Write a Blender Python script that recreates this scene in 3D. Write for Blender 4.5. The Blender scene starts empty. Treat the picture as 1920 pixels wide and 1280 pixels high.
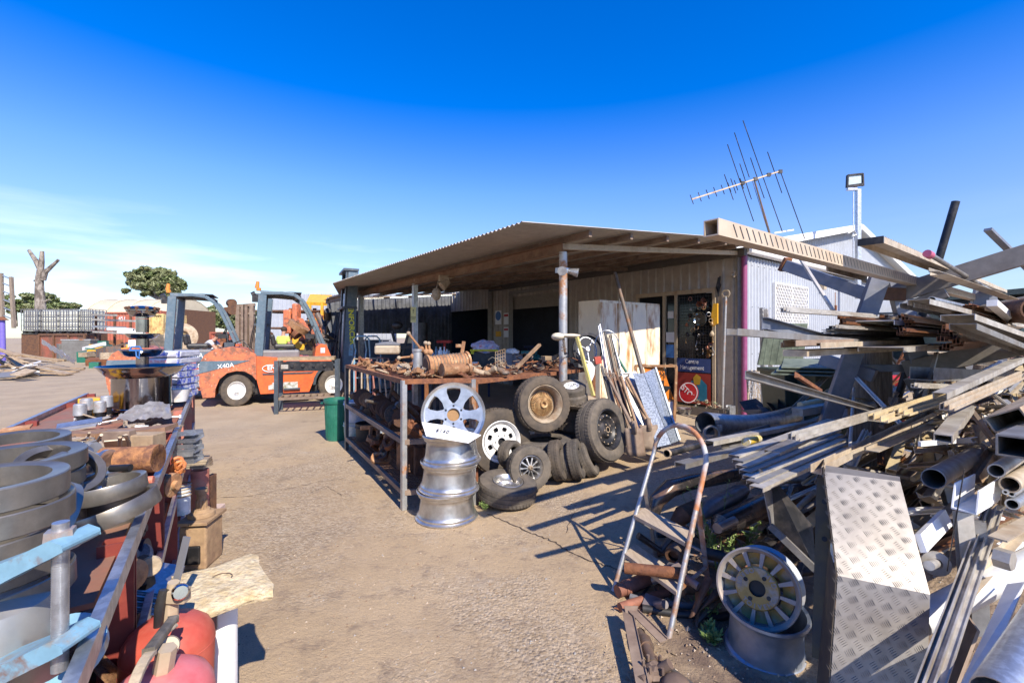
import bpy, math, random
from mathutils import Vector as V, Matrix, Euler, noise
R=math.radians; PI=math.pi
random.seed(7)
sc=bpy.context.scene; COL=sc.collection
F=853.; CX=960.; HY=632.; H=1.4
def P(px,py,d): return V(((px-CX)/F*d, d, H-(py-HY)/F*d))
def G(px,py,z=0.): return P(px,py,(H-z)*F/(py-HY))
D1=V((-.606,.795,0)).normalized(); D2=V((.795,.606,0)).normalized(); UP=V((0,0,1))
def LN(p0,px,py,dr=D2):            # where the sight line meets the vertical plane through p0 along dr
    q=(px-CX)/F; k=(q*p0.y-p0.x)/(dr.x-q*dr.y); y=p0.y+k*dr.y
    return P(px,py,y)
N0=V((.61,5.43,0))
def B(a,b,z=0.): return N0+D1*a+D2*b+UP*z
U=random.uniform
def rv(s): return V((U(-s,s),U(-s,s),U(-s,s)))
def basis(t,up=UP):
    t=t.normalized()
    s=t.cross(up)
    if s.length<1e-4: s=t.cross(V((0,1,0)))
    s.normalize(); return s, s.cross(t).normalized(), t
# ---------------- mesh builder
def prof(kind,w,h,t=None):
    t=t or max(.002,min(w,h)*.09); a=w/2; b=h/2
    if kind=='box': return [(-a,-b),(a,-b),(a,b),(-a,b)],None
    if kind=='sq': return [(-a,-b),(a,-b),(a,b),(-a,b)],[(-a+t,-b+t),(a-t,-b+t),(a-t,b-t),(-a+t,b-t)]
    if kind=='L': return [(-a,-b),(a,-b),(a,-b+t),(-a+t,-b+t),(-a+t,b),(-a,b)],None
    if kind=='C': return [(-a,-b),(a,-b),(a,-b+t),(-a+t,-b+t),(-a+t,b-t),(a,b-t),(a,b),(-a,b)],None
    if kind=='U': return [(-a,-b),(a,-b),(a,b),(a-t,b),(a-t,-b+t),(-a+t,-b+t),(-a+t,b),(-a,b)],None
    if kind=='N': return [(-a,b),(-a,-b),(-a+t,-b),(-a+t,b-t),(a-t,b-t),(a-t,-b),(a,-b),(a,b)],None
    if kind=='H': return [(-a,-b),(a,-b),(a,-b+t),(t/2,-b+t),(t/2,b-t),(a,b-t),(a,b),(-a,b),(-a,b-t),(-t/2,b-t),(-t/2,-b+t),(-a,-b+t)],None
    if kind=='T': return [(-t/2,-b),(t/2,-b),(t/2,b-t),(a,b-t),(a,b),(-a,b),(-a,b-t),(-t/2,b-t)],None
    if kind=='Z': return [(-a,-b),(t/2,-b),(t/2,b-t),(a,b-t),(a,b),(-t/2,b),(-t/2,-b+t),(-a,-b+t)],None
    if kind=='E': # window extrusion: comb section
        return [(-a,-b),(a,-b),(a,-b*.3),(a-t,-b*.3),(a-t,-b+t),(a*.35,-b+t),(a*.35,b*.5),(a*.35-t,b*.5),(a*.35-t,-b+t),(-a*.3,-b+t),(-a*.3,b),(-a*.3-t,b),(-a*.3-t,-b+t),(-a+t,-b+t),(-a+t,b*.6),(-a,b*.6)],None
    if kind in('round','pipe'):
        n=16; o=[(a*math.cos(2*PI*i/n),a*math.sin(2*PI*i/n)) for i in range(n)]
        return o,([(x*(a-t)/a,y*(a-t)/a) for x,y in o] if kind=='pipe' else None)
def woff(o):
    while o is not None:
        if o.get('_w'): return V(o['_o'])
        o=o.parent
    return V((0,0,0))
class MB:
    def __init__(s,T=None): s.v=[];s.f=[];s.sm=[];s.mi=[];s.m=0;s.T=T
    def add(s,vs,fs,smooth=False,m=None):
        o=len(s.v)
        if s.T is not None: vs=[s.T@V(x) for x in vs]
        s.v+= [tuple(x) for x in vs]
        for f in fs: s.f.append([i+o for i in f]); s.sm.append(smooth); s.mi.append(s.m if m is None else m)
        return s
    def box(s,c,sz,rz=0,E=None,m=None):
        a,b,h=sz[0]/2,sz[1]/2,sz[2]/2; M=(Euler(E) if E else Euler((0,0,rz))).to_matrix()
        vs=[M@V((x,y,z))+V(c) for x,y,z in [(-a,-b,-h),(a,-b,-h),(a,b,-h),(-a,b,-h),(-a,-b,h),(a,-b,h),(a,b,h),(-a,b,h)]]
        return s.add(vs,[(0,3,2,1),(4,5,6,7),(0,1,5,4),(1,2,6,5),(2,3,7,6),(3,0,4,7)],m=m)
    def bar(s,p1,p2,w,h=None,kind='box',roll=0,t=None,up=UP,m=None,bend=0):
        h=h or w; p1=V(p1);p2=V(p2); a,b,tt=basis(p2-p1,up)
        o,i=prof(kind,w,h,t); c,sn=math.cos(roll),math.sin(roll)
        ns=6 if bend else 1; pts=[]
        for j in range(ns+1):
            q=j/ns; pts.append(p1.lerp(p2,q)-V((0,0,bend*4*q*(1-q))))
        n=len(o); sm=kind in('round','pipe')
        def ring(pr,p): return [p+a*(x*c-y*sn)+b*(x*sn+y*c) for x,y in pr]
        vs=[]
        for p in pts: vs+=ring(o,p)
        fs=[(j*n+k,(j+1)*n+k,(j+1)*n+(k+1)%n,j*n+(k+1)%n) for j in range(ns) for k in range(n)]
        if i is None:
            s.add(vs,fs,sm,m); e=ns*n
            s.add(vs[:n],[list(range(n))],False,m); s.add(vs[e:],[list(range(n))[::-1]],False,m)
        else:
            s.add(vs,fs,sm,m); vi=[]
            for p in pts: vi+=ring(i,p)
            s.add(vi,[f[::-1] for f in fs],sm,m)
            for q,fl in ((0,0),(ns,1)):
                r=vs[q*n:q*n+n]+vi[q*n:q*n+n]
                s.add(r,[(k,(k+1)%n,n+(k+1)%n,n+k) if not fl else (k,n+k,n+(k+1)%n,(k+1)%n) for k in range(n)],False,m)
        return s
    def tube(s,pts,r,n=8,closed=False,m=None,cap=True):
        pts=[V(p) for p in pts]; k=len(pts); rs=r if isinstance(r,(list,tuple)) else [r]*k
        vs=[]; prev=None
        for i,p in enumerate(pts):
            if closed: t=pts[(i+1)%k]-pts[i-1]
            else: t=pts[min(i+1,k-1)]-pts[max(i-1,0)]
            t.normalize()
            if prev is None:
                a,b,_=basis(t)
            else:
                a=prev-t*prev.dot(t)
                if a.length<1e-5: a=basis(t)[0]
                a.normalize(); b=a.cross(t)
            prev=a
            vs+=[p+(a*math.cos(2*PI*j/n)+b*math.sin(2*PI*j/n))*rs[i] for j in range(n)]
        fs=[]
        for i in range(k if closed else k-1):
            i2=(i+1)%k
            for j in range(n): fs.append((i*n+j,i2*n+j,i2*n+(j+1)%n,i*n+(j+1)%n))
        s.add(vs,fs,True,m)
        if cap and not closed:
            s.add(vs[:n],[list(range(n))],False,m); s.add(vs[-n:],[list(range(n))[::-1]],False,m)
        return s
    def lathe(s,pr,c=(0,0,0),ax=(0,0,1),n=24,smooth=True,m=None,a0=0,a1=2*PI):
        a,b,t=basis(V(ax)) ; c=V(c); k=len(pr); full=abs(a1-a0-2*PI)<1e-3; nn=n if full else n+1
        vs=[c+t*z+(a*math.cos(a0+(a1-a0)*j/n)+b*math.sin(a0+(a1-a0)*j/n))*r for j in range(nn) for r,z in pr]
        fs=[]
        for j in range(n):
            j2=(j+1)%nn
            for i in range(k-1): fs.append((j*k+i,j2*k+i,j2*k+i+1,j*k+i+1))
        return s.add(vs,fs,smooth,m)
    def cyl(s,p1,p2,r,r2=None,n=16,m=None,smooth=True):
        p1=V(p1);p2=V(p2); a,b,t=basis(p2-p1); r2=r if r2 is None else r2
        vs=[p1+(a*math.cos(2*PI*j/n)+b*math.sin(2*PI*j/n))*r for j in range(n)]+[p2+(a*math.cos(2*PI*j/n)+b*math.sin(2*PI*j/n))*r2 for j in range(n)]
        s.add(vs,[(j,n+j,n+(j+1)%n,(j+1)%n) for j in range(n)],smooth,m)
        s.add(vs[:n],[list(range(n))],False,m); s.add(vs[n:],[list(range(n))[::-1]],False,m); return s
    def sph(s,c,r,sc=(1,1,1),n=12,m=None,jit=0):
        c=V(c); pr=[]; vs=[]; h=n//2
        for i in range(h+1):
            th=PI*i/h
            for j in range(n):
                d=V((math.sin(th)*math.cos(2*PI*j/n),math.sin(th)*math.sin(2*PI*j/n),math.cos(th)))
                q=1+(jit*noise.noise(d*2.3+c*7) if jit else 0)
                vs.append(c+V((d.x*sc[0],d.y*sc[1],d.z*sc[2]))*r*q)
        return s.add(vs,[(i*n+j,(i+1)*n+j,(i+1)*n+(j+1)%n,i*n+(j+1)%n) for i in range(h) for j in range(n)],True,m)
    def prism(s,poly,p0,ex,ey,th,m=None,smooth=False):   # 2D outline extruded by th along ex x ey
        ex=V(ex);ey=V(ey);n_=ex.cross(ey).normalized()*th; p0=V(p0); n=len(poly)
        vs=[p0+ex*x+ey*y for x,y in poly]; vs+=[v+n_ for v in vs]
        s.add(vs,[list(range(n))[::-1],list(range(n,2*n))],False,m)
        s.add(vs,[(k,(k+1)%n,n+(k+1)%n,n+k) for k in range(n)],smooth,m); return s
    def quad(s,a,b,c,d,m=None): return s.add([a,b,c,d],[(0,1,2,3)],m=m)
    def slab(s,a,b,c,d,th,m=None):
        a,b,c,d=map(V,(a,b,c,d)); n=(b-a).cross(d-a).normalized()*th
        return s.add([a,b,c,d,a-n,b-n,c-n,d-n],[(0,1,2,3),(7,6,5,4),(0,4,5,1),(1,5,6,2),(2,6,7,3),(3,7,4,0)],m=m)
    def sheet(s,pts,nu,nv,fn,smooth=True,m=None):
        vs=[fn(i/nu,j/nv) for j in range(nv+1) for i in range(nu+1)]
        return s.add(vs,[(j*(nu+1)+i,j*(nu+1)+i+1,(j+1)*(nu+1)+i+1,(j+1)*(nu+1)+i) for j in range(nv) for i in range(nu)],smooth,m)
    def build(s,name,mats,parent=None,label=None,cat=None,group=None,kind=None,org=None,bev=0,rot=None):
        me=bpy.data.meshes.new(name)
        off=V((0,0,0))
        if parent is None and org is None and s.v:
            xs=[v[0] for v in s.v];ys=[v[1] for v in s.v];zs=[v[2] for v in s.v]
            off=V(((min(xs)+max(xs))/2,(min(ys)+max(ys))/2,min(zs)))
        elif parent is None and org is not None: off=V(org)
        elif parent is not None: off=woff(parent)
        me.from_pydata([tuple(V(v)-off) for v in s.v],[],s.f)
        me.polygons.foreach_set('use_smooth',s.sm)
        if not isinstance(mats,(list,tuple)): mats=[mats]
        for m in mats: me.materials.append(m)
        me.polygons.foreach_set('material_index',s.mi); me.validate(); me.update()
        if any(s.sm): me.set_sharp_from_angle(angle=R(36))
        o=bpy.data.objects.new(name,me); COL.objects.link(o)
        if parent is None: o.location=off
        else: o.parent=parent
        if bev:
            b=o.modifiers.new('bevel','BEVEL'); b.width=bev; b.segments=2; b.limit_method='ANGLE'; b.angle_limit=R(40)
        tag(o,label,cat,group,kind); return o
def tag(o,label=None,cat=None,group=None,kind=None):
    if label: o['label']=label
    if cat: o['category']=cat
    if group: o['group']=group
    if kind: o['kind']=kind
    return o
ROOTS=[]
def thing(name,label,cat,loc=(0,0,0),rz=0,group=None,world=False):
    o=bpy.data.objects.new(name,None); COL.objects.link(o); o.location=V(loc); o.rotation_euler=(0,0,rz); o.empty_display_size=.1
    if world: o['_w']=1; o['_o']=tuple(V(loc)); ROOTS.append(o)
    return tag(o,label,cat,group)
def kids(o): return KID.get(o.name,[])
def dup(o,loc=None,rot=None,scale=None,label=None,group=None,parent=None):
    c=o.copy(); COL.objects.link(c); 
    if parent is not None: c.parent=parent
    if loc is not None: c.location=V(loc)
    if rot is not None: c.rotation_euler=rot
    if scale is not None: c.scale=(scale,)*3 if not isinstance(scale,(tuple,list)) else scale
    if label: c['label']=label
    if group: c['group']=group
    for ch in list(o.children): dup(ch,parent=c)
    return c
def text(body,size,mat,name='lettering',parent=None,T=None,align='CENTER',ext=.001,shear=0,sx=1,bold=0):
    cu=bpy.data.curves.new('t','FONT'); cu.body=body; cu.size=size; cu.align_x=align; cu.align_y='CENTER'; cu.extrude=ext; cu.shear=shear; cu.offset=bold
    o=bpy.data.objects.new('t',cu); COL.objects.link(o)
    dg=bpy.context.evaluated_depsgraph_get(); me=bpy.data.meshes.new_from_object(o.evaluated_get(dg)); 
    bpy.data.objects.remove(o); me.name=name; me.materials.clear(); me.materials.append(mat)
    M=Matrix.Diagonal((sx,1,1,1))
    me.transform((T or Matrix())@M)
    me.transform(Matrix.Translation(-woff(parent)))
    n=bpy.data.objects.new(name,me); COL.objects.link(n)
    if parent is not None: n.parent=parent
    return n
def TM(o,ex,ey):   # text plane matrix
    ex=V(ex).normalized(); ey=(V(ey)-ex*V(ey).dot(ex)).normalized(); ez=ex.cross(ey)
    return Matrix.Translation(V(o))@Matrix((ex,ey,ez)).transposed().to_4x4()
# ---------------- materials
MT={}
def mk(name,c,rough=.6,metal=0.,c2=None,s=4.,amt=.5,sharp=.08,bump=0.,bs=40.,var=.12,stretch=None,c3=None,amt3=.6,s3=20.,r2=None,m2=0.,obj=True):
    if name in MT: return MT[name]
    m=bpy.data.materials.new(name); m.use_nodes=True; nt=m.node_tree; N=nt.nodes; Lk=nt.links; b=N['Principled BSDF']
    tc=N.new('ShaderNodeTexCoord'); oi=N.new('ShaderNodeObjectInfo'); va=N.new('ShaderNodeVectorMath'); va.operation='ADD'
    mu=N.new('ShaderNodeMath'); mu.operation='MULTIPLY'; mu.inputs[1].default_value=37. if obj else 0.; Lk.new(oi.outputs['Random'],mu.inputs[0])
    Lk.new(tc.outputs['Object'],va.inputs[0]); Lk.new(mu.outputs[0],va.inputs[1]); vec=va.outputs[0]
    if stretch:
        mp=N.new('ShaderNodeMapping'); mp.inputs['Scale'].default_value=stretch; Lk.new(vec,mp.inputs[0]); vec=mp.outputs[0]
    def ns(scale,detail=5,rough_=.6):
        n=N.new('ShaderNodeTexNoise'); n.inputs['Scale'].default_value=scale; n.inputs['Detail'].default_value=detail; n.inputs['Roughness'].default_value=rough_; Lk.new(vec,n.inputs['Vector']); return n.outputs['Fac']
    def mr(src,a,bb,lo=0,hi=1):
        q=N.new('ShaderNodeMapRange'); q.inputs[1].default_value=a;q.inputs[2].default_value=bb;q.inputs[3].default_value=lo;q.inputs[4].default_value=hi; Lk.new(src,q.inputs[0]); return q.outputs[0]
    def mix(f,a,bb,bt='MIX'):
        x=N.new('ShaderNodeMix'); x.data_type='RGBA'; x.blend_type=bt
        if isinstance(f,float): x.inputs[0].default_value=f
        else: Lk.new(f,x.inputs[0])
        for i,q in ((6,a),(7,bb)):
            if isinstance(q,tuple): x.inputs[i].default_value=(*q,1)
            else: Lk.new(q,x.inputs[i])
        return x.outputs[2]
    cur=tuple(c)
    if c2:
        f=mr(ns(s,7,.65),amt-sharp,amt+sharp); cur=mix(f,cur,tuple(c2))
        if r2 is not None: Lk.new(mr(f,0,1,rough,r2),b.inputs['Roughness'])
        if metal and m2!=metal: Lk.new(mr(f,0,1,metal,m2),b.inputs['Metallic'])
    if c3: cur=mix(mr(ns(s3,6,.6),amt3-.06,amt3+.06),cur,tuple(c3))
    v=mr(ns(s*2.7+3,6),.3,.7,1-var,1+var)
    v2=mr(oi.outputs['Random'],0,1,1-var*.6,1+var*.6) if obj else None
    if v2 is not None:
        q=N.new('ShaderNodeMath'); q.operation='MULTIPLY'; Lk.new(v,q.inputs[0]); Lk.new(v2,q.inputs[1]); v=q.outputs[0]
    cb=N.new('ShaderNodeCombineColor'); [Lk.new(v,cb.inputs[i]) for i in range(3)]
    cur=mix(1.,cur,cb.outputs[0],'MULTIPLY'); Lk.new(cur,b.inputs['Base Color'])
    if not(c2 and r2 is not None): b.inputs['Roughness'].default_value=rough
    if not(c2 and metal and m2!=metal): b.inputs['Metallic'].default_value=metal
    if bump:
        bp=N.new('ShaderNodeBump'); bp.inputs['Strength'].default_value=min(1,bump*1.5); bp.inputs['Distance'].default_value=.01*bump if bs<200 else .004*bump; Lk.new(ns(bs,4),bp.inputs['Height']); Lk.new(bp.outputs[0],b.inputs['Normal'])
    MT[name]=m; return m
rust=mk('rust',(.27,.105,.04),.85,0,(.14,.055,.03),9,.5,.15,.6,60,.3)
rust2=mk('rust_pale',(.42,.22,.10),.85,0,(.22,.10,.05),7,.52,.15,.6,60,.3,c3=(.45,.33,.2),amt3=.62)
rustd=mk('rust_dark',(.085,.045,.03),.8,0,(.16,.075,.035),8,.5,.15,.6,60,.3)
oily=mk('oily_iron',(.05,.045,.04),.5,.4,(.12,.07,.04),6,.55,.1,.5,50,.3)
iron=mk('worn_iron',(.16,.14,.12),.6,.5,(.2,.10,.05),6,.55,.1,.4,50,.25)
tan=mk('dusty_metal',(.42,.34,.24),.75,.1,(.25,.16,.09),8,.55,.12,.5,50,.25)
galv=mk('galvanised',(.52,.54,.56),.42,.85,(.40,.41,.43),22,.5,.05,.1,80,.12,m2=.85)
galvr=mk('galvanised_rusty',(.46,.46,.45),.5,.7,(.33,.15,.06),5,.58,.06,.3,60,.15,m2=0)
alu=mk('cast_aluminium',(.60,.585,.56),.34,.85,(.45,.43,.4),9,.55,.15,.1,60,.1,m2=.95)
aluw=mk('weathered_aluminium',(.50,.47,.42),.5,.45,(.33,.28,.22),5,.55,.12,.15,50,.2,m2=.4)
alud=mk('dull_aluminium',(.29,.285,.28),.5,.5,(.2,.17,.14),5,.55,.12,.15,50,.25,m2=.4)
alut=mk('tan_aluminium',(.52,.44,.33),.55,.35,(.34,.25,.16),5,.55,.12,.15,50,.2)
crm=mk('cream_aluminium',(.62,.50,.29),.5,.2,(.42,.32,.18),5,.6,.12,.1,50,.15)
bronze=mk('bronze_anodised',(.20,.085,.035),.45,.5,(.12,.05,.025),5,.5,.12,.1,50,.3)
blk=mk('black_metal',(.02,.02,.022),.45,.3,(.07,.06,.055),7,.58,.1,.2,50,.25)
steel=mk('polished_steel',(.62,.62,.62),.16,1,(.5,.49,.47),6,.6,.15,0,50,.08,m2=1,r2=.32)
ssring=mk('brushed_steel_ring',(.27,.25,.22),.38,.75,(.15,.13,.11),6,.55,.15,.05,90,.2,m2=.6)
rubber=mk('dusty_rubber',(.06,.053,.046),.85,0,(.14,.115,.088),6,.48,.15,.3,60,.2)
rubberb=mk('tan_dusty_rubber',(.115,.088,.062),.9,0,(.06,.05,.042),6,.5,.15,.3,60,.2)
whitep=mk('white_paint',(.78,.77,.74),.5,0,(.5,.42,.33),6,.66,.06,.1,50,.08)
cardw=mk('white_card',(.8,.8,.8),.6,0,var=.03)
inkb=mk('black_ink',(.01,.01,.012),.6,0,var=.02)
inkw=mk('white_print',(.8,.8,.8),.6,0,var=.05)
inky=mk('yellow_print',(.75,.72,.04),.6,0,var=.05)
orange=mk('orange_paint',(.72,.13,.035),.38,0,(.50,.10,.035),5,.6,.1,.05,50,.1,c3=(.32,.14,.08),amt3=.7,s3=9)
orangew=mk('worn_orange_paint',(.62,.17,.07),.5,0,(.24,.10,.06),9,.53,.1,.15,50,.15,c3=(.6,.5,.4),amt3=.68,s3=26)
slate=mk('slate_blue_paint',(.10,.15,.19),.45,.1,(.17,.2,.22),6,.6,.1,.1,50,.15,c3=(.35,.3,.26),amt3=.72,s3=16)
dslate=mk('dark_slate_paint',(.06,.075,.09),.45,.2,(.11,.12,.13),6,.6,.1,.1,50,.15)
yel=mk('yellow_paint',(.75,.40,.03),.5,0,(.4,.18,.05),6,.62,.08,.1,50,.15)
redox=mk('red_oxide_paint',(.20,.035,.025),.55,0,(.30,.07,.04),6,.6,.1,.1,50,.15)
redp=mk('faded_red_paint',(.42,.06,.035),.5,0,(.55,.14,.09),4,.55,.12,.15,50,.12,c3=(.28,.16,.1),amt3=.7,s3=12)
salmon=mk('salmon_painted_steel',(.42,.15,.11),.6,0,(.30,.2,.15),6,.6,.1,.2,50,.15)
lblue=mk('light_blue_paint',(.19,.35,.45),.45,0,(.26,.22,.17),9,.60,.05,.1,50,.15,c3=(.2,.1,.06),amt3=.62,s3=16)
blue=mk('blue_paint',(.05,.16,.42),.5,0,var=.15)
green=mk('green_plastic',(.012,.13,.085),.5,0,(.03,.17,.12),5,.6,.1,0,50,.15)
purp=mk('magenta_paint',(.27,.06,.16),.55,0,(.3,.1,.2),6,.6,.1,0,50,.1)
violet=mk('violet_paint',(.17,.13,.48),.55,0,(.12,.09,.3),6,.6,.1,0,50,.1)
timber=mk('grey_timber',(.36,.29,.22),.85,0,(.17,.13,.10),14,.5,.15,.8,40,.25,stretch=(3,3,.25))
wood=mk('weathered_board',(.38,.28,.17),.8,0,(.25,.17,.10),8,.5,.15,.3,40,.2)
woodh=mk('tool_handle_wood',(.38,.25,.15),.7,0,(.2,.12,.07),8,.5,.15,.2,40,.2)
stone=mk('rough_stone',(.50,.38,.21),.9,0,(.60,.50,.33),26,.5,.12,1.0,60,.2)
glass=mk('dark_glass',(.012,.014,.018),.08,0,var=.02)
wallm=mk('pale_blue_steel_sheet',(.43,.455,.50),.5,.1,(.36,.38,.41),2,.56,.15,0,50,.05,obj=False)
wallb=mk('dusty_beige_steel_sheet',(.46,.42,.36),.6,.1,(.34,.29,.24),2,.55,.2,0,50,.12,obj=False)
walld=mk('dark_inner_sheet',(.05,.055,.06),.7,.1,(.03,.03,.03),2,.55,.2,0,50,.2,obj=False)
roofm=mk('dusty_roof_sheet',(.50,.47,.42),.65,.1,(.42,.38,.32),1.5,.55,.25,0,50,.12,obj=False)
rooft=mk('roof_top_sheet',(.5,.5,.48),.5,.3,var=.1)
steelbr=mk('brown_primed_steel',(.19,.13,.095),.7,.1,(.29,.22,.16),4,.55,.15,.1,50,.2)
trimm=mk('beige_trim',(.45,.36,.25),.5,.1,(.3,.2,.12),6,.62,.08,.1,50,.1)
cream=mk('cream_sheet',(.60,.53,.38),.6,0,(.5,.43,.3),1,.55,.2,0,50,.06)
contr=mk('container_red',(.36,.10,.06),.7,0,(.24,.09,.06),3,.6,.15,0,50,.15)
blackp=mk('black_plastic',(.018,.018,.02),.5,0,(.05,.045,.04),7,.6,.1,0,50,.2)
greyp=mk('grey_plastic',(.16,.16,.17),.55,0,var=.1)
greenbin=mk('faded_green_plastic',(.17,.20,.15),.6,0,(.10,.12,.09),7,.55,.1,0,50,.15)
tealp=mk('teal_plastic',(.03,.22,.28),.5,0,var=.1)
redpl=mk('red_plastic',(.45,.02,.02),.5,0,var=.1)
poly=mk('translucent_plastic_film',(.36,.34,.32),.3,0,(.25,.22,.2),12,.5,.2,.4,20,.15)
bark=mk('pale_bark',(.30,.26,.22),.9,0,(.10,.08,.065),3,.5,.08,.8,12,.25,stretch=(1.5,1.5,.6))
skin=mk('skin',(.45,.25,.17),.6,0,var=.05)
def leafm(name,c,c2):
    m=mk(name,c,.6,0,c2,3,.5,.15,0,50,.35,obj=False); return m
leafd=leafm('gum_leaves',(.27,.29,.14),(.17,.19,.09)); leafg=leafm('green_leaves',(.14,.18,.06),(.09,.12,.04)); leafw=leafm('weed_leaves',(.22,.30,.09),(.13,.2,.05))
def emis(name,c,st):
    m=mk(name,c,.5); b=m.node_tree.nodes['Principled BSDF']; b.inputs['Emission Color'].default_value=(*c,1); b.inputs['Emission Strength'].default_value=st; return m
tubel=emis('lit_fluorescent_tube',(.8,.85,.8),1.6)
# ---------------- camera, sun, sky
cam=bpy.data.cameras.new('camera'); co=bpy.data.objects.new('camera',cam); COL.objects.link(co); co.location=(0,0,H); co.rotation_euler=(PI/2,0,0)
cam.sensor_width=36; cam.lens=F/1920*36; cam.shift_y=-8/1920; cam.clip_end=5000; cam.clip_start=.02; sc.camera=co
SD=V((.57,-.97,1.0)).normalized()      # towards the sun
sl=bpy.data.lights.new('sun','SUN'); sl.energy=5.0; sl.angle=R(.5); sl.color=(1,.91,.77); so=bpy.data.objects.new('sun',sl); COL.objects.link(so)
so.rotation_euler=(-SD).to_track_quat('-Z','Y').to_euler()
w=bpy.data.worlds.new('World'); sc.world=w; w.use_nodes=True; nt=w.node_tree; N=nt.nodes; Lk=nt.links; bg=N['Background']
sky=N.new('ShaderNodeTexSky'); sky.sky_type='NISHITA'; sky.sun_disc=False; sky.sun_elevation=math.asin(SD.z); sky.sun_rotation=math.atan2(SD.x,SD.y); sky.air_density=1.0; sky.dust_density=0.15; sky.ozone_density=5
hs=N.new('ShaderNodeHueSaturation'); hs.inputs['Saturation'].default_value=1.42; hs.inputs['Value'].default_value=1.12; hs.inputs['Hue'].default_value=.517; Lk.new(sky.outputs[0],hs.inputs['Color'])
rv_=N.new('ShaderNodeMapRange'); rv_.inputs[1].default_value=.0; rv_.inputs[2].default_value=.30; rv_.inputs[3].default_value=.66; rv_.inputs[4].default_value=1.2; Lk.new(rv_.outputs[0],hs.inputs['Value'])
tc=N.new('ShaderNodeTexCoord'); mp=N.new('ShaderNodeMapping'); mp.inputs['Scale'].default_value=(1,1,7.5); mp.inputs['Location'].default_value=(.75,.1,.95); Lk.new(tc.outputs['Generated'],mp.inputs[0])
no=N.new('ShaderNodeTexNoise'); no.inputs['Scale'].default_value=2.1; no.inputs['Detail'].default_value=7; no.inputs['Roughness'].default_value=.55; Lk.new(mp.outputs[0],no.inputs['Vector'])
r1=N.new('ShaderNodeMapRange'); r1.inputs[1].default_value=.50; r1.inputs[2].default_value=.84; Lk.new(no.outputs['Fac'],r1.inputs[0])
sx=N.new('ShaderNodeSeparateXYZ'); Lk.new(tc.outputs['Generated'],sx.inputs[0])
Lk.new(sx.outputs['Z'],rv_.inputs[0]); rs=N.new('ShaderNodeMapRange'); rs.inputs[1].default_value=.02; rs.inputs[2].default_value=.5; rs.inputs[3].default_value=.95; rs.inputs[4].default_value=1.42; Lk.new(sx.outputs['Z'],rs.inputs[0]); Lk.new(rs.outputs[0],hs.inputs['Saturation'])
r2=N.new('ShaderNodeMapRange'); r2.inputs[1].default_value=.24; r2.inputs[2].default_value=.06; Lk.new(sx.outputs['Z'],r2.inputs[0])
r3=N.new('ShaderNodeMapRange'); r3.inputs[1].default_value=.15; r3.inputs[2].default_value=-.25; r3.inputs[3].default_value=.12; Lk.new(sx.outputs['X'],r3.inputs[0])
m1=N.new('ShaderNodeMath'); m1.operation='MULTIPLY'; Lk.new(r1.outputs[0],m1.inputs[0]); Lk.new(r2.outputs[0],m1.inputs[1])
m3=N.new('ShaderNodeMath'); m3.operation='MULTIPLY'; Lk.new(m1.outputs[0],m3.inputs[0]); Lk.new(r3.outputs[0],m3.inputs[1])
mx=N.new('ShaderNodeMix'); mx.data_type='RGBA'; Lk.new(m3.outputs[0],mx.inputs[0]); Lk.new(hs.outputs[0],mx.inputs[6]); mx.inputs[7].default_value=(8.5,8.6,9.4,1)
Lk.new(mx.outputs[2],bg.inputs[0]); bg.inputs[1].default_value=.145
sc.view_settings.view_transform='Standard'; sc.view_settings.look='None'; sc.view_settings.exposure=.62; sc.view_settings.gamma=1
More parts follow.
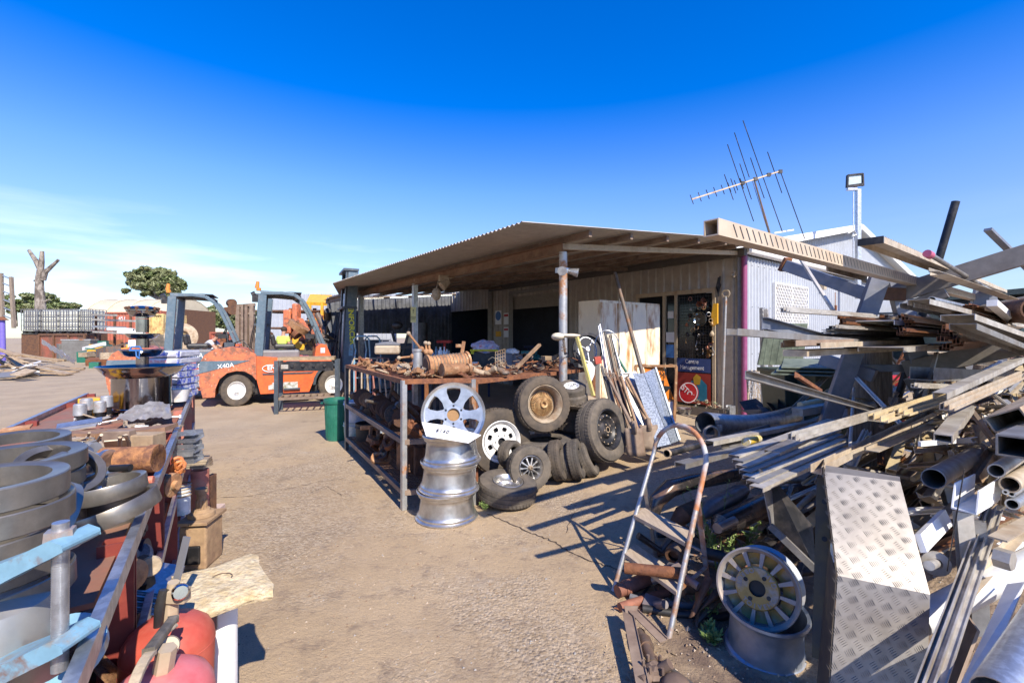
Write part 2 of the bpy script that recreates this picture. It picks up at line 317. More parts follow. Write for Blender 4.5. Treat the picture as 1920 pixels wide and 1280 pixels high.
# ---------------- ground
def groundmat():
    m=bpy.data.materials.new('dusty_ground'); m.use_nodes=True; nt=m.node_tree; N=nt.nodes; Lk=nt.links; b=N['Principled BSDF']
    ge=N.new('ShaderNodeNewGeometry'); pos=ge.outputs['Position']
    def ns(s,d=6,r=.6):
        n=N.new('ShaderNodeTexNoise'); n.inputs['Scale'].default_value=s; n.inputs['Detail'].default_value=d; n.inputs['Roughness'].default_value=r; Lk.new(pos,n.inputs['Vector']); return n.outputs['Fac']
    def mr(src,a,bb,lo=0,hi=1):
        q=N.new('ShaderNodeMapRange'); q.interpolation_type='SMOOTHSTEP'; q.inputs[1].default_value=a;q.inputs[2].default_value=bb;q.inputs[3].default_value=lo;q.inputs[4].default_value=hi; Lk.new(src,q.inputs[0]); return q.outputs[0]
    def mix(f,a,bb,bt='MIX'):
        x=N.new('ShaderNodeMix'); x.data_type='RGBA'; x.blend_type=bt
        if isinstance(f,float): x.inputs[0].default_value=f
        else: Lk.new(f,x.inputs[0])
        for i,q in ((6,a),(7,bb)):
            if isinstance(q,tuple): x.inputs[i].default_value=(*q,1)
            else: Lk.new(q,x.inputs[i])
        return x.outputs[2]
    def ma(op,a,bb):
        x=N.new('ShaderNodeMath'); x.operation=op
        for i,q in enumerate((a,bb)):
            if isinstance(q,(int,float)): x.inputs[i].default_value=q
            else: Lk.new(q,x.inputs[i])
        return x.outputs[0]
    c=mix(mr(ns(.9),.35,.65),(.47,.345,.21),(.38,.275,.165))
    c=mix(mr(ns(7,8,.7),.5,.72),c,(.25,.18,.12))
    c=mix(mr(ns(2.6,8,.7),.56,.72),c,(.44,.35,.25))
    vo=N.new('ShaderNodeTexVoronoi'); vo.inputs['Scale'].default_value=62; Lk.new(pos,vo.inputs['Vector'])
    grav=mr(ns(.75,5),.42,.62)
    cc=N.new('ShaderNodeSeparateColor'); Lk.new(vo.outputs['Color'],cc.inputs[0])
    pc=mix(mr(cc.outputs[0],0,1),(.16,.12,.085),(.55,.46,.36))
    c=mix(ma('MULTIPLY',grav,.42),c,pc)
    c=mix(ma('MULTIPLY',mr(ns(160,3),.5,.7),.45),c,(.17,.125,.085))
    # greyer, smoother road surface far left
    sx=N.new('ShaderNodeSeparateXYZ'); Lk.new(pos,sx.inputs[0])
    far=mr(sx.outputs['Y'],5.0,7.5); 
    c=mix(ma('MULTIPLY',far,.75),c,mix(mr(ns(1.3,6),.35,.65),(.33,.255,.17),(.41,.32,.215)))
    # oil stains
    c=mix(ma('MULTIPLY',mr(ns(1.9,4),.62,.74),.4),c,(.12,.09,.065))
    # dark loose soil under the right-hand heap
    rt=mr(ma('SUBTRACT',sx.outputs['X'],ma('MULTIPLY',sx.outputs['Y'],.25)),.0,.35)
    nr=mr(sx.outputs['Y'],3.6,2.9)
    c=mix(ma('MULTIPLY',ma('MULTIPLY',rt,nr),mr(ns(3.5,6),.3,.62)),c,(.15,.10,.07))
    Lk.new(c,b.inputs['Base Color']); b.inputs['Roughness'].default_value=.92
    h=ma('ADD',ma('MULTIPLY',ns(26,8,.75),.7),ma('MULTIPLY',ma('MULTIPLY',vo.outputs['Distance'],grav),-.5))
    h=ma('ADD',h,ma('MULTIPLY',ns(150,3),.25))
    bp=N.new('ShaderNodeBump'); bp.inputs['Strength'].default_value=.95; bp.inputs['Distance'].default_value=.02; Lk.new(h,bp.inputs['Height']); Lk.new(bp.outputs[0],b.inputs['Normal'])
    return m
gm=groundmat()
mb=MB(); xs=[-900,-300,-100,-40,-20,-12]+[ -8+i*.16 for i in range(101)]+[12,20,40,100,300,900]; ys=[-300,-60,-10,-2]+[-.2+i*.12 for i in range(60)]+[7+i*.5 for i in range(20)]+[18,22,30,45,80,200,900]
def gz(x,y):
    if not(-9<x<9 and -1<y<9): return 0
    z=.012*noise.noise(V((x*1.1,y*1.1,0)))+.006*noise.noise(V((x*4,y*4,3)))
    k=max(0,min(1,(x-.25*y-.15)/.4))*max(0,min(1,(3.3-y)/.5)); z+=k*(.03*noise.noise(V((x*5,y*5,9)))+.015)
    return z*max(0,min(1,(6-y)/2)) if y>4 else z
mb.add([(x,y,gz(x,y)) for y in ys for x in xs],[(j*len(xs)+i,j*len(xs)+i+1,(j+1)*len(xs)+i+1,(j+1)*len(xs)+i) for j in range(len(ys)-1) for i in range(len(xs)-1)],True)
mb.build('ground',gm,kind='structure',org=(0,0,0))
peb=[mk('pebble_%s'%n,c,.9,bump=.4) for n,c in (('pale',(.42,.34,.26)),('brown',(.22,.15,.1)),('grey',(.3,.28,.26)))]
mb=MB()
for i in range(5200):
    y=U(1.2,6.5) if random.random()<.7 else U(1.2,3.2); x=U(-1.3,1.3)*y*.8
    if x<-.62*y-.1: continue
    k=noise.noise(V((x*.75,y*.75,0)))
    if k<-.05 and random.random()<.7: continue
    r=abs(random.gauss(0,.0035))+.0018
    if x>.3*y and y<3.2: r*=1.8
    mb.m=random.randrange(3); c=V((x,y,gz(x,y)+r*.2)); 
    vs=[c+V((U(.6,1.3)*r*a,U(.6,1.3)*r*b,U(.4,.9)*r*cc)) for a,b,cc in ((1,0,0),(-.5,.87,0),(-.5,-.87,0),(0,0,1),(.3,.3,-.7))]
    mb.add(vs,[(0,1,3),(1,2,3),(2,0,3),(1,0,4),(2,1,4),(0,2,4)])
mb.build('pebbles',peb,kind='stuff',label='small loose stones and grit scattered over the yard dirt',cat='gravel',org=(0,0,0))
# crack in the slab
mb=MB(); dk=mk('crack_dirt',(.055,.04,.03),.95,obj=False)
def crack(pts,wd,sub=10):
    q=[]
    for a,b in zip(pts,pts[1:]):
        for i in range(sub): q.append(a.lerp(b,i/sub)+V((U(-.012,.012),U(-.012,.012),0)))
    q.append(pts[-1]); vs=[]
    for i,p in enumerate(q):
        z=gz(p.x,p.y)+.004; w_=wd*U(.3,1.2); t=(q[min(i+1,len(q)-1)]-q[max(i-1,0)]).normalized(); n=V((-t.y,t.x,0))
        vs+=[V((p.x,p.y,z))+n*w_,V((p.x,p.y,z))-n*w_]
    mb.add(vs,[(2*i,2*i+1,2*i+3,2*i+2) for i in range(len(q)-1)])
crack([G(915,965),G(990,995),G(1035,1015),G(1090,1045),G(1180,1075)],.006)
crack([G(480,928),G(545,915),G(600,903),G(640,899)],.003)
crack([G(395,935),G(480,928)],.003)
crack([G(1060,1000),G(1075,960),G(1130,925)],.002); crack([G(585,925),G(610,912),G(640,930)],.0025)
mb.build('ground_crack',dk,kind='structure',org=(0,0,0))
# ---------------- shed
shed=thing('shed','long corrugated steel shed with a wide open front canopy and tall gable','shed',B(0,4.36),0,world=True)
def corr(mb,p0,dr,L,z0,z1,out,pitch=.19,dep=.03,m=0):   # trapezoidal vertical ribs, z1 may be a function of distance
    zf=z1 if callable(z1) else (lambda s:z1)
    zl=z0 if callable(z0) else (lambda s:z0)
    xs=[];x=0
    while x<L:
        for dx,o in ((0,0),(.62,0),(.72,1),(.9,1)):
            if x+dx*pitch<L: xs.append((x+dx*pitch,o))
        x+=pitch
    xs.append((L,0)); vs=[]
    for x,o in xs:
        q=p0+dr*x+out*(dep*o); vs+=[q+UP*zl(x),q+UP*zf(x)]
    mb.add(vs,[(2*i,2*i+2,2*i+3,2*i+1) for i in range(len(xs)-1)],m=m)
OUTF=-D2; OUTS=-D1    # outward normals: front wall, side wall
W0=B(0,4.36)
mb=MB()
corr(mb,W0,D1,.49,0,2.95,OUTF); corr(mb,W0+D1*.49,D1,1.75,2.3,2.98,OUTF); corr(mb,W0+D1*2.24,D1,2.2,0,2.98,OUTF)
corr(mb,W0+D1*4.44,D1,2.24,2.58,2.98,OUTF); corr(mb,W0+D1*6.68,D1,1.1,0,2.98,OUTF); corr(mb,W0+D1*7.78,D1,2.6,2.3,2.98,OUTF)
mb.build('front_wall',wallb,shed)
mb=MB(); mb.m=0
corr(mb,W0,D2,13.5,0,2.86,OUTS,.12,.02)
S0=W0+D1*.8; pk=8.52
def gab(s): return 3.02+.205*s if s<pk else 3.02+.205*pk-.17*(s-pk)
corr(mb,S0,D2,17,2.8,lambda s:gab(s)-.1,OUTS,.12,.02)
mb.build('side_wall',wallm,shed)
mb=MB()  # roof slabs, verge
e=-.25
mb.slab(S0+D1*e+UP*3.02,S0+D1*e+D2*pk+UP*gab(pk),S0+D1*14+D2*pk+UP*gab(pk),S0+D1*14+UP*3.02,.06)
mb.slab(S0+D1*e+D2*pk+UP*gab(pk),S0+D1*e+D2*17+UP*gab(17),S0+D1*14+D2*17+UP*gab(17),S0+D1*14+D2*pk+UP*gab(pk),.06)
mb.build('roof',rooft,shed)
mb=MB()
mb.bar(S0+D1*(e-.012)+UP*2.97,S0+D1*(e-.012)+D2*(pk-.03)+UP*(gab(pk)-.055),.02,.17)
mb.bar(S0+D1*(e-.012)+D2*(pk+.03)+UP*(gab(pk)-.055),S0+D1*(e-.012)+D2*17+UP*(gab(17)-.055),.02,.17)
mb.build('verge_trim',whitep,shed)
mb=MB()
for z_ in (.25,1.1,1.95,2.7):
    for i in range(56): mb.box(W0+D2*(.1+i*.24)+OUTS*.022+UP*z_,(.014,.014,.014),.6)
mb.build('roofing_screws',mk('screw_grey',(.2,.19,.18),.5,.3),shed)
mb=MB(); mb.bar(W0-D1*.09+UP*2.93-D2*.05,W0-D1*.09+D2*13.5+UP*2.93,.13,.12,'round'); g_=mb.build('gutter',whitep,shed)
mb=MB(); mb.slab(W0-D1*.12+UP*2.99,W0-D1*.12+D2*13.5+UP*2.99,W0+D1*.8+D2*13.5+UP*3.0,W0+D1*.8+UP*3.0,.02); mb.build('skillion_roof',rooft,shed)
mb=MB(); mb.cyl(W0-D1*.07-D2*.05,W0-D1*.07-D2*.05+UP*2.86,.047,n=20); mb.build('downpipe',purp,shed)
mb=MB(); mb.bar(W0-D2*.04+D1*.03,W0-D2*.04+D1*.03+UP*2.93,.07,.05); mb.build('corner_post',mk('grey_beige_post',(.25,.24,.22),.6,.1,var=.15),shed); mb=MB(); mb.bar(W0+D1*7.78-D2*.06,W0+D1*7.78-D2*.06+UP*2.93,.14,.12); mb.bar(W0+D1*6.72-D2*.05,W0+D1*6.72-D2*.05+UP*2.66,.12,.08);mb.bar(W0+D1*4.40-D2*.05,W0+D1*4.40-D2*.05+UP*2.66,.1,.08); mb.bar(W0+D1*4.35-D2*.05+UP*2.7,W0+D1*6.77-D2*.05+UP*2.7,.08,.08)
mb.build('door_jambs',mk('grey_beige_post',(.25,.24,.22),.6,.1,var=.15),shed)
# door
door=thing('x','', '') if 0 else None
mb=MB(); zt=2.26
def fr(a0,a1,z0=0.,z1=2.26,w_=.06,o=.03): 
    mb.bar(W0+D1*a0+OUTF*o+UP*z0,W0+D1*a0+OUTF*o+UP*z1,w_,.05,up=OUTF); mb.bar(W0+D1*a1+OUTF*o+UP*z0,W0+D1*a1+OUTF*o+UP*z1,w_,.05,up=OUTF)
mb.bar(W0+D1*.46+OUTF*.035+UP*2.28,W0+D1*2.24+OUTF*.035+UP*2.28,.06,.08); fr(.49,2.21); fr(1.55,1.28); mb.bar(W0+D1*.52+OUTF*.03+UP*.04,W0+D1*1.25+OUTF*.03+UP*.04,.05,.06)
df=mb.build('sliding_door_frame',trimm,shed)
mb=MB(); mb.bar(W0+D1*.52+OUTF*.01+UP*1.15,W0+D1*1.28+OUTF*.01+UP*1.15,.012,2.16); mb.bar(W0+D1*1.3+OUTF*.0+UP*1.15,W0+D1*1.53+OUTF*.0+UP*1.15,.012,2.16)
mb.build('door_glass',glass,df)
mb=MB()
for i in range(14): mb.bar(W0+D1*(.54+i*.055)+OUTF*.04+UP*.08,W0+D1*(.54+i*.055)+OUTF*.04+UP*2.2,.005,.005)
for i in range(38): mb.bar(W0+D1*.53+OUTF*.045+UP*(.1+i*.056),W0+D1*1.26+OUTF*.045+UP*(.1+i*.056),.005,.005)
mb.build('security_mesh',blk,df)
mb=MB(); q=W0+OUTF*.05
mb.bar(q+D1*1.3+UP*1.12,q+D1*1.5+UP*1.12,.004,.26); mb.build('blue_notice',blue,df,label='blue notice taped inside the door glass')
mb=MB(); mb.bar(q+D1*1.3+UP*1.4,q+D1*1.5+UP*1.4,.004,.2); mb.bar(q+D1*1.33+UP*1.85,q+D1*1.46+UP*1.85,.004,.14); mb.build('paper_notice',cardw,df)
mb=MB(); mb.bar(q+D1*.55+UP*.86,q+D1*1.25+UP*.86,.006,.26); bn=mb.build('banner',mk('banner_blue',(.03,.06,.2),.5,var=.05),df,label='blue banner reading Centre Management behind the mesh')
ex=-D1
text('Centre\nManagement',.115,inkw,'banner_lettering',df,TM(q+D1*.93+OUTF*.008+UP*.87,ex,UP),sx=.85)
for o in df.children: 
    if o.name.startswith('banner_l'): pass
mb=MB(); mb.bar(q+D1*.55+UP*.42,q+D1*1.25+UP*.42,.006,.58,m=0)
mb.add([q+OUTF*.006+D1*a_+UP*z_ for a_,z_ in ((.62,.2),(.62,.5),(.75,.62),(.95,.55),(1.0,.3),(.85,.18))],[(0,1,2,3,4,5)],m=1)
mb.add([q+OUTF*.009+D1*a_+UP*z_ for a_,z_ in ((.76,.5),(.74,.64),(.83,.7),(.9,.62),(.88,.48))],[(0,1,2,3,4)],m=2)
mb.build('red_poster',[mk('poster_red',(.30,.03,.02),.5,var=.1),mk('poster_teal',(.03,.22,.33),.5),mk('poster_yellow',(.6,.35,.03),.5)],df,label='red poster with a blue and yellow shape low on the door')
# signs on front wall
def wsign(a,z,w_,h_,m,name='safety_sign',lab=None):
    mb=MB(); c=W0+D1*a+OUTF*.05+UP*z; mb.bar(c-D1*w_/2,c+D1*w_/2,.004,h_); return mb.build(name,m,shed,label=lab),c
s,c=wsign(7.35,2.0,.32,.42,cardw,lab='white sign with a blue round mandatory symbol')
mb=MB(); mb.cyl(c+OUTF*.003+UP*.05,c+OUTF*.006+UP*.05,.14,n=24); mb.build('blue_roundel',blue,s)
s,c=wsign(6.95,1.95,.24,.34,cardw,lab='small white safety notice with red band'); mb=MB(); mb.bar(c+OUTF*.004-D1*.1+UP*.1,c+OUTF*.004+D1*.1+UP*.1,.003,.07); mb.build('red_band',redpl,s)
s,c=wsign(6.95,1.55,.24,.3,cardw,lab='lower white safety notice'); mb=MB(); mb.bar(c+OUTF*.004-D1*.1+UP*.08,c+OUTF*.004+D1*.1+UP*.08,.003,.06); mb.build('red_band',redpl,s)
s,c=wsign(7.35,1.5,.28,.16,yel,lab='small yellow notice')
# roller door
mb=MB(); nsl=9
for i in range(nsl): z=2.24+i*.042; mb.bar(W0+D1*4.40-OUTF*.05+UP*z,W0+D1*6.76-OUTF*.05+UP*z,.03,.039)
mb.build('roller_door',mk('roller_slats',(.30,.27,.22),.7,0,var=.15),shed,label='beige roller door mostly raised')
# interior
mb=MB(); dk_=walld
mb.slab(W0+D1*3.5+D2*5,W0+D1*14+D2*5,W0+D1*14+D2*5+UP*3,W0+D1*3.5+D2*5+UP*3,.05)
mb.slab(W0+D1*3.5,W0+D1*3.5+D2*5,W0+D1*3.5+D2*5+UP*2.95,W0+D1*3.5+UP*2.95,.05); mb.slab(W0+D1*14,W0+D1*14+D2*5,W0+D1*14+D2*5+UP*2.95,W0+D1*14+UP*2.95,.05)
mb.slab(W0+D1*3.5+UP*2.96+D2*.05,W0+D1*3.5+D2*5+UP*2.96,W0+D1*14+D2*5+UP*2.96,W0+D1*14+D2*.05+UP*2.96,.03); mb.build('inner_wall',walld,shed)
# end wall under the canopy
mb=MB(); E0=B(10.35,.1)
corr(mb,E0,D2,.9,0,2.6,-D1,.14); corr(mb,E0+D2*.9,D2,1.9,1.52,lambda s:2.75,-D1,.14); corr(mb,E0+D2*2.8,D2,1.5,0,lambda s:2.9,-D1,.14)
mb.build('end_wall',mk('grey_inner_sheet',(.20,.21,.23),.5,.3,(.06,.06,.06),3,.5,.2,0,50,.2),shed)
mb=MB(); mb.bar(E0+D2*.9+UP*.66,E0+D2*1.95+UP*.66,.03,1.32); mb.bar(E0+D2*1.95+UP*.6,E0+D2*2.8+UP*.6,.03,1.2); mb.build('grey_panel',mk('panel_grey',(.16,.18,.21),.5),shed)
mb=MB()
for k in range(5):
    c=B(9.9,.25+k*.82)+UP*(2.50+.0935*(k*.82)); mb.bar(c,c+D2*(.62)+UP*.055,.05,.04)
mb.build('fluorescent_lights',tubel,shed,label='row of lit fluorescent tubes under the far canopy')
# canopy
def zs(b): return 2.613+.0935*b
mb=MB(); p_=.076; a=-.5; vs=[]; n=0
while a<9.75:
    for q_ in range(6):
        aa=a+p_*q_/6; b0=-1.02 if aa<5.8 else -1.02+(aa-5.8)*.33; z=.011*math.sin(2*PI*q_/6)
        vs+=[B(aa,b0,zs(b0)+z),B(aa,4.4,zs(4.4)+z)]; n+=1
    a+=p_
mb.add(vs,[(2*i,2*i+1,2*i+3,2*i+2) for i in range(n-1)],True)
can=mb.build('canopy_roof',roofm,shed,label='brown dusty corrugated canopy roof')
# purlins along D1, rafters along D2
for i,b_ in enumerate((0.02,.75,1.5,2.25,3.0,3.75)):
    mb=MB(); mb.bar(B(-.42 if i<5 else -.2,b_,zs(b_)-.055),B(10.2,max(b_,.15),zs(max(b_,.15))-.055),.05,.07,'box'); mb.build('purlin',steelbr,can)
for a_ in (.02,2.4,4.05,7.05,9.9):
    mb=MB(); b0=-.02; mb.bar(B(a_,b0,zs(b0)-.13),B(a_,4.3,zs(4.3)-.13),.05,.07); mb.build('rafter',trimm if a_<.1 else steelbr,can)
mb=MB(); mb.bar(B(-.03,-.06,zs(0)-.16),B(10.2,.0,zs(.0)-.16),.06,.13,'C',roll=PI); mb.build('fascia_beam',mk('rust_brown_beam',(.26,.17,.11),.7,.1,(.18,.09,.05),4,.55,.15,.1,50,.2),can)
mb=MB(); mb.bar(B(-.12,4.25,2.88),B(7.7,4.25,2.88),.1,.12); mb.build('wall_beam',mk('beam_dark',(.10,.09,.08),.7),can)
for a_,w_ in ((0,.1),(4.05,.085),(7.05,.1)):
    mb=MB(); mb.cyl(B(a_,.0),B(a_,.0,zs(0)-.2),w_/2,n=20) if a_==0 else mb.bar(B(a_,0),B(a_,0,zs(0)-.2),w_,w_,up=D1)
    po=mb.build('canopy_post',galvr if a_==0 else galv,can)
    if a_==0:
        mb=MB(); c=B(0,0,zs(0)-.42)
        for s_ in (-1,1): mb.cyl(c+D2*.05*s_-D1*.03,c+D2*.13*s_-D1*.12-UP*.03,.03,.055,n=14); 
        mb.box(c+UP*.0,(.16,.1,.06),math.atan2(D2.y,D2.x)); mb.build('security_lamps',galv,po)
# hanging work lights on beam
mb=MB(); c=B(2.75,-.1,zs(0)-.24); mb.box(c,(.16,.1,.1),.4); mb.cyl(c+V((.08,0,-.05)),c+V((-.02,-.06,-.14)),.05,.08); mb.sph(c+V((-.12,0,-.26)),.08,(1,.6,1.3)); mb.bar(c+V((-.12,0,-.17)),c+V((-.08,0,0)),.015); mb.bar(c+V((.1,0,0)),c+V((.2,0,.06)),.04)
mb.build('work_lamp',tan,can)
# yellow sign on post 2
mb=MB(); c=B(4.05,-.06,1.72); c=P(775,590,8.55); mb.bar(c-D2*.0-D1*.07,c-D2*.0+D1*.07,.004,.3); 
mb=MB(); mb.box(c,(.10,.006,.29),.1); sg=mb.build('yellow_notice',mk('sign_yellow',(.62,.58,.25),.5),can)
text('!',.1,inkb,'notice_mark',sg,TM(c+V((0,-.006,.06)),(1,.1,0),UP)); text('LIFTING\nAREA',.028,inkb,'notice_words',sg,TM(c+V((0,-.006,-.06)),(1,.1,0),UP))
# window with mesh in the side wall
def SW(px,py,off=0.0): 
    return LN(W0+OUTS*off,px,py,D2)
a=SW(1450,531,.03); a2=SW(1450,604,.03); c=SW(1511,540,.03); c2=SW(1511,615,.03)
zt_=(a.z+c.z)/2; zb_=(a2.z+c2.z)/2; sL=(V((a.x,a.y,0))-W0).dot(D2); sR=(V((c.x,c.y,0))-W0).dot(D2)
mb=MB(); 
def SP(s_,z,o=.03): return W0+D2*s_+OUTS*o+UP*z
for z in (zt_,zb_): mb.bar(SP(sL,z,.05),SP(sR,z,.05),.05,.03)
for s_ in (sL,(sL+sR)/2,sR): mb.bar(SP(s_,zb_,.05),SP(s_,zt_,.05),.03,.05,up=OUTS)
wn=mb.build('window',whitep,shed,label='small window behind a white diamond security grille')
mb=MB(); mb.bar(SP(sL,(zt_+zb_)/2,.02),SP(sR,(zt_+zb_)/2,.02),.01,zt_-zb_); mb.build('pane',glass,wn)
mb=MB(); Wd=sR-sL; Hh=zt_-zb_; st=.075
for sg_ in (1,-1):
    k=-Hh/1.6
    while k<Wd+Hh/1.6:
        # line s=k + sg*t*.62, z=zb+t
        t0,t1=0,Hh
        pts=[]
        for i in range(13):
            t=Hh*i/12; s_=(k+t*.62) if sg_==1 else (k+Hh*.62-t*.62)
            if 0<=s_<=Wd: pts.append((s_,t))
        if len(pts)>1: mb.bar(SP(sL+pts[0][0],zb_+pts[0][1],.062+.004*sg_),SP(sL+pts[-1][0],zb_+pts[-1][1],.062+.004*sg_),.012,.01)
        k+=st
mb.build('diamond_grille',whitep,wn)
c=SW(1543,537,.06); mb=MB(); mb.box(c,(.16,.1,.14),math.atan2(D2.y,D2.x)); mb.build('meter_box',trimm,shed)
mb=MB(); c=SW(1543,537,.06); mb.bar(SW(1566,548,.03),SW(1566,592,.03),.012); mb.box(SW(1567,577,.04),(.04,.04,.12),.6); mb.build('conduit',rust,shed)
# ---------------- antenna
d=9.4; A=lambda x,y,dd=0: P(x,y,d+dd)
ant=thing('television_antenna','long rusty television antenna tilted on a thin mast above the shed roof','antenna',A(1442,437),world=True)
mb=MB(); mb.cyl(A(1413,333),A(1443,437),.016,.02,n=8); mb.cyl(A(1410,337),A(1441,437,.1),.006,n=6); mb.build('mast',iron,ant)
mb=MB(); mb.bar(A(1297,374),A(1463,321),.028); mb.build('boom',mk('pale_boom',(.5,.42,.3),.6,.2,(.3,.12,.06),20,.6,.1),ant)
def onb(t): return (1297+166*t,374-53*t)
el=[(0,14),(.09,14),(.18,14),(.265,14),(.35,14),(.425,14),(.5,15),(.565,16)]
mb=MB()
for t,h in el:
    x,y=onb(t); mb.cyl(A(x-h*.22,y-h*.62),A(x+h*.22,y+h*.62),.009,n=5)
for t,u_,dn in ((.575,26,24),(.63,16,14),(.72,80,78),(.83,34,36),(.87,95,0),(.93,43,43),(1.02-.2,0,0)):
    pass
for x1,y1,x2,y2 in ((1358,327,1375,375),(1370,335,1380,363),(1364,271,1413,415),(1387,307,1409,374),(1377,249,1405,333),(1407,296,1433,372),(1393,226,1467,435),(1439,285,1466,362),(1463,321,1509,448)):
    mb.cyl(A(x1,y1),A(x2,y2),.009,n=5)
for t in (.575,.72,.87,1.0):
    x,y=onb(t) if t<.99 else (1463,322); mb.box(A(x,y),(.07,.05,.07))
mb.build('elements',blk,ant)
# roof vent strip near antenna
mb=MB(); mb.bar(P(1452,437,9.6),P(1488,431,9.6),.02,.03); mb.build('roof_flashing',whitep,shed)
# ---------------- floodlight pole
fl=thing('floodlight_pole','steel pole carrying a square floodlight above the shed gable','light pole',P(1608,600,10.6),world=True)
d=10.6
mb=MB(); mb.bar(P(1609,560,d),P(1609,355,d),.085,.085); mb.bar(P(1600,510,d),P(1600,360,d),.02); mb.box(P(1597,355,d),(.22,.08,.05),0); mb.build('pole',galv,fl)
mb=MB(); mb.bar(P(1589,329,d),P(1617,326,d),.06,.03);mb.bar(P(1589,350,d),P(1617,346,d),.06,.06);mb.bar(P(1589,329,d),P(1588,352,d),.03,.06,up=V((0,1,0)));mb.bar(P(1617,326,d),P(1618,349,d),.03,.06,up=V((0,1,0)));mb.bar(P(1604,350,d),P(1604,357,d),.05); mb.build('lamp_housing',blk,fl)
mb=MB(); mb.slab(P(1590,348,d),P(1616,345,d),P(1616,327,d),P(1590,330,d),.01); mb.build('lamp_glass',mk('pale_glass',(.5,.6,.62),.15),fl)
mb=MB(); mb.tube([P(1590,437,10.2),P(1600,432,10.2),P(1605,440,10.2),P(1598,443,10.2)],.03); mb.build('gutter_bracket',galv,fl)
# ---------------- wheels
def tyre_mb(mb,r,w,ri,m=0,lugs=28,c=(0,0,0),ax=(0,1,0)):
    h=w/2; pr=[(ri,-h*.75),(ri+.012,-h*.95),((r+ri)/2,-h*1.05),(r*.955,-h*.92),(r*.99,-h*.7),(r,-h*.3),(r*.985,-h*.28),(r*.985,-h*.22),(r,-h*.2),(r,h*.2),(r*.985,h*.22),(r*.985,h*.28),(r,h*.3),(r*.99,h*.7),(r*.955,h*.92),((r+ri)/2,h*1.05),(ri+.012,h*.95),(ri,h*.75)]
    mb.lathe(pr,c,ax,48,True,m)
    a,b,t=basis(V(ax)); c=V(c)
    for i in range(lugs):
        th=2*PI*i/lugs; d=a*math.cos(th)+b*math.sin(th); tt=t.cross(d)
        for s_ in (-1,1):
            p=c+d*(r*.988)+t*(h*.52*s_); q=tt*(PI*r/lugs*.62); u=t*h*.2; o=d*(r*.016)
            sh=tt*s_*.004
            vs=[p-q-u-sh,p+q-u-sh,p+q+u+sh,p-q+u+sh]; vs+=[v+o for v in vs]
            mb.add(vs,[(4,5,6,7),(0,1,5,4),(1,2,6,5),(2,3,7,6),(3,0,4,7)],False,m)
def rimbarrel(mb,r,w,m=0,c=(0,0,0),ax=(0,1,0),n=40,deep=.55):
    h=w/2; pr=[(r,-h),(r*1.03,-h*.97),(r*1.0,-h*.86),(r*.93,-h*.8),(r*.9,-h*.35),(r*.84,-h*.1),(r*.84,h*.3),(r*.93,h*.78),(r*1.0,h*.86),(r*1.03,h*.97),(r,h),(r*.97,h*.9),(r*.9,h*.75),(r*.81,h*.3),(r*.81,-h*.1),(r*.87,-h*.35),(r*.9,-h*.76),(r*.97,-h*.9),(r,-h)]
    mb.lathe(pr,c,ax,n,True,m)
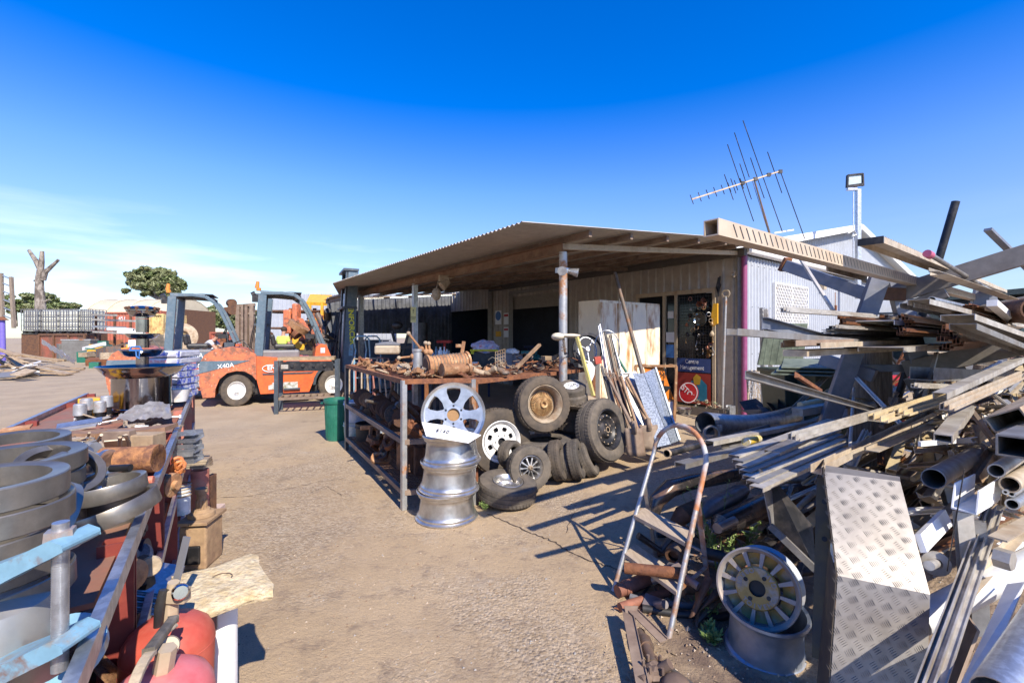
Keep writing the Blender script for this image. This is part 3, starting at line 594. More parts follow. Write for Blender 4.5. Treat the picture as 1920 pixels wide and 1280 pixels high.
# ---------------- forklift (local: x forward, z up, origin under the rear axle)
def forklift(loc,rz,label,mastlab=True,mh=2.87):
    t=thing('forklift',label,'forklift',loc,rz,'forklifts parked side by side')
    Wd=.62
    mb=MB()
    ol=[(-.66,.42),(-.70,.62),(-.66,.86),(-.60,1.0),(-.42,1.12),(-.15,1.17),(.15,1.14),(.40,1.04),(.40,.62),(.34,.55),(.30,.45),(.40,.26),(.36,.30)]
    ol=[(-.62,.20),(-.68,.45),(-.70,.66),(-.66,.90),(-.58,1.03),(-.40,1.13),(-.12,1.17),(.14,1.13),(.38,1.02),(.38,.50),(.30,.60),(.16,.68),(0,.70),(-.18,.66),(-.32,.54),(-.39,.36),(-.40,.20)]
    mb.prism(ol,(0,Wd,0),(1,0,0),(0,0,1),2*Wd)
    mb.build('counterweight',orangew,t,bev=.035)
    mb=MB(); mb.box((.0,0,.5),(.7,.9,.5)); mb.box((.9,0,.35),(1.5,.8,.3)); mb.build('chassis',blk,t)
    mb=MB(); ol=[(.385,.98),(.385,.52),(.46,.22),(1.46,.22),(1.60,.55),(1.72,.72),(1.95,.80),(1.95,.90),(1.5,.90),(.8,.94)]
    mb.prism(ol,(0,Wd-.01,0),(1,0,0),(0,0,1),2*Wd-.02); mb.box((1.2,0,.93),(.6,1.1,.04)); mb.build('side_panel',orange,t,bev=.02)
    mb=MB(); mb.slab((.5,-Wd-.003,.60),(1.5,-Wd-.003,.60),(1.56,-Wd-.003,.635),(.5,-Wd-.003,.63),.01); mb.box((1.3,-Wd,.70),(.3,.02,.03)); mb.box((1.12,-Wd+.0,.80),(.28,.012,.14)); mb.build('panel_trim',dslate,t)
    mb=MB(); 
    for s_ in (-1,1):
        mb.prism([(-.665,.90),(-.70,.66),(.12,.86),(.26,.90)][::s_],(0,s_*(Wd+.004),0),(1,0,0),(0,0,1),.006*-s_)
    mb.prism([(-.6,0),(.6,0),(.6,.24),(-.6,.24)],(-.712,0,.66),(0,1,0),(0.17,0,1),.008); mb.build('slate_band',slate,t)
    mb=MB(); mb.prism([(.62,.30),(1.22,.30),(1.22,.44),(.70,.44),(.70,.41),(.62,.38)],(0,-Wd-.002,0),(1,0,0),(0,0,1),.004); mb.build('data_sticker',mk('sticker_grey',(.5,.5,.48),.6,0,(.2,.18,.1),14,.55),t)
    text('ENFORCER',.13,inkw,'body_lettering',t,TM((.92,-Wd-.012,.74),(1,0,0),UP),sx=1.0,bold=.003)
    mb=MB(); mb.tube([(.66+.0+.16*math.cos(q),-Wd-.008,.73+.07*math.sin(q)) for q in [1.2+i*.35 for i in range(12)]],.008,6); mb.build('white_swoosh',inkw,t)
    # hood, seat
    mb=MB(); mb.box((.82,0,1.0),(.9,.72,.18)); mb.build('engine_cover',greyp,t,bev=.04)
    mb=MB(); mb.box((.95,0,1.16),(.46,.46,.11)); mb.box((.70,0,1.30),(.10,.46,.24),E=(0,-.2,0)); mb.build('seat',blackp,t,bev=.04)
    mb=MB(); mb.tube([(1.50+.17*math.cos(q)*.5,.17*math.sin(q)*1,1.47+.17*math.cos(q)*.86) for q in [i*PI/8 for i in range(16)]],.014,6,True); mb.cyl((1.50,0,1.47),(1.68,0,1.0),.03); mb.bar((1.5,-.16,1.47),(1.5,.16,1.47),.02); mb.build('steering_wheel',blackp,t)
    mb=MB(); ol=[(1.58,.90),(1.62,1.16),(1.72,1.22),(1.84,1.20),(1.97,.90)]; mb.prism(ol,(0,.55,0),(1,0,0),(0,0,1),1.1); mb.build('cowl',orange,t,bev=.03)
    mb=MB(); mb.box((1.76,-.555,1.08),(.1,.006,.11)); mb.build('cowl_sticker',mk('pale_sticker',(.45,.5,.55),.5),t)
    for y_ in (-.12,0,.1,.2): 
        pass
    mb=MB(); [mb.cyl((1.6,-.3+y_*.08,1.15),(1.55,-.3+y_*.08,1.42),.009,n=6) for y_ in range(4)]; mb.box((1.5,-.2,1.38),(.2,.4,.1)); mb.build('levers',blackp,t)
    # overhead guard
    mb=MB()
    for s_ in (-1,1):
        y=s_*.50
        mb.bar((.42,y,.98),(.50,y,2.22),.09,.17,up=(1,0,0)); 
        pts=[(.46,y,2.25),(.9,y,2.27),(1.15,y,2.24),(1.34,y,2.12),(1.48,y,1.9),(1.62,y,1.6),(1.80,y,1.18)]
        for a,b in zip(pts,pts[1:]): mb.bar(a,b,.07,.07)
    mb.bar((.5,-.5,2.25),(.5,.5,2.25),.08,.08); mb.bar((1.2,-.5,2.22),(1.2,.5,2.22),.06,.06)
    mb.build('overhead_guard',slate,t,bev=.01)
    mb=MB(); mb.box((.88,0,2.29),(.85,1.06,.02)); [mb.bar((.5,-.42+i*.12,2.255),(1.3,-.42+i*.12,2.21),.03,.04) for i in range(8)]; mb.build('guard_bars',dslate,t)
    mb=MB(); mb.cyl((.42,-.46,2.3),(.42,-.46,2.36),.05); mb.cyl((.38,-.36,2.36),(.40,-.36,2.50),.05,.035); mb.build('beacon',mk('amber_lens',(.6,.22,.03),.3),t)
    mb=MB(); mb.cyl((.36,-.47,2.24),(.28,-.47,2.2),.06); mb.box((.36,-.47,2.14),(.14,.12,.14)); mb.build('rear_lamp',blk,t)
    # wheels
    for x,r,y in ((0,.31,-.5),(0,.31,.5),(2.0,.345,-.54),(2.0,.345,.54)):
        mb=MB(); tyre_mb(mb,r,.22,r*.56,c=(x,y,r)); wh=mb.build('wheel',rubberb,t)
        mb=MB(); rimbarrel(mb,r*.56,.2,c=(x,y,r)); s_=-1 if y<0 else 1
        mb.lathe([(0,0),(r*.2,0),(r*.22,-.02),(r*.3,-.035),(r*.5,.0)],(x,y+s_*.06,r),(0,s_,0),24)
        mb.lathe([(0,.05),(r*.13,.05),(r*.15,0)],(x,y+s_*.07,r),(0,s_,0),16)
        for k in range(8): q=k*PI/4; mb.cyl((x+r*.24*math.cos(q),y+s_*.05,r+r*.24*math.sin(q)),(x+r*.24*math.cos(q),y+s_*.085,r+r*.24*math.sin(q)),.012,n=6)
        mb.build('rim',whitep,wh)
    mb=MB(); ang=[i*PI/10 for i in range(11)]
    for s_ in (-1,1): 
        o=[(2.0+.46*math.cos(q),.36+.44*math.sin(q)) for q in ang][4:]; i_=[(2.0+.40*math.cos(q),.36+.39*math.sin(q)) for q in ang][4:]
        mb.prism((o+i_[::-1])[::1],(0,s_*.62-(0.0),0),(1,0,0),(0,0,1),.2*s_)
    mb.build('front_mudguard',dslate,t)
    # mast
    lean=.035
    mb=MB()
    for s_ in (-1,1):
        y=s_*.38
        mb.bar((2.30,y,.1),(2.30+.05*mh,y,mh),.12,.26,'H',up=(1,0,0),t=.03); mb.bar((2.38,y-s_*.11,.14),(2.38+.13,y-s_*.11,mh-.06),.09,.16,'H',up=(1,0,0),t=.03)
    for z in (.35,mh*.7,mh-.02): mb.bar((2.28+.05*z,-.48,z),(2.28+.05*z,.48,z),.36 if z>1 else .16,.05)
    mb.build('mast',dslate,t,bev=.004)
    mb=MB()
    for s_ in (-1,1): mb.slab((2.20,s_*.445,.2),(2.44,s_*.445,.2),(2.60,s_*.445,mh-.06),(2.36,s_*.445,mh-.06),.008)
    mb.build('mast_side_plate',slate,t)
    mb=MB(); [mb.cyl((2.25,y,.3),(2.36,y,mh-.5),.035) for y in (-.22,.22)]; mb.cyl((2.33,-.05,.4),(2.42,-.05,mh-.4),.02); mb.cyl((2.33,.08,.4),(2.42,.08,mh-.4),.02); mb.build('lift_cylinder',galv,t)
    if mastlab:
        text('ENFORCER',.17,inky,'mast_lettering',t,TM((2.425,-.455,1.62),(.05,0,-1),(1,0,.05)),bold=.004)
        mb=MB(); mb.slab((2.36,-.45,.95),(2.46,-.45,.95),(2.47,-.45,1.2),(2.37,-.45,1.2),.006); mb.build('blue_sticker',lblue,t); mb=MB(); mb.slab((2.42,-.45,.65),(2.49,-.45,.65),(2.5,-.45,.85),(2.43,-.45,.85),.006); mb.box((2.50,-.45,2.55),(.05,.006,.08)); mb.build('white_sticker',cardw,t)
    mb=MB(); mb.box((2.55,0,.5),(.05,.95,.1)); mb.box((2.55,0,.2),(.05,.95,.1)); [mb.box((3.05,s_*.3,.09),(1.0,.12,.04)) for s_ in (-1,1)]; [mb.box((2.57,s_*.3,.3),(.05,.12,.45)) for s_ in (-1,1)]; mb.build('forks',blk,t)
    mb=MB()
    for y_ in (-.30,.30): mb.tube([(2.2,y_,.5),(2.05,y_,.9),(2.12,y_,1.4),(2.26,y_,2.0),(2.32,y_*.9,1.5),(2.3,y_*.8,.8)],.014,6)
    mb.tube([(1.9,-.2,.9),(2.05,-.25,1.2),(2.2,-.2,1.0),(2.25,-.1,.6)],.012,6); mb.tube([(.3,-.4,1.05),(.1,-.35,1.3),(-.05,-.2,1.25),(-.1,0,1.14)],.012,6); mb.build('hydraulic_hoses',blackp,t)
    mb=MB(); [mb.box((-.35+i*.05,-.1,1.145),(.02,.5,.03)) for i in range(8)]; mb.box((-.2,.2,1.2),(.2,.25,.1)); mb.build('rear_grille',dslate,t)
    mb=MB(); mb.box((1.1,-.64,.30),(.34,.06,.03)); mb.build('cab_step',dslate,t); mb=MB(); mb.tube([(1.66,-.5,1.0),(1.62,-.54,1.3),(1.6,-.54,1.5)],.012,6); mb.build('grab_handle',dslate,t)
    t.scale=(.92,1,1.03); return t
fa=math.atan2(.8,1.58)
f0=V((-5.85,9.75,0))
t=forklift(f0,fa,'orange forklift with dark blue mast and cage beside the canopy, nearest of the forklifts')
text('X40A',.12,inkw,'model_lettering',t,TM((-.2,-.63,.80),(1,0,.1),UP),sx=1.1)
t=forklift(f0+V((-2.2,.42,0)),fa,'worn orange forklift whose cage rises behind the chrome fountain',False,2.35)
text('X40A',.15,inkw,'model_lettering',t,TM((.95,-.63,.97),(1,0,-.06),UP)); mb=MB(); mb.prism([(.4,.84),(1.3,.86),(1.48,.90),(1.46,1.03),(.4,1.06)],(0,-.624,0),(1,0,0),(0,0,1),.006); mb.build('slate_side_band',slate,t)
# rusty third forklift mast
t=thing('rusty_forklift','rusty brown forklift with tall bare mast behind the two orange ones','forklift',P(455,660,13.5),world=True); d=13.5
t.location=G(0,1,0) if 0 else t.location
mb=MB(); [mb.bar(P(x,690,d),P(x,571,d),.11,.12) for x in (447,457,462,473)]; mb.bar(P(433,574,d),P(478,571,d),.08); mb.bar(P(433,588,d),P(478,588,d),.06); mb.build('mast',steelbr,t)
mb=MB(); mb.box(P(452,672,13.9),(.9,.8,.5)); mb.build('body',rust,t,bev=.05); mb=MB(); mb.cyl(P(437,580,d-.1),P(437,580,d+.1),.16); mb.cyl(P(436,568,d-.1),P(432,568,d+.1),.12);mb.cyl(P(425,585,d-.1),P(425,585,d+.1),.15); mb.build('work_lamp',rustd,t)
mb=MB(); [mb.cyl(P(x,700,14),P(x,700,14)+V((0,.2,0)),.3) for x in (440,475)]; mb.build('wheel',rubber,t)
# ---------------- barbecue bench in front of the forklift
b0=V((-4.30,8.3,0)); b1=V((-3.32,8.62,0)); dx=(b1-b0); bl=dx.length; dx.normalize(); dy=V((-dx.y,dx.x,0))
t=thing('grill_bench','dark steel grill bench with wooden top and control knobs in front of the forklift','bench',b0,world=True)
Q=lambda x,y,z: b0+dx*x+dy*y+UP*z
mb=MB(); mb.slab(Q(.02,-.02,1.03),Q(bl-.04,-.02,1.03),Q(bl-.04,.5,1.03),Q(.02,.5,1.03),.06); mb.build('wooden_top',wood,t)
for x,y in ((0,0),(bl,0),(0,.5),(bl,.5)): mb=MB(); mb.bar(Q(x,y,0),Q(x,y,.97),.07,up=dx); mb.build('leg',dslate,t)
mb=MB(); mb.bar(Q(.06,0,.86),Q(bl-.06,0,.86),.04,.18); pn=mb.build('control_panel',blk,t)
for i,x in enumerate((.27,.45,.63,.82)): mb=MB(); mb.cyl(Q(x,-.02,.88),Q(x,-.06,.88),.03); mb.build('knob',blackp,pn)
mb=MB(); mb.slab(Q(.08,-.024,.82),Q(.2,-.024,.82),Q(.2,-.024,.9),Q(.08,-.024,.9),.003); mb.build('name_plate',aluw,pn)
mb=MB(); mb.bar(Q(.03,.02,.27),Q(bl,.02,.27),.04,.05); mb.bar(Q(.03,.48,.27),Q(bl,.48,.27),.04,.05); [mb.bar(Q(.05+i*.12,.02,.28),Q(.05+i*.12,.48,.28),.025) for i in range(10)]; mb.build('slatted_shelf',steelbr,t)
# ---------------- people
def person(loc,rz,label,shirt,trouser,hair,bend=0.,sc_=1.,arms=0):
    t=thing('person',label,'person',loc,rz)
    hipz=.95; b=bend
    def sp(h,o=0.): # along the spine from hip
        return V((math.sin(b)*h+math.cos(b)*o,0,hipz+math.cos(b)*h-math.sin(b)*o))
    def body(name,chains,m):
        me=bpy.data.meshes.new(name); vs=[];es=[];rs=[]
        for ch in chains:
            o=len(vs)
            for k,(p,r) in enumerate(ch): 
                vs.append(tuple(p)); rs.append(r)
                if k: es.append((o+k-1,o+k))
        # weld equal vertices
        mp={};idx=[];V2=[];R2=[]
        for v,r in zip(vs,rs):
            key=tuple(round(c,4) for c in v)
            if key not in mp: mp[key]=len(V2); V2.append(v); R2.append(r)
            idx.append(mp[key])
        es=list({tuple(sorted((idx[a],idx[c]))) for a,c in es if idx[a]!=idx[c]})
        me.from_pydata(V2,es,[]); me.materials.append(m); o=bpy.data.objects.new(name,me); COL.objects.link(o); o.parent=t
        s=o.modifiers.new('skin','SKIN'); sub=o.modifiers.new('sub','SUBSURF'); sub.levels=2; sub.render_levels=2
        for i,v in enumerate(me.skin_vertices[0].data): v.radius=R2[i] if isinstance(R2[i],tuple) else (R2[i],R2[i]); v.use_root=(i==0)
        s.use_smooth_shade=True; return o
    neck=sp(.55); chest=sp(.42); hip=V((0,0,hipz)); head=sp(.72,.03)
    ch=[[(hip,(.13,.1)),(sp(.2),(.12,.1)),(chest,(.16,.1)),(sp(.52),(.09,.07)),(neck,(.055,.055)),(sp(.63),(.06,.06)),(head,(.085,.095)),(sp(.80,.02),(.05,.06))]]
    for s_ in (-1,1):
        sh=sp(.47)+V((0,s_*.17,0)); 
        if arms: el=sh+V((.18,s_*.05,-.22)); hd=el+V((.2,-s_*.04,-.12))
        else: el=sh+V((.02,s_*.05,-.28)); hd=el+V((.08,0,-.25))
        ch.append([(chest,(.16,.1)),(sh,.055),(el,.042),(hd,.03)])
        dv=(hd-el).normalized()
        sd=V((0,1,0))
        for f in range(4): 
            q=hd+dv*.05+sd*(f-1.5)*.018; ch.append([(hd,.03),(q,.011),(q+dv*.05+V((0,0,-.015)),.008)])
        ch.append([(hd,.03),(hd+V((.03,-s_*.035,-.02)),.011),(hd+V((.045,-s_*.04,-.05)),.009)])
        kn=V((.03,s_*.1,.5)); an=V((-.02,s_*.11,.09))
        ch.append([(hip,(.13,.1)),(V((0,s_*.09,hipz-.1)),.085),(kn,.06),(an,.04),(an+V((.14,0,-.045)),.035)])
    body('body',ch,skin)
    sh_=[[(sp(-.02),(.15,.12)),(sp(.2),(.14,.12)),(chest,(.175,.115)),(sp(.5),(.1,.08))]]
    for s_ in (-1,1):
        sh=sp(.47)+V((0,s_*.17,0)); el=sh+(V((.10,s_*.03,-.12)) if arms else V((.01,s_*.03,-.16))); sh_.append([(chest,(.175,.115)),(sh,.07),(el,.06)])
    body('shirt',sh_,shirt)
    tr=[[(hip+V((0,0,.04)),(.145,.115)),(hip,(.14,.115))]]
    for s_ in (-1,1): tr.append([(hip,(.14,.115)),(V((0,s_*.09,hipz-.1)),.1),(V((.03,s_*.1,.5)),.075),(V((-.02,s_*.11,.12)),.055)])
    body('trousers',tr,trouser)
    mb=MB(); mb.sph(head+V((-.02,0,.035)),.105,(1,.9,.9),n=14); mb.build('hair',hair,t)
    mb=MB(); [mb.sph(head+V((.095,s_*.033,.0)),.012) for s_ in (-1,1)]; mb.sph(head+V((.11,0,-.03)),.016); mb.bar(head+V((.098,-.025,-.06)),head+V((.098,.025,-.06)),.008); mb.build('face_features',mk('face_dark',(.12,.06,.05),.6),t)
    t.scale=(sc_,)*3; return t
hiv=mk('hi_vis_yellow',(.62,.75,.14),.7,0,var=.1); navy=mk('navy_cloth',(.02,.03,.08),.8,0,var=.2); hairm=mk('brown_hair',(.05,.03,.02),.8,var=.2); greys=mk('pale_grey_cloth',(.5,.52,.56),.8,0,var=.1)
person(V((P(528,640,14.6).x,14.6,0)),1.4,'person in a yellow high visibility shirt and navy trousers seen from behind beyond the forklift',hiv,navy,hairm,.15,.98)
person(V((P(383,640,13.6).x-.1,13.6,0)),.2,'person in a pale grey shirt bending over behind the forklifts',greys,navy,hairm,.75,.98,1)
# ---------------- background trees
def leaves(mb,c,rad,n,sz,m=0,squash=1):
    for i in range(n):
        d=V((random.gauss(0,1),random.gauss(0,1),random.gauss(0,1))).normalized()*(U(.35,1)**.5)
        p=V(c)+V((d.x*rad[0],d.y*rad[1],d.z*rad[2])); a=rv(1).normalized()*sz*U(.5,1.2); b=a.cross(rv(1)).normalized()*sz*U(.3,.7)
        mb.add([p-a,p+b*.8,p+a,p-b*.8],[(0,1,2,3)],False,m)
def tree(name,label,cat,px,base,d,h,crowns,leafs,trunkpts,group=None,sz=.25,dens=1.):
    r=thing(name,label,cat,V(((px-CX)/F*d,d,0)),0,group)
    o=r.location.copy(); K=lambda x,y,dd=0:P(x,y,d+dd)-o
    mb=MB()
    for pts,rr in trunkpts:
        mb.tube([K(*p) for p in pts],[rr*(1-.75*i/(len(pts)-1)) for i in range(len(pts))],7)
    mb.build('trunk',bark,r)
    mb=MB()
    for (x,y,rx,rz_) in crowns:
        ra=rx/F*d; rb=rz_/F*d; c=K(x,y)
        ncl=max(4,int(rx*rz_/14))
        for k in range(ncl):
            q=rv(1); 
            if q.length>1: q=q.normalized()
            cc=c+V((q.x*ra*.8,q.y*ra*.8,q.z*rb*.8)); leaves(mb,cc,(ra*.34,ra*.34,rb*.32),int(70*dens),sz,random.randrange(len(leafs)))
    mb.build('crown',leafs,r); return r
tree('gum_tree','large spreading gum tree behind the cream arched shed','tree',290,600,80,13,[(262,520,24,15),(290,510,26,9),(305,524,22,18),(285,535,30,12),(318,515,10,9),(243,530,10,8),(336,532,13,14),(330,548,10,6),(310,547,14,9),(232,543,8,6),(276,548,14,8)],[leafd,leafd,leafg],
 [([(298,600),(296,560),(285,535),(265,525)],.5),([(297,570),(300,540),(310,522)],.35),([(299,575),(322,552),(333,535)],.3),([(296,560),(270,548),(248,535)],.25)],None,.42,1.3)
for i,(x,y,rx,rz_,d,l) in enumerate([(30,563,22,10,90,'low dark gum tree behind the timber at far left'),(72,560,26,12,88,'round bushy tree behind the bare trunk'),(115,572,26,7,92,'low green bush right of the bare trunk'),(142,573,11,7,93,'small dark bush left of the cream shed')]):
    tree('bushy_tree',l,'tree',x,610,d,6,[(x,y,rx,rz_),(x-6,y+8,rx*.9,rz_),(x+5,y+16,rx,rz_)],[leafd,leafg],[([(x,612),(x,y)],.3)],None,.4,1.)
for i,(x,y,rx,rz_,d,l) in enumerate([(345,580,18,12,85,'green bush just right of the rear forklift cage'),(375,584,20,10,88,'green bush seen through the rear forklift cage'),(405,583,16,11,86,'dark green bush left of the rusty mast'),(432,588,16,10,84,'bright green bush beside the rusty mast'),(470,592,14,10,84,'bright green bush behind the rusty mast')]):
    tree('background_bush',l,'bush',x,618,d,6,[(x,y,rx,rz_),(x,y+12,rx*1.1,rz_*1.1),(x+4,y+22,rx*1.1,rz_)],[leafg,leafd],[([(x,615),(x,y)],.25)],None,.4,1.1)
# dead trunk
r=thing('dead_tree','tall bare lopped tree trunk with three stub limbs','tree',V(((75-CX)/F*34,34,0))); o=r.location; K=lambda x,y,dd=0:P(x,y,34+dd)-o
mb=MB(); mb.tube([K(78,640),(K(76,600)),K(76,570),K(74,545),K(74,520),K(76,505),K(78,490),K(79,471)],[.45,.36,.32,.28,.24,.21,.17,.12],12)
mb.build('trunk',bark,r)
for pts,rr in (([K(76,505),K(68,490),K(54,469)],[.2,.16,.1]),([K(80,525),K(85,510),K(96,500),K(110,487)],[.2,.17,.13,.09]),([K(74,520),K(69,519)],[.14,.1]),([K(72,527),K(64,526)],[.12,.07]),([K(76,570),K(90,562),K(96,560)],[.08,.05,.02])): mb=MB(); mb.tube(pts,rr,8); mb.build('limb',bark,r)
# cream arched shed
d=60; t=thing('arched_shed','large cream arched shed behind the red containers','shed',P(232,632,d),world=True)
mb=MB(); x0,x1=P(152,0,d).x,P(306,0,d).x; zt=P(0,556,d).z; n=14; rad=zt*.75
sec=[(rad*math.cos(PI*i/n),zt*.42+zt*.58*math.sin(PI*i/n)) for i in range(n+1)]; sec=[(rad,0)]+sec+[(-rad,0)]
vs=[]
for x,yo in ((x0,0),(x1,0)): vs+=[V((x,d+rad+a,z)) for a,z in sec]
k=len(sec); mb.add(vs,[(i,i+1,k+i+1,k+i) for i in range(k-1)],True); mb.add(vs,[list(range(k)),list(range(k,2*k))[::-1]]); mb.build('shell',cream,t)
mb=MB(); [mb.tube([V((x0+(x1-x0)*q,d+rad+a*1.01,z*1.01)) for a,z in sec],.06,5) for q in (.0,.25,.5,.75,1)]; mb.build('rib',cream,t)
mb=MB(); mb.box(V((x1+.4,d+rad,zt*.4)),(.8,rad*1.7,zt*.75)); mb.build('end_wall',rustd,t)
def container(label,x0,x1,yt,d,m,cat='container',name='shipping_container',g=None):
    t=thing(name,label,cat,V(((x0+x1)/2/F*d-CX/F*d,d,0)),world=True,group=g); a=P(x0,0,d).x; b=P(x1,0,d).x; z=P(0,yt,d).z
    mb=MB(); n=max(6,int((b-a)/.28)); vs=[]
    for i in range(n*4+1):
        o=(0,0,.05,.05)[i%4]; vs+=[V((a+(b-a)*i/(n*4),d+o,.15)),V((a+(b-a)*i/(n*4),d+o,z-.1))]
    mb.add(vs,[(2*i,2*i+2,2*i+3,2*i+1) for i in range(n*4)]); mb.box(((a+b)/2,d+1.25,z/2+.1),((b-a)-.02,2.3,z-.25)); mb.build('corrugated_side',m,t)
    mb=MB(); [mb.bar((a,d-.02,zz),(b,d-.02,zz),.08,.14) for zz in (.12,z-.07)]; [mb.bar((x,d-.02,.1),(x,d-.02,z),.12,.1) for x in (a,b)]; mb.build('frame',m,t); return t
t=container('faded red shipping container with white lettering left of the fountain',172,242,585,44,contr); text('451',.5,inkw,'container_number',t,TM(P(229,597,43.9),(1,0,0),UP))
container('faded red shipping container behind the fountain column',244,302,582,42,contr)
container('small rust red container low behind the forklifts',395,440,622,34,contr)
container('pale yellow steel container right of the fountain',282,306,588,33,mk('pale_yellow_sheet',(.6,.48,.2),.6,0,(.4,.2,.08),3,.55,.1))
t=thing('skip_bin','rusty red skip bin with a dark rim behind the grey box','skip',P(132,672,30),world=True)
mb=MB(); a=V((P(75,0,31).x,31,0)); b=V((P(160,0,29.5).x,29.5,0)); c=V((P(192,0,33).x,33,0)); zt=P(0,627,30).z
mb.add([a,b,c,a+c-b,a+UP*zt,b+UP*zt,c+UP*zt,a+c-b+UP*zt],[(0,1,5,4),(1,2,6,5),(2,3,7,6),(3,0,4,7),(0,1,2,3)]); mb.build('bin_body',mk('skip_rust',(.32,.10,.06),.8,0,(.15,.08,.05),1.2,.5,.12),t)
mb=MB(); [mb.bar(p+UP*zt,q+UP*zt,.14,.14) for p,q in ((a,b),(b,c),(c,a+c-b),(a+c-b,a))]; [mb.bar(a.lerp(b,q)-UP*0+V((0,-.05,0)),a.lerp(b,q)+V((0,-.05,0))+UP*zt,.1) for q in (0,.33,.66,1)]; mb.build('rim',rustd,t)
t=thing('steel_box','grey dented steel box in front of the rusty skip','box',P(150,676,27),world=True)
mb=MB(); c=P(150,658,27); mb.box((c.x,27,.62),(1.3,1.0,1.24),.4); mb.box((c.x-1.0,27.3,.55),(.9,.8,.9),.9); mb.build('box_body',mk('grey_box',(.2,.2,.19),.6,.2,(.12,.11,.1),2,.5,.2),t,bev=.02); mb=MB(); mb.box((c.x,27,1.25),(1.36,1.06,.05),.4); mb.build('box_lid',galvr,t)
# IBC tanks
def ibc(label,x0,x1,d):
    t=thing('liquid_tank',label,'tank',P((x0+x1)/2,632,d),world=True,group='white caged liquid tanks'); a=P(x0,0,d).x; b=P(x1,0,d).x; z0=P(0,620,d).z; z1=P(0,580,d).z; 
    mb=MB(); mb.box(((a+b)/2,d+.6,(z0+z1)/2),(b-a-.1,1.0,z1-z0-.1)); mb.build('tank',mk('tank_white',(.62,.63,.56),.5,0,(.5,.5,.42),1,.55,.2),t,bev=.08)
    mb=MB(); n=7
    for i in range(n+1): x=a+(b-a)*i/n; mb.bar((x,d+U(-.02,.02),z0),(x+U(-.04,.04),d,z1),.035); 
    for i in range(5): z=z0+(z1-z0)*i/4; mb.bar((a,d-.02,z),(b,d-.02,z+U(-.04,.04)),.035); mb.bar((b,d,z),(b,d+1.1,z),.035)
    for i in range(5): mb.bar((b,d+1.1*i/4,z0),(b,d+1.1*i/4,z1),.035)
    mb.build('cage',greyp,t); mb=MB(); [mb.box((a+(b-a)*q,d+.6,z0-.1),(.2,1.1,.16)) for q in (.12,.5,.88)]; mb.box(((a+b)/2,d+.6,z0-.22),(b-a,1.2,.06)); mb.build('pallet',blk,t)
    mb=MB(); mb.bar(((a+b)/2,d+.6,0),((a+b)/2,d+.6,z0-.24),1.2,b-a,up=(0,1,0)); mb.build('stand',rustd,t)
ibc('white caged liquid tank at the left of the pair behind the rusty skip',40,70,32); ibc('white caged liquid tank with bent bars beside the bare trunk',70,105,32.2)
ibc('white caged liquid tank with orange stains left of the containers',107,146,31.8); ibc('white caged liquid tank nearest the red containers',147,173,31.9)
# cantilever stock
for i,(x0,y0,x1,y1,l) in enumerate([(172,590,218,591,'uppermost pale beam on the rack in front of the red containers'),(174,599,260,602,'long white beam second from the top by the red containers'),(174,612,235,614,'grey beam third from the top by the red containers'),(175,622,262,626,'lowest pale beam in front of the red containers')]):
    mb=MB(); mb.bar(P(x0,y0,30),P(x1,y1,29),.12,.12); mb.build('steel_beam',aluw if i!=2 else galv,label=l,cat='beam',group='beams racked by the containers')
t=thing('beam_rack','low steel rack carrying the pale beams by the red containers','rack',P(200,640,30.2),world=True)
for x in (180,215,245): mb=MB(); mb.bar(V((P(x,0,30.2).x,30.2,0)),P(x,588,30.2),.1); mb.build('upright',rustd,t)
for x,y in ((203,615),(222,621)): mb=MB(); c=P(x+15,y+3,28.5); mb.bar(P(x,y+2,28.5),P(x+48,y+4,28.5),.24,.24,'pipe'); mb.build('white_pipe',whitep,label='short white pipe lying by the containers, '+('upper' if x<210 else 'lower')+' one',cat='pipe')
# timber heap, plastic, frame, purple post
mb=MB(); base=V((P(0,0,18).x,18,0))
plk=[]
for i in range(34):
    x=U(-30,75); d=U(15.5,21); z=max(.1,(1-(x+30)/125)*1.25*U(.2,1)); a=P(x,0,d); a.z=z; b=a+V((U(.6,2.2),U(-1.2,1.0),-U(.15,.6))); b.z=max(.05,b.z)
    mb=MB(); mb.bar(a,b,U(.1,.3),U(.03,.06)); mb.build('timber_plank',random.choice([wood,wood,tan,timber]),label='weathered plank in the timber heap at the far left of the yard',cat='plank',group='planks heaped at the far left')
for i in range(26):
    x=U(-40,60); d=U(14.5,18); c=P(x,0,d); c.z=U(.05,.35); mb=MB(); mb.box(c,(U(.3,1.1),U(.3,.8),U(.02,.06)),E=(U(-.4,.4),U(-.4,.4),U(0,3))); mb.build('sheet_scrap',random.choice([whitep,tan,greyp,wood]),label='flat offcut of sheet strewn at the foot of the timber heap',cat='scrap',group='sheet offcuts at the far left')
t=thing('plastic_sheeting','crumpled white sheeting sliding off the timber heap','sheeting',P(95,660,21),world=True) if 0 else None
mb=MB(); 
def fs(u,v): 
    x=78+u*62; y=634+u*40+v*10; p=P(x,y,22-u*2.5+v); return p+V((0,0,.14*noise.noise(V((u*9,v*5,1)))))
mb.sheet(None,24,6,fs); mb.build('crumpled_sheeting',whitep,label='crumpled white sheeting sliding off the timber heap',cat='sheeting')
d=17.8; mb=MB(); mb.cyl(V((P(6,0,d).x,d,0)),P(4,600,d),.09); t=thing('violet_post','violet round post with a rusty cap at the far left edge','post',V((P(6,0,d).x,d,0)),world=True); mb.build('post',violet,t); mb=MB(); mb.cyl(P(4,600,d),P(4,594,d),.2,.06); mb.build('cap',rust,t)
t=thing('stock_ramp_frame','tall grey steel ladder frame leaning at the far left edge','frame',V((P(12,0,20).x,20,0)),world=True)
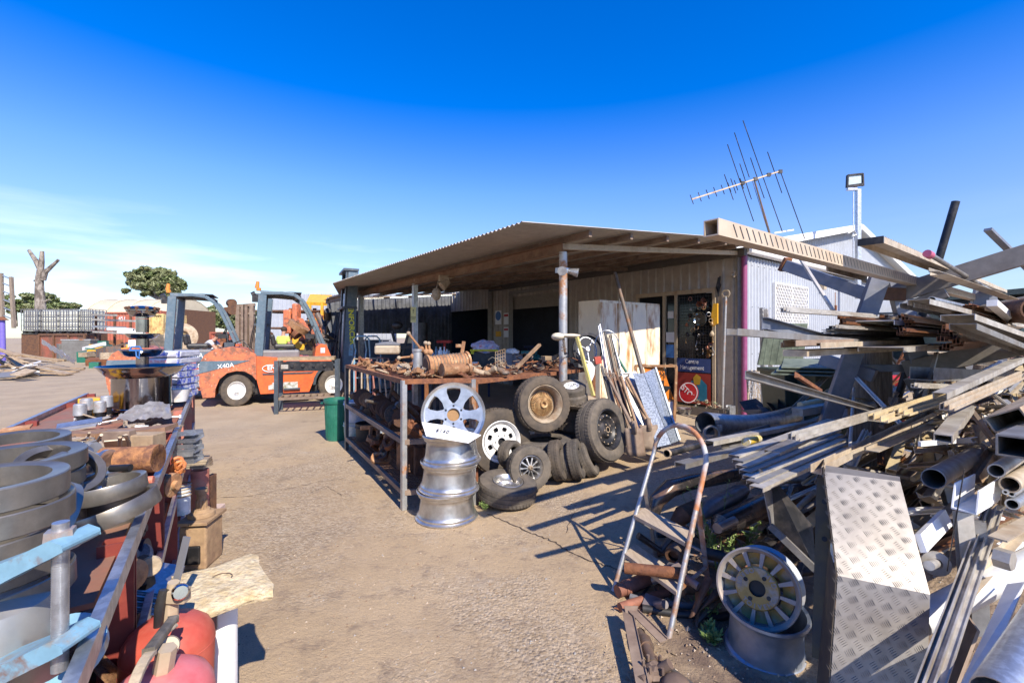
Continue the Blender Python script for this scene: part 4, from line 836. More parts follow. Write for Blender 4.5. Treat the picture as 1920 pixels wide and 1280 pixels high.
mb=MB(); mb.bar(P(6,625,20),P(2,512,20),.11); mb.bar(P(26,615,20),P(21,519,20),.11); mb.build('upright',timber,t); mb=MB(); [mb.bar(P(3,y,20),P(23,y+8,20),.045) for y in (516,530,545,560,575,590)]; mb.build('rung',galv,t)
# yellow machinery behind the forklift
t=thing('yellow_excavator','yellow excavator with a flat canopy behind the forklift cage','excavator',P(590,632,17),world=True); d=17
mb=MB(); mb.slab(P(574,566,d),P(628,568,d),P(622,553,d+1.6),P(582,551,d+1.6),.12); mb.build('canopy',yel,t); mb=MB(); [mb.bar(P(x,566,d),P(x,640,d),.09) for x in (581,604,622)]; mb.build('canopy_post',yel,t)
mb=MB(); mb.box(P(600,630,d+.4),(1.5,1.2,1.1)); mb.box(P(542,603,d+.3),(.3,.4,.9)); mb.box(P(556,592,d),(.2,.4,.9)); mb.build('body',orangew,t,bev=.06); mb=MB(); mb.box(P(580,655,d),(3.0,1.2,.7)); mb.build('tracks',rubber,t,bev=.2)
mb=MB(); mb.bar(P(560,600,d-.6),P(585,640,d-.8),.22); mb.bar(P(585,640,d-.8),P(600,590,d-.8),.2); mb.build('boom',orangew,t)
for i in range(84):
    x=U(500,640) if i<48 else U(335,440)
    if 506<x<548: continue
    if 368<x<412: continue
    y=U(588,650) if x>490 else U(640,660); d=U(13.6,19); c=P(x,y,d); mb=MB(); k=random.randrange(4); s_=U(.14,.34)
    if k==0: mb.lathe([(s_,-.08),(s_,.08),(s_*.5,.1),(s_*.4,-.1),(s_,-.08)],c,rv(1),14)
    elif k==1: mb.box(c,(s_*1.4,s_,s_*1.2),E=tuple(rv(1))); mb.cyl(c,c+rv(1).normalized()*s_*1.2,s_*.25,n=10)
    elif k==2: mb.cyl(c,c+rv(1).normalized()*s_*2.5,s_*.3,n=12); mb.lathe([(0,0),(s_*.6,0),(s_*.6,.06),(0,.06)],c,rv(1),12)
    else: mb.tube([c+rv(s_*1.2) for _ in range(5)],.035,6); mb.box(c,(s_,s_*.7,s_*.5),E=tuple(rv(1)))
    mb.build('machine_part',random.choice([rust,oily,yel,iron,rust2,rustd,blk]),label='rusty or oily engine and gearbox part in the heap behind the forklifts',cat='machine part',group='machine parts heaped behind the forklifts')
t=thing('parts_rack','long rusty rack holding the machine parts behind the forklifts','rack',P(570,632,18),world=True)
for z in (1.0,1.75,2.4):
    mb=MB(); mb.bar(V((P(500,0,18).x,18,z)),V((P(645,0,18).x,18,z)),1.6,.06,up=UP); mb.build('shelf',rustd,t)
for x in (500,545,590,640): mb=MB(); mb.bar(V((P(x,0,17.3).x,17.3,0)),V((P(x,0,17.3).x,17.3,2.5)),.1); mb.build('upright',rust,t)
mb=MB(); corr(mb,V((P(500,0,21).x,21,0)),V((1,0,0)),6,0,3.4,V((0,-1,0)),.2); mb.build('corrugated_fence',wallm,label='pale corrugated sheet wall behind the yellow excavator',cat='wall')
mb=MB(); mb.lathe([(.36,-.1),(.4,-.08),(.4,.08),(.36,.1),(.18,.11),(.16,-.11),(.36,-.1)],P(340,632,13),(.6,-.8,.25),30); mb.build('large_tyre',tan,label='large pale wheel leaning behind the rear forklift cage',cat='wheel')
mb=MB(); mb.cyl(P(296,652,25),P(304,652,25.8),.75,n=24); mb.build('tractor_tyre',rubber,label='dark tractor tyre right of the fountain column in the distance',cat='tyre')
for i in range(130):
    x=U(150,300) if i%2 else U(300,480); d=U(19,34); c=P(x,0,d); c.z=U(.1,.9); mb=MB(); 
    if random.random()<.5: mb.bar(c,c+V((U(.5,2),U(-1,1),U(-.2,.3))),U(.08,.2),U(.05,.2))
    else: mb.box(c,(U(.3,1),U(.3,1),U(.2,.7)),E=(0,U(-.3,.3),U(0,3)))
    mb.build('scrap_piece',random.choice([rust,aluw,whitep,yel,iron,green,tan]),label='piece of scrap metal in the distant heaps beyond the forklifts',cat='scrap',group='distant scrap beyond the road')
# ---------------- wheels and tyres in the middle heap
def rimface(mb,c,ax,r,style,off=0.,m=0,m2=1):
    a,b,t=basis(V(ax)); c=V(c)+t*off
    def pt(rr,th,z=0): return c+a*rr*math.cos(th)+b*rr*math.sin(th)+t*z
    def sp(n,prf,th,z0,z1,mm=m,ph=0):   # prf: (radius, halfwidth)
        for k in range(n):
            q=2*PI*(k+ph)/n; d=a*math.cos(q)+b*math.sin(q); e=t.cross(d)
            pts=[(rr,hw) for rr,hw in prf]+[(rr,-hw) for rr,hw in prf[::-1]]
            def zz(rr): return z0+(z1-z0)*(rr/r)
            vs=[c+d*rr+e*hw+t*zz(rr) for rr,hw in pts]+[c+d*rr+e*hw+t*(zz(rr)-th) for rr,hw in pts]; N_=len(pts)
            mb.add(vs,[list(range(N_))[::-1],list(range(N_,2*N_))],False,mm); mb.add(vs,[(i,(i+1)%N_,N_+(i+1)%N_,N_+i) for i in range(N_)],False,mm)
    if style=='alloy6':
        sp(6,[(r*.3,r*.16),(r*.5,r*.12),(r*.72,r*.16),(r*.93,r*.30)],.03,.0,.015)
        mb.lathe([(r*.2,.0),(r*.36,.0),(r*.38,-.03),(r*.2,-.03)],c,t,32,True,m); mb.lathe([(0,-.02),(r*.21,-.02)],c,t,24,True,m2)
        for k in range(6): mb.cyl(pt(r*.28,(k+.5)*PI/3,-.01),pt(r*.28,(k+.5)*PI/3,.003),r*.035,n=10,m=2)
    elif style=='wire':
        for k in range(40):
            q=2*PI*k/40; mb.cyl(pt(r*.22,q+.25,.0),pt(r*.62,q,-.045),.0028,n=4,m=m2); mb.cyl(pt(r*.22,q-.25,.015),pt(r*.66,q+.08,-.02),.0028,n=4,m=m2)
            mb.cyl(pt(r*.25,q,-.02),pt(r*.7,q-.1,-.05),.0028,n=4,m=m2)
        mb.lathe([(0,.0),(r*.1,.0),(r*.12,.03),(r*.2,.035),(r*.24,.0),(r*.24,-.05)],c,t,20,True,m2); mb.lathe([(r*.66,-.05),(r*.82,-.06)],c,t,32,True,3)
    elif style=='eight':
        mb.lathe([(r*.84,-.0),(r*.72,.0),(r*.7,-.012)],c,t,40,True,m); mb.lathe([(r*.2,.03),(r*.44,.022),(r*.5,.005),(r*.5,-.01)],c,t,32,True,m); mb.lathe([(0,.0),(r*.2,.0),(r*.2,.031)],c,t,20,True,2)
        sp(8,[(r*.45,r*.10),(r*.6,r*.1),(r*.74,r*.2)],.012,.008,.004)
        for k in range(6): mb.cyl(pt(r*.33,k*PI/3,.02),pt(r*.33,k*PI/3,.03),r*.035,n=8,m=2)
        mb.lathe([(0,-.04),(r*.8,-.04)],c,t,24,True,2)
    elif style=='ten':
        sp(10,[(r*.2,r*.06),(r*.55,r*.04),(r*.86,r*.075)],.02,.01,.0); mb.lathe([(0,.02),(r*.08,.02),(r*.1,.035),(r*.2,.02),(r*.24,.0)],c,t,20,True,m2); mb.lathe([(0,-.04),(r*.8,-.04)],c,t,24,True,2)
    elif style=='steel':
        mb.lathe([(r*.84,-.03),(r*.78,-.0),(r*.66,.005),(r*.55,-.015),(r*.46,-.02),(r*.36,.008),(r*.2,.01),(r*.17,-.015),(0,-.015)],c,t,40,True,m)
        for k in range(14): q=k*2*PI/14; mb.cyl(pt(r*.72,q,-.0),pt(r*.72,q,.006),r*.035,n=8,m=m2)
        for k in range(5): q=k*2*PI/5; mb.cyl(pt(r*.28,q,.005),pt(r*.28,q,.013),r*.04,n=8,m=m2)
        mb.lathe([(r*.12,.012),(r*.16,.012)],c,t,16,True,m2)
    elif style=='dish':
        mb.lathe([(r*.84,-.0),(r*.7,-.02),(r*.3,-.01),(r*.25,.01),(0,.01)],c,t,32,True,m)
def wheel(label,c,ax,r,w,ri,style,tm,rm,group=None,lugs=44,off=.0,name='wheel',cat='wheel'):
    t=thing(name,label,cat,V(c)-UP*r,0,group,world=True)
    mb=MB(); tyre_mb(mb,r,w,ri,lugs=lugs,c=c,ax=ax); mb.build('tyre',tm,t)
    if style: 
        mb=MB(); rimbarrel(mb,ri,w*.95,c=c,ax=ax); rimface(mb,c,ax,ri,style,off); mb.build('rim',rm,t)
    return t
def nrm(x,y,z): return V((x,y,z)).normalized()
goldrust=mk('rusted_wire_gold',(.36,.19,.08),.6,.3,(.5,.33,.15),20,.5,.15)
t=wheel('tan dusty tyre on a rusty wire spoked rim, resting on the flat stacked tyres',P(1016,757,4.62),nrm(.35,-.93,.12),.285,.19,.185,'wire',rubberb,[tan,goldrust,blk,tan],off=.03)
wheel('large tyre on a white eight spoke rim behind the shiny rim stack',P(934,826,4.55),nrm(.42,-.9,.1),.325,.2,.20,'eight',rubberb,[whitep,rust,blk],off=.06)
wheel('large tyre on a black steel rim leaning at the right of the tyre heap',P(1128,806,4.75),nrm(.66,-.70,.22),.325,.22,.2,'steel',rubber,[blk,tan,blk],lugs=60,off=.07)
wheel('tyre on a silver ten spoke rim standing in front of the white spoked one',P(991,876,4.05),nrm(.30,-.93,.18),.195,.15,.105,'ten',rubber,[alu,tan,blk],lugs=34,off=.04)
wheel('small knobbly tyre wedged behind the silver ten spoke wheel',P(957,851,4.3),nrm(.75,-.65,.1),.13,.12,.07,None,rubber,None,name='tyre',cat='tyre',lugs=20)
wheel('dark tyre with a silver rim lying tilted at the front of the tyre heap',P(951,915,3.85)+UP*.0,nrm(.10,-.12,1),.25,.15,.125,'dish',rubber,[alu,alu,blk],off=.02,lugs=50)
c=G(1022,850); c=V((.30,4.75,.11))
wheel('bottom tyre of the flat pair under the wire spoked wheel',V((.31,4.72,.10)),nrm(.02,0,1),.31,.17,.18,None,rubber,None,'two tyres lying flat',name='tyre',cat='tyre',lugs=60)
wheel('upper tyre of the flat pair under the wire spoked wheel',V((.33,4.72,.27)),nrm(-.04,0.02,1),.30,.17,.18,None,rubber,None,'two tyres lying flat',name='tyre',cat='tyre',lugs=60)
for i,(x,y,d,l,lab) in enumerate([(1046,862,4.35,.22,'leftmost of the four narrow tyres leaning in a row'),(1063,868,4.45,.14,'thin second tyre from the left in the leaning row of four'),(1080,860,4.42,.22,'third of the four narrow leaning tyres, with dark tread'),(1101,858,4.6,.5,'rightmost narrow tyre, leaning hardest in the row of four')]):
    wheel(lab,P(x,y,d),nrm(.94,-.28,.05+l*.8),.19 if i!=1 else .165,.105 if i!=1 else .08,.10,None,rubber if i!=0 else rubberb,None,'four narrow tyres leaning in a row',name='tyre',cat='tyre',lugs=40)
t=wheel('small tyre with a hand marked white hub, top of the little stack by the post',P(1072,729,4.9),nrm(-.1,-.35,.93),.155,.09,.08,'dish',rubber,[whitep,whitep,blk],lugs=26,off=.02)
text('GP',.07,inkb,'chalk_mark',t,TM(P(1072,729,4.9)+V((0,-.018,.045)),(1,0,.1),(.1,.93,.35)))
wheel('second small tyre in the little stack by the post',P(1074,745,4.9),nrm(-.1,-.2,.95),.16,.09,.08,None,rubber,None,name='tyre',cat='tyre',lugs=26)
mb=MB(); c=P(1078,757,4.95); mb.lathe([(.05,.0),(.12,.0),(.2,.02),(.25,.05),(.26,.05),(.21,.0),(.13,-.02),(.05,-.02)],c,nrm(.05,-.15,1),32); mb.build('rusty_wheel_disc',tan,label='rusty flat rim under the two small tyres by the post',cat='rim')
for i,y in enumerate((775,793)): wheel(['dusty tyre lying flat directly under the rusty flat rim','lower dusty tyre lying flat behind the wire spoked wheel'][i],P(1085,y,5.1),nrm(.03,0,1),.27,.13,.15,None,rubberb,None,name='tyre',cat='tyre')
wheel('dark tyre lying flat behind the black steel wheel near the ground',V((.75,5.25,.10)),nrm(0.05,0,1),.29,.17,.17,None,rubber,None,name='tyre',cat='tyre')
wheel('dark tyre lying flat second from the ground behind the black steel wheel',V((.72,5.22,.27)),nrm(-.05,0,1),.29,.17,.17,None,rubber,None,name='tyre',cat='tyre')
# ---- rim stack
bc=V((-.50,3.56,0))
def rimonly(label,c,ax,r,w,group=None,style=None):
    t=thing('wheel_rim',label,'wheel rim',V(c)-UP*w/2,0,group,world=True); h=w/2  # a bare wheel rim without a tyre
    mb=MB(); pr=[(r*.90,-h*.97),(r*1.02,-h),(r*1.05,-h*.95),(r*1.05,-h*.9),(r*1.01,-h*.86),(r*.985,-h*.80),(r*.985,-h*.68),(r*.955,-h*.62),(r*.93,-h*.45),(r*.90,-h*.1),(r*.875,h*.3),(r*.865,h*.52),(r*.88,h*.58),(r*.95,h*.62),(r*.955,h*.72),(r*.975,h*.76),(r*1.0,h*.82),(r*1.01,h*.95),(r*.99,h),(r*.93,h*.97),(r*.87,h*.7),(r*.86,h*.0),(r*.88,-h*.6),(r*.90,-h*.97)]
    mb.lathe(pr,c,ax,72,True); mb.build('barrel',alu,t); return t,mb
for i,(z,dx,dy,tx,lab) in enumerate([(.112,-.01,0,.0,'bottom rim of the shiny three rim stack'),(.330,.01,.0,.03,'middle rim of the shiny three rim stack'),(.545,.025,-.0,-.035,'top rim of the shiny stack, holding the spoked alloy wheel')]):
    t,_=rimonly(lab,bc+V((dx,dy,z)),nrm(tx,0,1),.232-.006*i,.222)
t=thing('wheel_rim','six spoke alloy wheel standing upright in the shiny rim stack','wheel rim',bc+V((.04,-.02,.56)),0,world=True)
c=P(850,777,3.48); ax=nrm(.06,-.97,.2); mb=MB(); r=.243
mb.lathe([(r*.86,-.12),(r*.93,-.05),(r*.93,.0),(r*1.0,.012),(r*1.015,.004),(r*1.015,-.01),(r*.95,-.02),(r*.93,-.06),(r*.9,-.16),(r*1.0,-.17)],c,ax,64,True); mb.lathe([(r*.93,.0),(r*.84,-.004),(r*.82,-.03),(r*.84,-.12)],c,ax,64,True)
mb.build('rim',alu,t); mb=MB(); rimface(mb,c,ax,r,'alloy6',-.015); mb.build('spoke_face',[alu,mk('rusty_hub',(.35,.2,.09),.9,bump=.6),blk],t)
mb=MB(); pp=[P(791,791,3.42),P(799,817,3.27),P(878,830,3.27),P(902,815,3.33),P(835,797,3.43)]
mb.prism([(0,0)],(0,0,0),(1,0,0),(0,1,0),.1) if 0 else mb.add(pp+[q-V((0,-.002,.004)) for q in pp],[(0,1,2,3,4),(9,8,7,6,5)]+[(i,(i+1)%5,5+(i+1)%5,5+i) for i in range(5)])
cd=mb.build('price_card',cardw,label='white card with a handwritten price tucked into the rim stack',cat='card')
n_=(pp[1]-pp[0]).cross(pp[3]-pp[0]).normalized(); n_=n_ if n_.y<0 else -n_
w_=text('$150',.05,inkb,'handwriting',None,TM(P(829,809,3.33)+n_*.006,(pp[2]-pp[1]),(pp[0]-pp[1])),shear=.2); w_.parent=cd; w_.matrix_parent_inverse=Matrix.Translation(-cd.location)
# ---- shelf rack
A_=G(757,955); B_=V((-.33,3.80,0)); C_=G(650,843); D_=V((-1.48,5.80,0))
sh=thing('steel_shelf_rack','low rusty steel rack with three mesh shelves of rusty parts','rack',A_,world=True)
for nm,p in (('leg',A_),('leg',B_),('leg',C_),('leg',D_)): mb=MB(); mb.bar(p,p+UP*1.05,.04,.04,up=D1); mb.build(nm,galvr if p is A_ or p is B_ else dslate,sh)
mb=MB(); p=A_.lerp(C_,.5)
def meshtop(mb,A,Bq,C,D,z,m=0,step=.05,th=.005):
    n=int((C-A).length/step); k=int((Bq-A).length/step)
    for i in range(n+1): q=i/n; mb.bar(A.lerp(C,q)+UP*z,Bq.lerp(D,q)+UP*z,th,th,m=m)
    for i in range(k+1): q=i/k; mb.bar(A.lerp(Bq,q)+UP*(z+th),C.lerp(D,q)+UP*(z+th),th,th,m=m)
for z,nm in ((1.04,'top_shelf'),(.55,'middle_shelf'),(.14,'bottom_shelf')):
    mb=MB(); [mb.bar(p+UP*z,q+UP*z,.035,.04) for p,q in ((A_,B_),(B_,D_),(D_,C_),(C_,A_))]; mb.build(nm,rust if z>1 else steelbr,sh)
    if z>1: mb=MB(); mb.slab(A_+UP*1.03,B_+UP*1.03,D_+UP*1.03,C_+UP*1.03,.003); mb.build('deck_plate',rust,sh)
    mb=MB(); meshtop(mb,A_,B_,C_,D_,z-.0,step=.045 if z<.5 else .03)
    mb.build('mesh_deck',rustd if z<1 else rust,sh)
# second table
t2=thing('rusty_table','long rusty steel table of tangled parts behind the tyres','table',V((-.37,4.42,0)),world=True)
a=V((-.37,4.42,0)); b=V((1.09,6.15,0)); e1=(b-a).normalized(); e2=V((-e1.y,e1.x,0)); 
mb=MB(); mb.slab(a+UP*.985,b+UP*.985,b+e2*.75+UP*.985,a+e2*.75+UP*.985,.008); mb.bar(a+UP*.965,b+UP*.965,.04,.04); mb.bar(a+e2*.75+UP*.965,b+e2*.75+UP*.965,.04,.04); mb.build('table_top',rust,t2)
for p in (a,b,a+e2*.75,b+e2*.75,(a+b)/2): mb=MB(); mb.bar(p+e1*.03,p+e1*.03+UP*.965,.04); mb.build('leg',rust,t2)
mb=MB(); mb.slab(a+UP*.4,b+UP*.4,b+e2*.75+UP*.4,a+e2*.75+UP*.4,.01); mb.build('lower_shelf',rustd,t2)
# ---- junk templates
def jt(kind):
    mb=MB()
    if kind=='flange': mb.lathe([(.25,0),(.9,0),(1,.08),(.9,.3),(.5,.32),(.45,.8),(.25,.8),(.25,0)],n=18)
    elif kind=='chain_link': mb.tube([(math.cos(q)*.6+(.5 if math.cos(q)>0 else -.5),math.sin(q)*.55,.2) for q in [i*PI/8 for i in range(16)]],.2,7,True)
    elif kind=='iron_block': mb.box((0,0,.35),(1.6,1,.7)); mb.cyl((0,0,.6),(0,0,1),.35,n=10); mb.cyl((.7,0,.35),(1.1,0,.35),.25,n=10); mb.box((-.5,.3,.8),(.3,.3,.3))
    elif kind=='pipe_elbow': mb.tube([(-1,0,.3),(-.4,0,.3),(.1,.1,.35),(.35,.5,.4),(.4,1,.4)],.28,10); mb.cyl((-1.05,0,.3),(-.85,0,.3),.38,n=12)
    elif kind=='steel_bracket': mb.bar((-1,0,.15),(1,0,.15),.7,.7,'L',t=.1); mb.cyl((.4,-.3,.2),(.4,-.42,.2),.1,n=8)
    elif kind=='bolt': mb.cyl((-1,0,.15),(.8,0,.15),.13,n=8); mb.cyl((.8,0,.15),(1.05,0,.15),.28,n=6,smooth=False)
    elif kind=='tow_hook': mb.tube([(-1,0,.2),(-.2,0,.2),(.4,.1,.2),(.7,.45,.2),(.4,.8,.2),(0,.7,.2),(-.1,.5,.2)],[.2,.2,.22,.22,.18,.13,.06],8); mb.lathe([(.15,0),(.35,0),(.35,.2),(.15,.2),(.15,0)],(-1.1,0,.1),n=12)
    elif kind=='pulley': mb.lathe([(.2,-.25),(.5,-.2),(1,-.25),(1,-.18),(.75,0),(1,.18),(1,.25),(.5,.2),(.2,.25),(.2,-.25)],(0,0,.25),n=22)
    elif kind=='slotted_plate': mb.prism([(-1,-.5),(1,-.4),(1.1,.3),(.2,.6),(-1,.4)],(0,0,.02),(1,0,0),(0,1,0),.12); mb.lathe([(.15,.12),(.3,.12),(.3,.22),(.15,.22)],(.3,0,.02),n=12)
    elif kind=='coil_spring': mb.tube([(.4*math.cos(i*.7),.4*math.sin(i*.7)+0,.1+i*.035) for i in range(46)],.09,5)
    elif kind=='rod': mb.cyl((-1.6,0,.12),(1.6,0,.12),.12,n=8); mb.lathe([(.12,-.12),(.3,-.12),(.3,.12),(.12,.12)],(1.7,0,.12),(0,1,0),n=12)
    elif kind=='casting': mb.sph((0,0,.45),.6,(1.3,.9,.75),14,jit=.5); mb.cyl((.4,0,.5),(1.2,0,.6),.28,n=12); mb.cyl((1.1,0,.6),(1.25,0,.6),.42,n=12); mb.cyl((-.3,.2,.7),(-.3,.2,1.1),.22,n=10)
    elif kind=='axle_drum': mb.cyl((-1,0,.5),(1,0,.5),.35,n=16); mb.cyl((-1,0,.5),(-.85,0,.5),.55,n=16); mb.cyl((.85,0,.5),(1,0,.5),.55,n=16)
    elif kind=='gear': 
        o=[]; n=16
        for i in range(n*4): rr=(1,1,.82,.82)[i%4]; q=2*PI*i/(n*4); o.append((rr*math.cos(q),rr*math.sin(q)))
        mb.prism(o,(0,0,0),(1,0,0),(0,1,0),.25); mb.cyl((0,0,.25),(0,0,.5),.35,n=12)
    elif kind=='clamp': mb.lathe([(.8,0),(1,0),(1,.45),(.8,.45),(.8,0)],n=22,a1=5.4); mb.box((1.0,-.25,.22),(.3,.12,.5)); 
    return mb
TPL={}
def junk(kind,m,loc,rot,s,label,cat,group,squash=1):
    key=(kind,m.name)
    if key not in TPL:
        o=jt(kind).build(kind,m,org=(0,0,0)); TPL[key]=[o,False]
        o['category']=cat
    T_=TPL[key]
    if not T_[1]: T_[1]=True; o=T_[0]
    else: o=T_[0].copy(); COL.objects.link(o)
    o.location=V(loc); o.rotation_euler=rot; o.scale=(s,s,s*squash); o['label']=label; o['group']=group; o['category']=cat; return o
heavy=['flange','chain_link','iron_block','pipe_elbow','steel_bracket','bolt','tow_hook','pulley','slotted_plate','rod','casting','axle_drum','gear','clamp']
def heap(n,region,zb,smin,smax,mats,kinds,lab,group,hf=0.06,tilt=.5,zmax=None):
    for i in range(n):
        u,v=U(0,1),U(0,1); p=region(u,v); k=random.choice(kinds); s=U(smin,smax); m=random.choice(mats)
        z=zb+ (random.random()**1.5)*hf
        junk(k,m,V((p.x,p.y,z)),(U(-tilt,tilt),U(-tilt,tilt),U(0,6.28)),s,lab%k.replace('_',' '),k.replace('_',' '),group)
def quadr(A,Bq,C,D,mg=.04): return lambda u,v: A.lerp(Bq,mg+u*(1-2*mg)).lerp(C.lerp(D,mg+u*(1-2*mg)),mg*.5+v*(1-mg))
top=quadr(A_,B_,C_,D_)
heap(100,top,1.055,.03,.065,[rust,rust2,rust2,tan,rust],heavy,'rusty %s in the heap on top of the steel rack','rusty parts on the top shelf',.05)
heap(26,top,.575,.05,.085,[oily,rust,rustd,iron],['casting','pulley','axle_drum','flange','iron_block','gear'],'dark %s in the row on the middle shelf of the steel rack','parts on the middle shelf',.10,1.4)
for i in range(9):
    q=(i+.5)/9; p=A_.lerp(C_,.12+.75*q)+D2*.1; junk('pulley',random.choice([rust,rustd,oily,rust2]),p+UP*.68,(1.3+U(-.3,.3),U(-.3,.3),.6+U(-.4,.4)),U(.08,.11),'dark upright pulley standing along the front of the middle shelf','pulley','pulleys on the middle shelf')
for i in range(12):
    p=top(U(.2,.8),U(.2,.8)); p1=p+UP*U(.62,.68); mb=MB(); mb.cyl(p1,p1+V((U(-.2,.1),U(-.5,.1),U(.05,.2))),U(.015,.03)); mb.build('shaft',random.choice([oily,iron,rustd]),label='oily shaft lying across the middle shelf parts',cat='shaft',group='shafts on the middle shelf')
# shackle pile, bottom shelf
def shackle(p,rot,s,m,lab): 
    mb=MB(Matrix.Translation(p)@Euler(rot).to_matrix().to_4x4()@Matrix.Scale(s,4)); w_,h_=1,.55
    o=[(-w_,-.3*h_),(-.75*w_,-h_),(.75*w_,-h_),(w_,-.3*h_),(w_,.3*h_),(.75*w_,h_),(-.75*w_,h_),(-w_,.3*h_)]; i_=[(x*.62,y*.42) for x,y in o]
    vs=[V((x,y,z)) for z in (-.22,.22) for x,y in o+i_]; n=8
    f=[]
    for k in range(n):
        k2=(k+1)%n; f+= [(k,k2,n+k2,n+k)[::-1],(2*n+k,2*n+k2,3*n+k2,3*n+k),(k,k2,2*n+k2,2*n+k),(n+k,n+k2,3*n+k2,3*n+k)[::-1]]
    mb.add(vs,f); mb.build('steel_link',m,label=lab,cat='link',group='heavy links on the bottom shelf',bev=.006)
for i in range(20):
    v=.18+.62*random.random(); p=A_.lerp(C_,.30+.5*random.random())+D2*U(.05,.42); shackle(p+UP*(.19+U(0,.2)),(U(-.8,.8),U(-.8,.8),U(0,3)),U(.08,.11),random.choice([rust,rustd,rust2]),'rusty slotted steel link in the heap on the bottom shelf')
shackle(A_.lerp(C_,.40)+D2*.06+UP*.20,(.9,.1,.55),.10,rust2,'pale rusty slotted link at the front edge of the bottom shelf')
for i in range(5): p=A_.lerp(C_,.1+.05*i)+D2*U(.2,.45); mb=MB(); mb.box(p+UP*.28,(.16,.12,.26),.6+U(-.3,.3)); mb.cyl(p+UP*.4,p+UP*.46,.05); mb.build('gearbox',rustd,label='dark rusted block in the shade of the bottom shelf',cat='block',group='blocks on the bottom shelf',bev=.01)
# named things on the top shelf
d=3.95
t=thing('winch_drum','large orange rusted slotted drum lying on the steel rack','drum',P(838,705,d),world=True)
p1=P(800,686,3.95); p2=P(878,678,4.15); ax=(p2-p1)
mb=MB(); mb.cyl(p1,p2,.082,n=28); [mb.cyl(p1.lerp(p2,q),p1.lerp(p2,q+.05),.098,n=28) for q in (0,.93)]; mb.build('drum_body',rust2,t)
mb=MB(); [mb.lathe([(.083,-.004),(.092,0),(.083,.004)],p1.lerp(p2,.12+i*.075),ax,28) for i in range(11)]; mb.build('rib',tan,t)
mb=MB(); mb.cyl(p1-ax*.02,p1-ax*.005,.07,n=20); mb.build('end_opening',rustd,t)
mb=MB(); mb.box(P(868,652,4.1),(.03,.02,.12),E=(0,.15,0)); mb.box(P(860,648,4.1),(.05,.02,.03)); mb.build('handle_bracket',rust2,t)
mb=MB(); q1=P(832,694,3.85); q2=P(868,692,3.95); mb.cyl(q1,q2,.052,n=20); mb.cyl(q1-(q2-q1)*.1,q1,.06,n=20); mb.cyl(q2,q2+(q2-q1)*.35,.035,n=16); mb.cyl(q2+(q2-q1)*.25,q2+(q2-q1)*.4,.048,n=16); mb.cyl(q1.lerp(q2,.4)+V((0,-.04,.02)),q1.lerp(q2,.4)+V((0,-.056,.025)),.016,n=10,m=0); mb.build('motor_casing',rust2,label='rusty motor casing with round port in front of the slotted drum',cat='motor')
mb=MB(); mb.cyl(P(783,692,4.1),P(783,658,4.1),.042,n=20); mb.cyl(P(783,658,4.1),P(783,654,4.1),.05,n=20); mb.cyl(P(783,694,4.1),P(783,690,4.1),.05,n=20); mb.build('canister',galvr,label='upright grey canister with flanged ends left of the slotted drum',cat='canister')
for x0,y0,x1,y1,l in ((790,655,766,625,'long rusty lever with a pale round knob leaning up left'),(800,660,798,643,'short lever with a round pale knob, left one of the upright pair'),(806,660,804,644,'short lever with a round pale knob, right one of the upright pair'),(775,668,748,671,'low rusty lever with a pale ball end lying left of the canister')):
    a=P(x0,y0,4.1);b=P(x1,y1,4.1); t=thing('lever',l,'lever',a,world=True); mb=MB(); mb.cyl(a,b,.010); mb.sph(a,.03); mb.build('rod',rust2,t); mb=MB(); mb.sph(b,.02,n=14); mb.build('knob',tan,t)
t=thing('iron_pot','square pale rusty tank with a lid behind the heap on the rack','tank',P(727,665,5.1),world=True)
mb=MB(); mb.box(P(727,655,5.1),(.27,.22,.10),.2); mb.build('pot_body',trimm,t,bev=.02); mb=MB(); mb.box(P(728,645,5.1),(.26,.22,.02),.2); mb.sph(P(728,645,5.1),.11,(1.1,.9,.3)); mb.tube([P(716,643,5.05),P(717,637,5.05),P(733,637,5.05),P(734,642,5.05)],.008); mb.build('pot_lid',greyp,t)
for i in range(26):
    p=P(U(776,800),U(690,706),3.88+U(-.08,.12)); p.z=1.06+U(0,.07); junk('chain_link',[galvr,tan,iron][i%3],p,(U(-1,1),U(-1,1),U(0,6)),.016,'small grey chain link in the pile at the front of the rack','chain link','chain links piled on the rack')
# table 2 heap
rg=lambda u,v: a2+e1*(b2-a2).length*u+e2*(.05+.65*v)
a2=V((-.37,4.42,0)); b2=V((1.09,6.15,0))
heap(80,rg,1.0,.022,.05,[rust,rust2,tan,rustd,iron],heavy,'rusty %s in the tangle on the long rusty table','rusty parts on the long table',.06)
heap(22,rg,.42,.04,.07,[rust,rust2,rustd],['rod','flange','casting','bolt','tow_hook','steel_bracket'],'rusty %s on the lower shelf of the long table','parts under the long table',.1)
for i in range(30):
    p=rg(.35+.6*random.random(),random.random())+UP*(1.02+U(0,.1)); pts=[p]
    for k in range(4): pts.append(pts[-1]+V((U(-.1,.12),U(-.08,.1),U(-.05,.06))))
    mb=MB(); mb.tube(pts,U(.004,.011),6); mb.build('bent_wire',random.choice([rustd,rust,tan,blk,steelbr]),label='bent rusty rod tangled on the long rusty table',cat='wire',group='bent rods tangled on the table')
for c_,m_ in (((905,0),tan),((915,0),tan),((925,0),rust2),((938,0),tan),((946,0),iron)):
    p=P(c_[0],697,4.72+U(-.1,.1)); p.z=1.03; mb=MB(); mb.sph(p,.05,(1.1,.9,.6),14); mb.cyl(p,p+V((U(-.1,.1),-.02,.02)).normalized()*.11,.028,n=12); mb.build('valve_body',m_,label='dusty round casting among those on the near end of the long table',cat='casting',group='round castings on the long table')
mb=MB(); 
for i in range(5): mb.bar(P(929+i*4.5,688-i,4.85),P(929+i*4.5,660-i*1.5,4.85),.006)
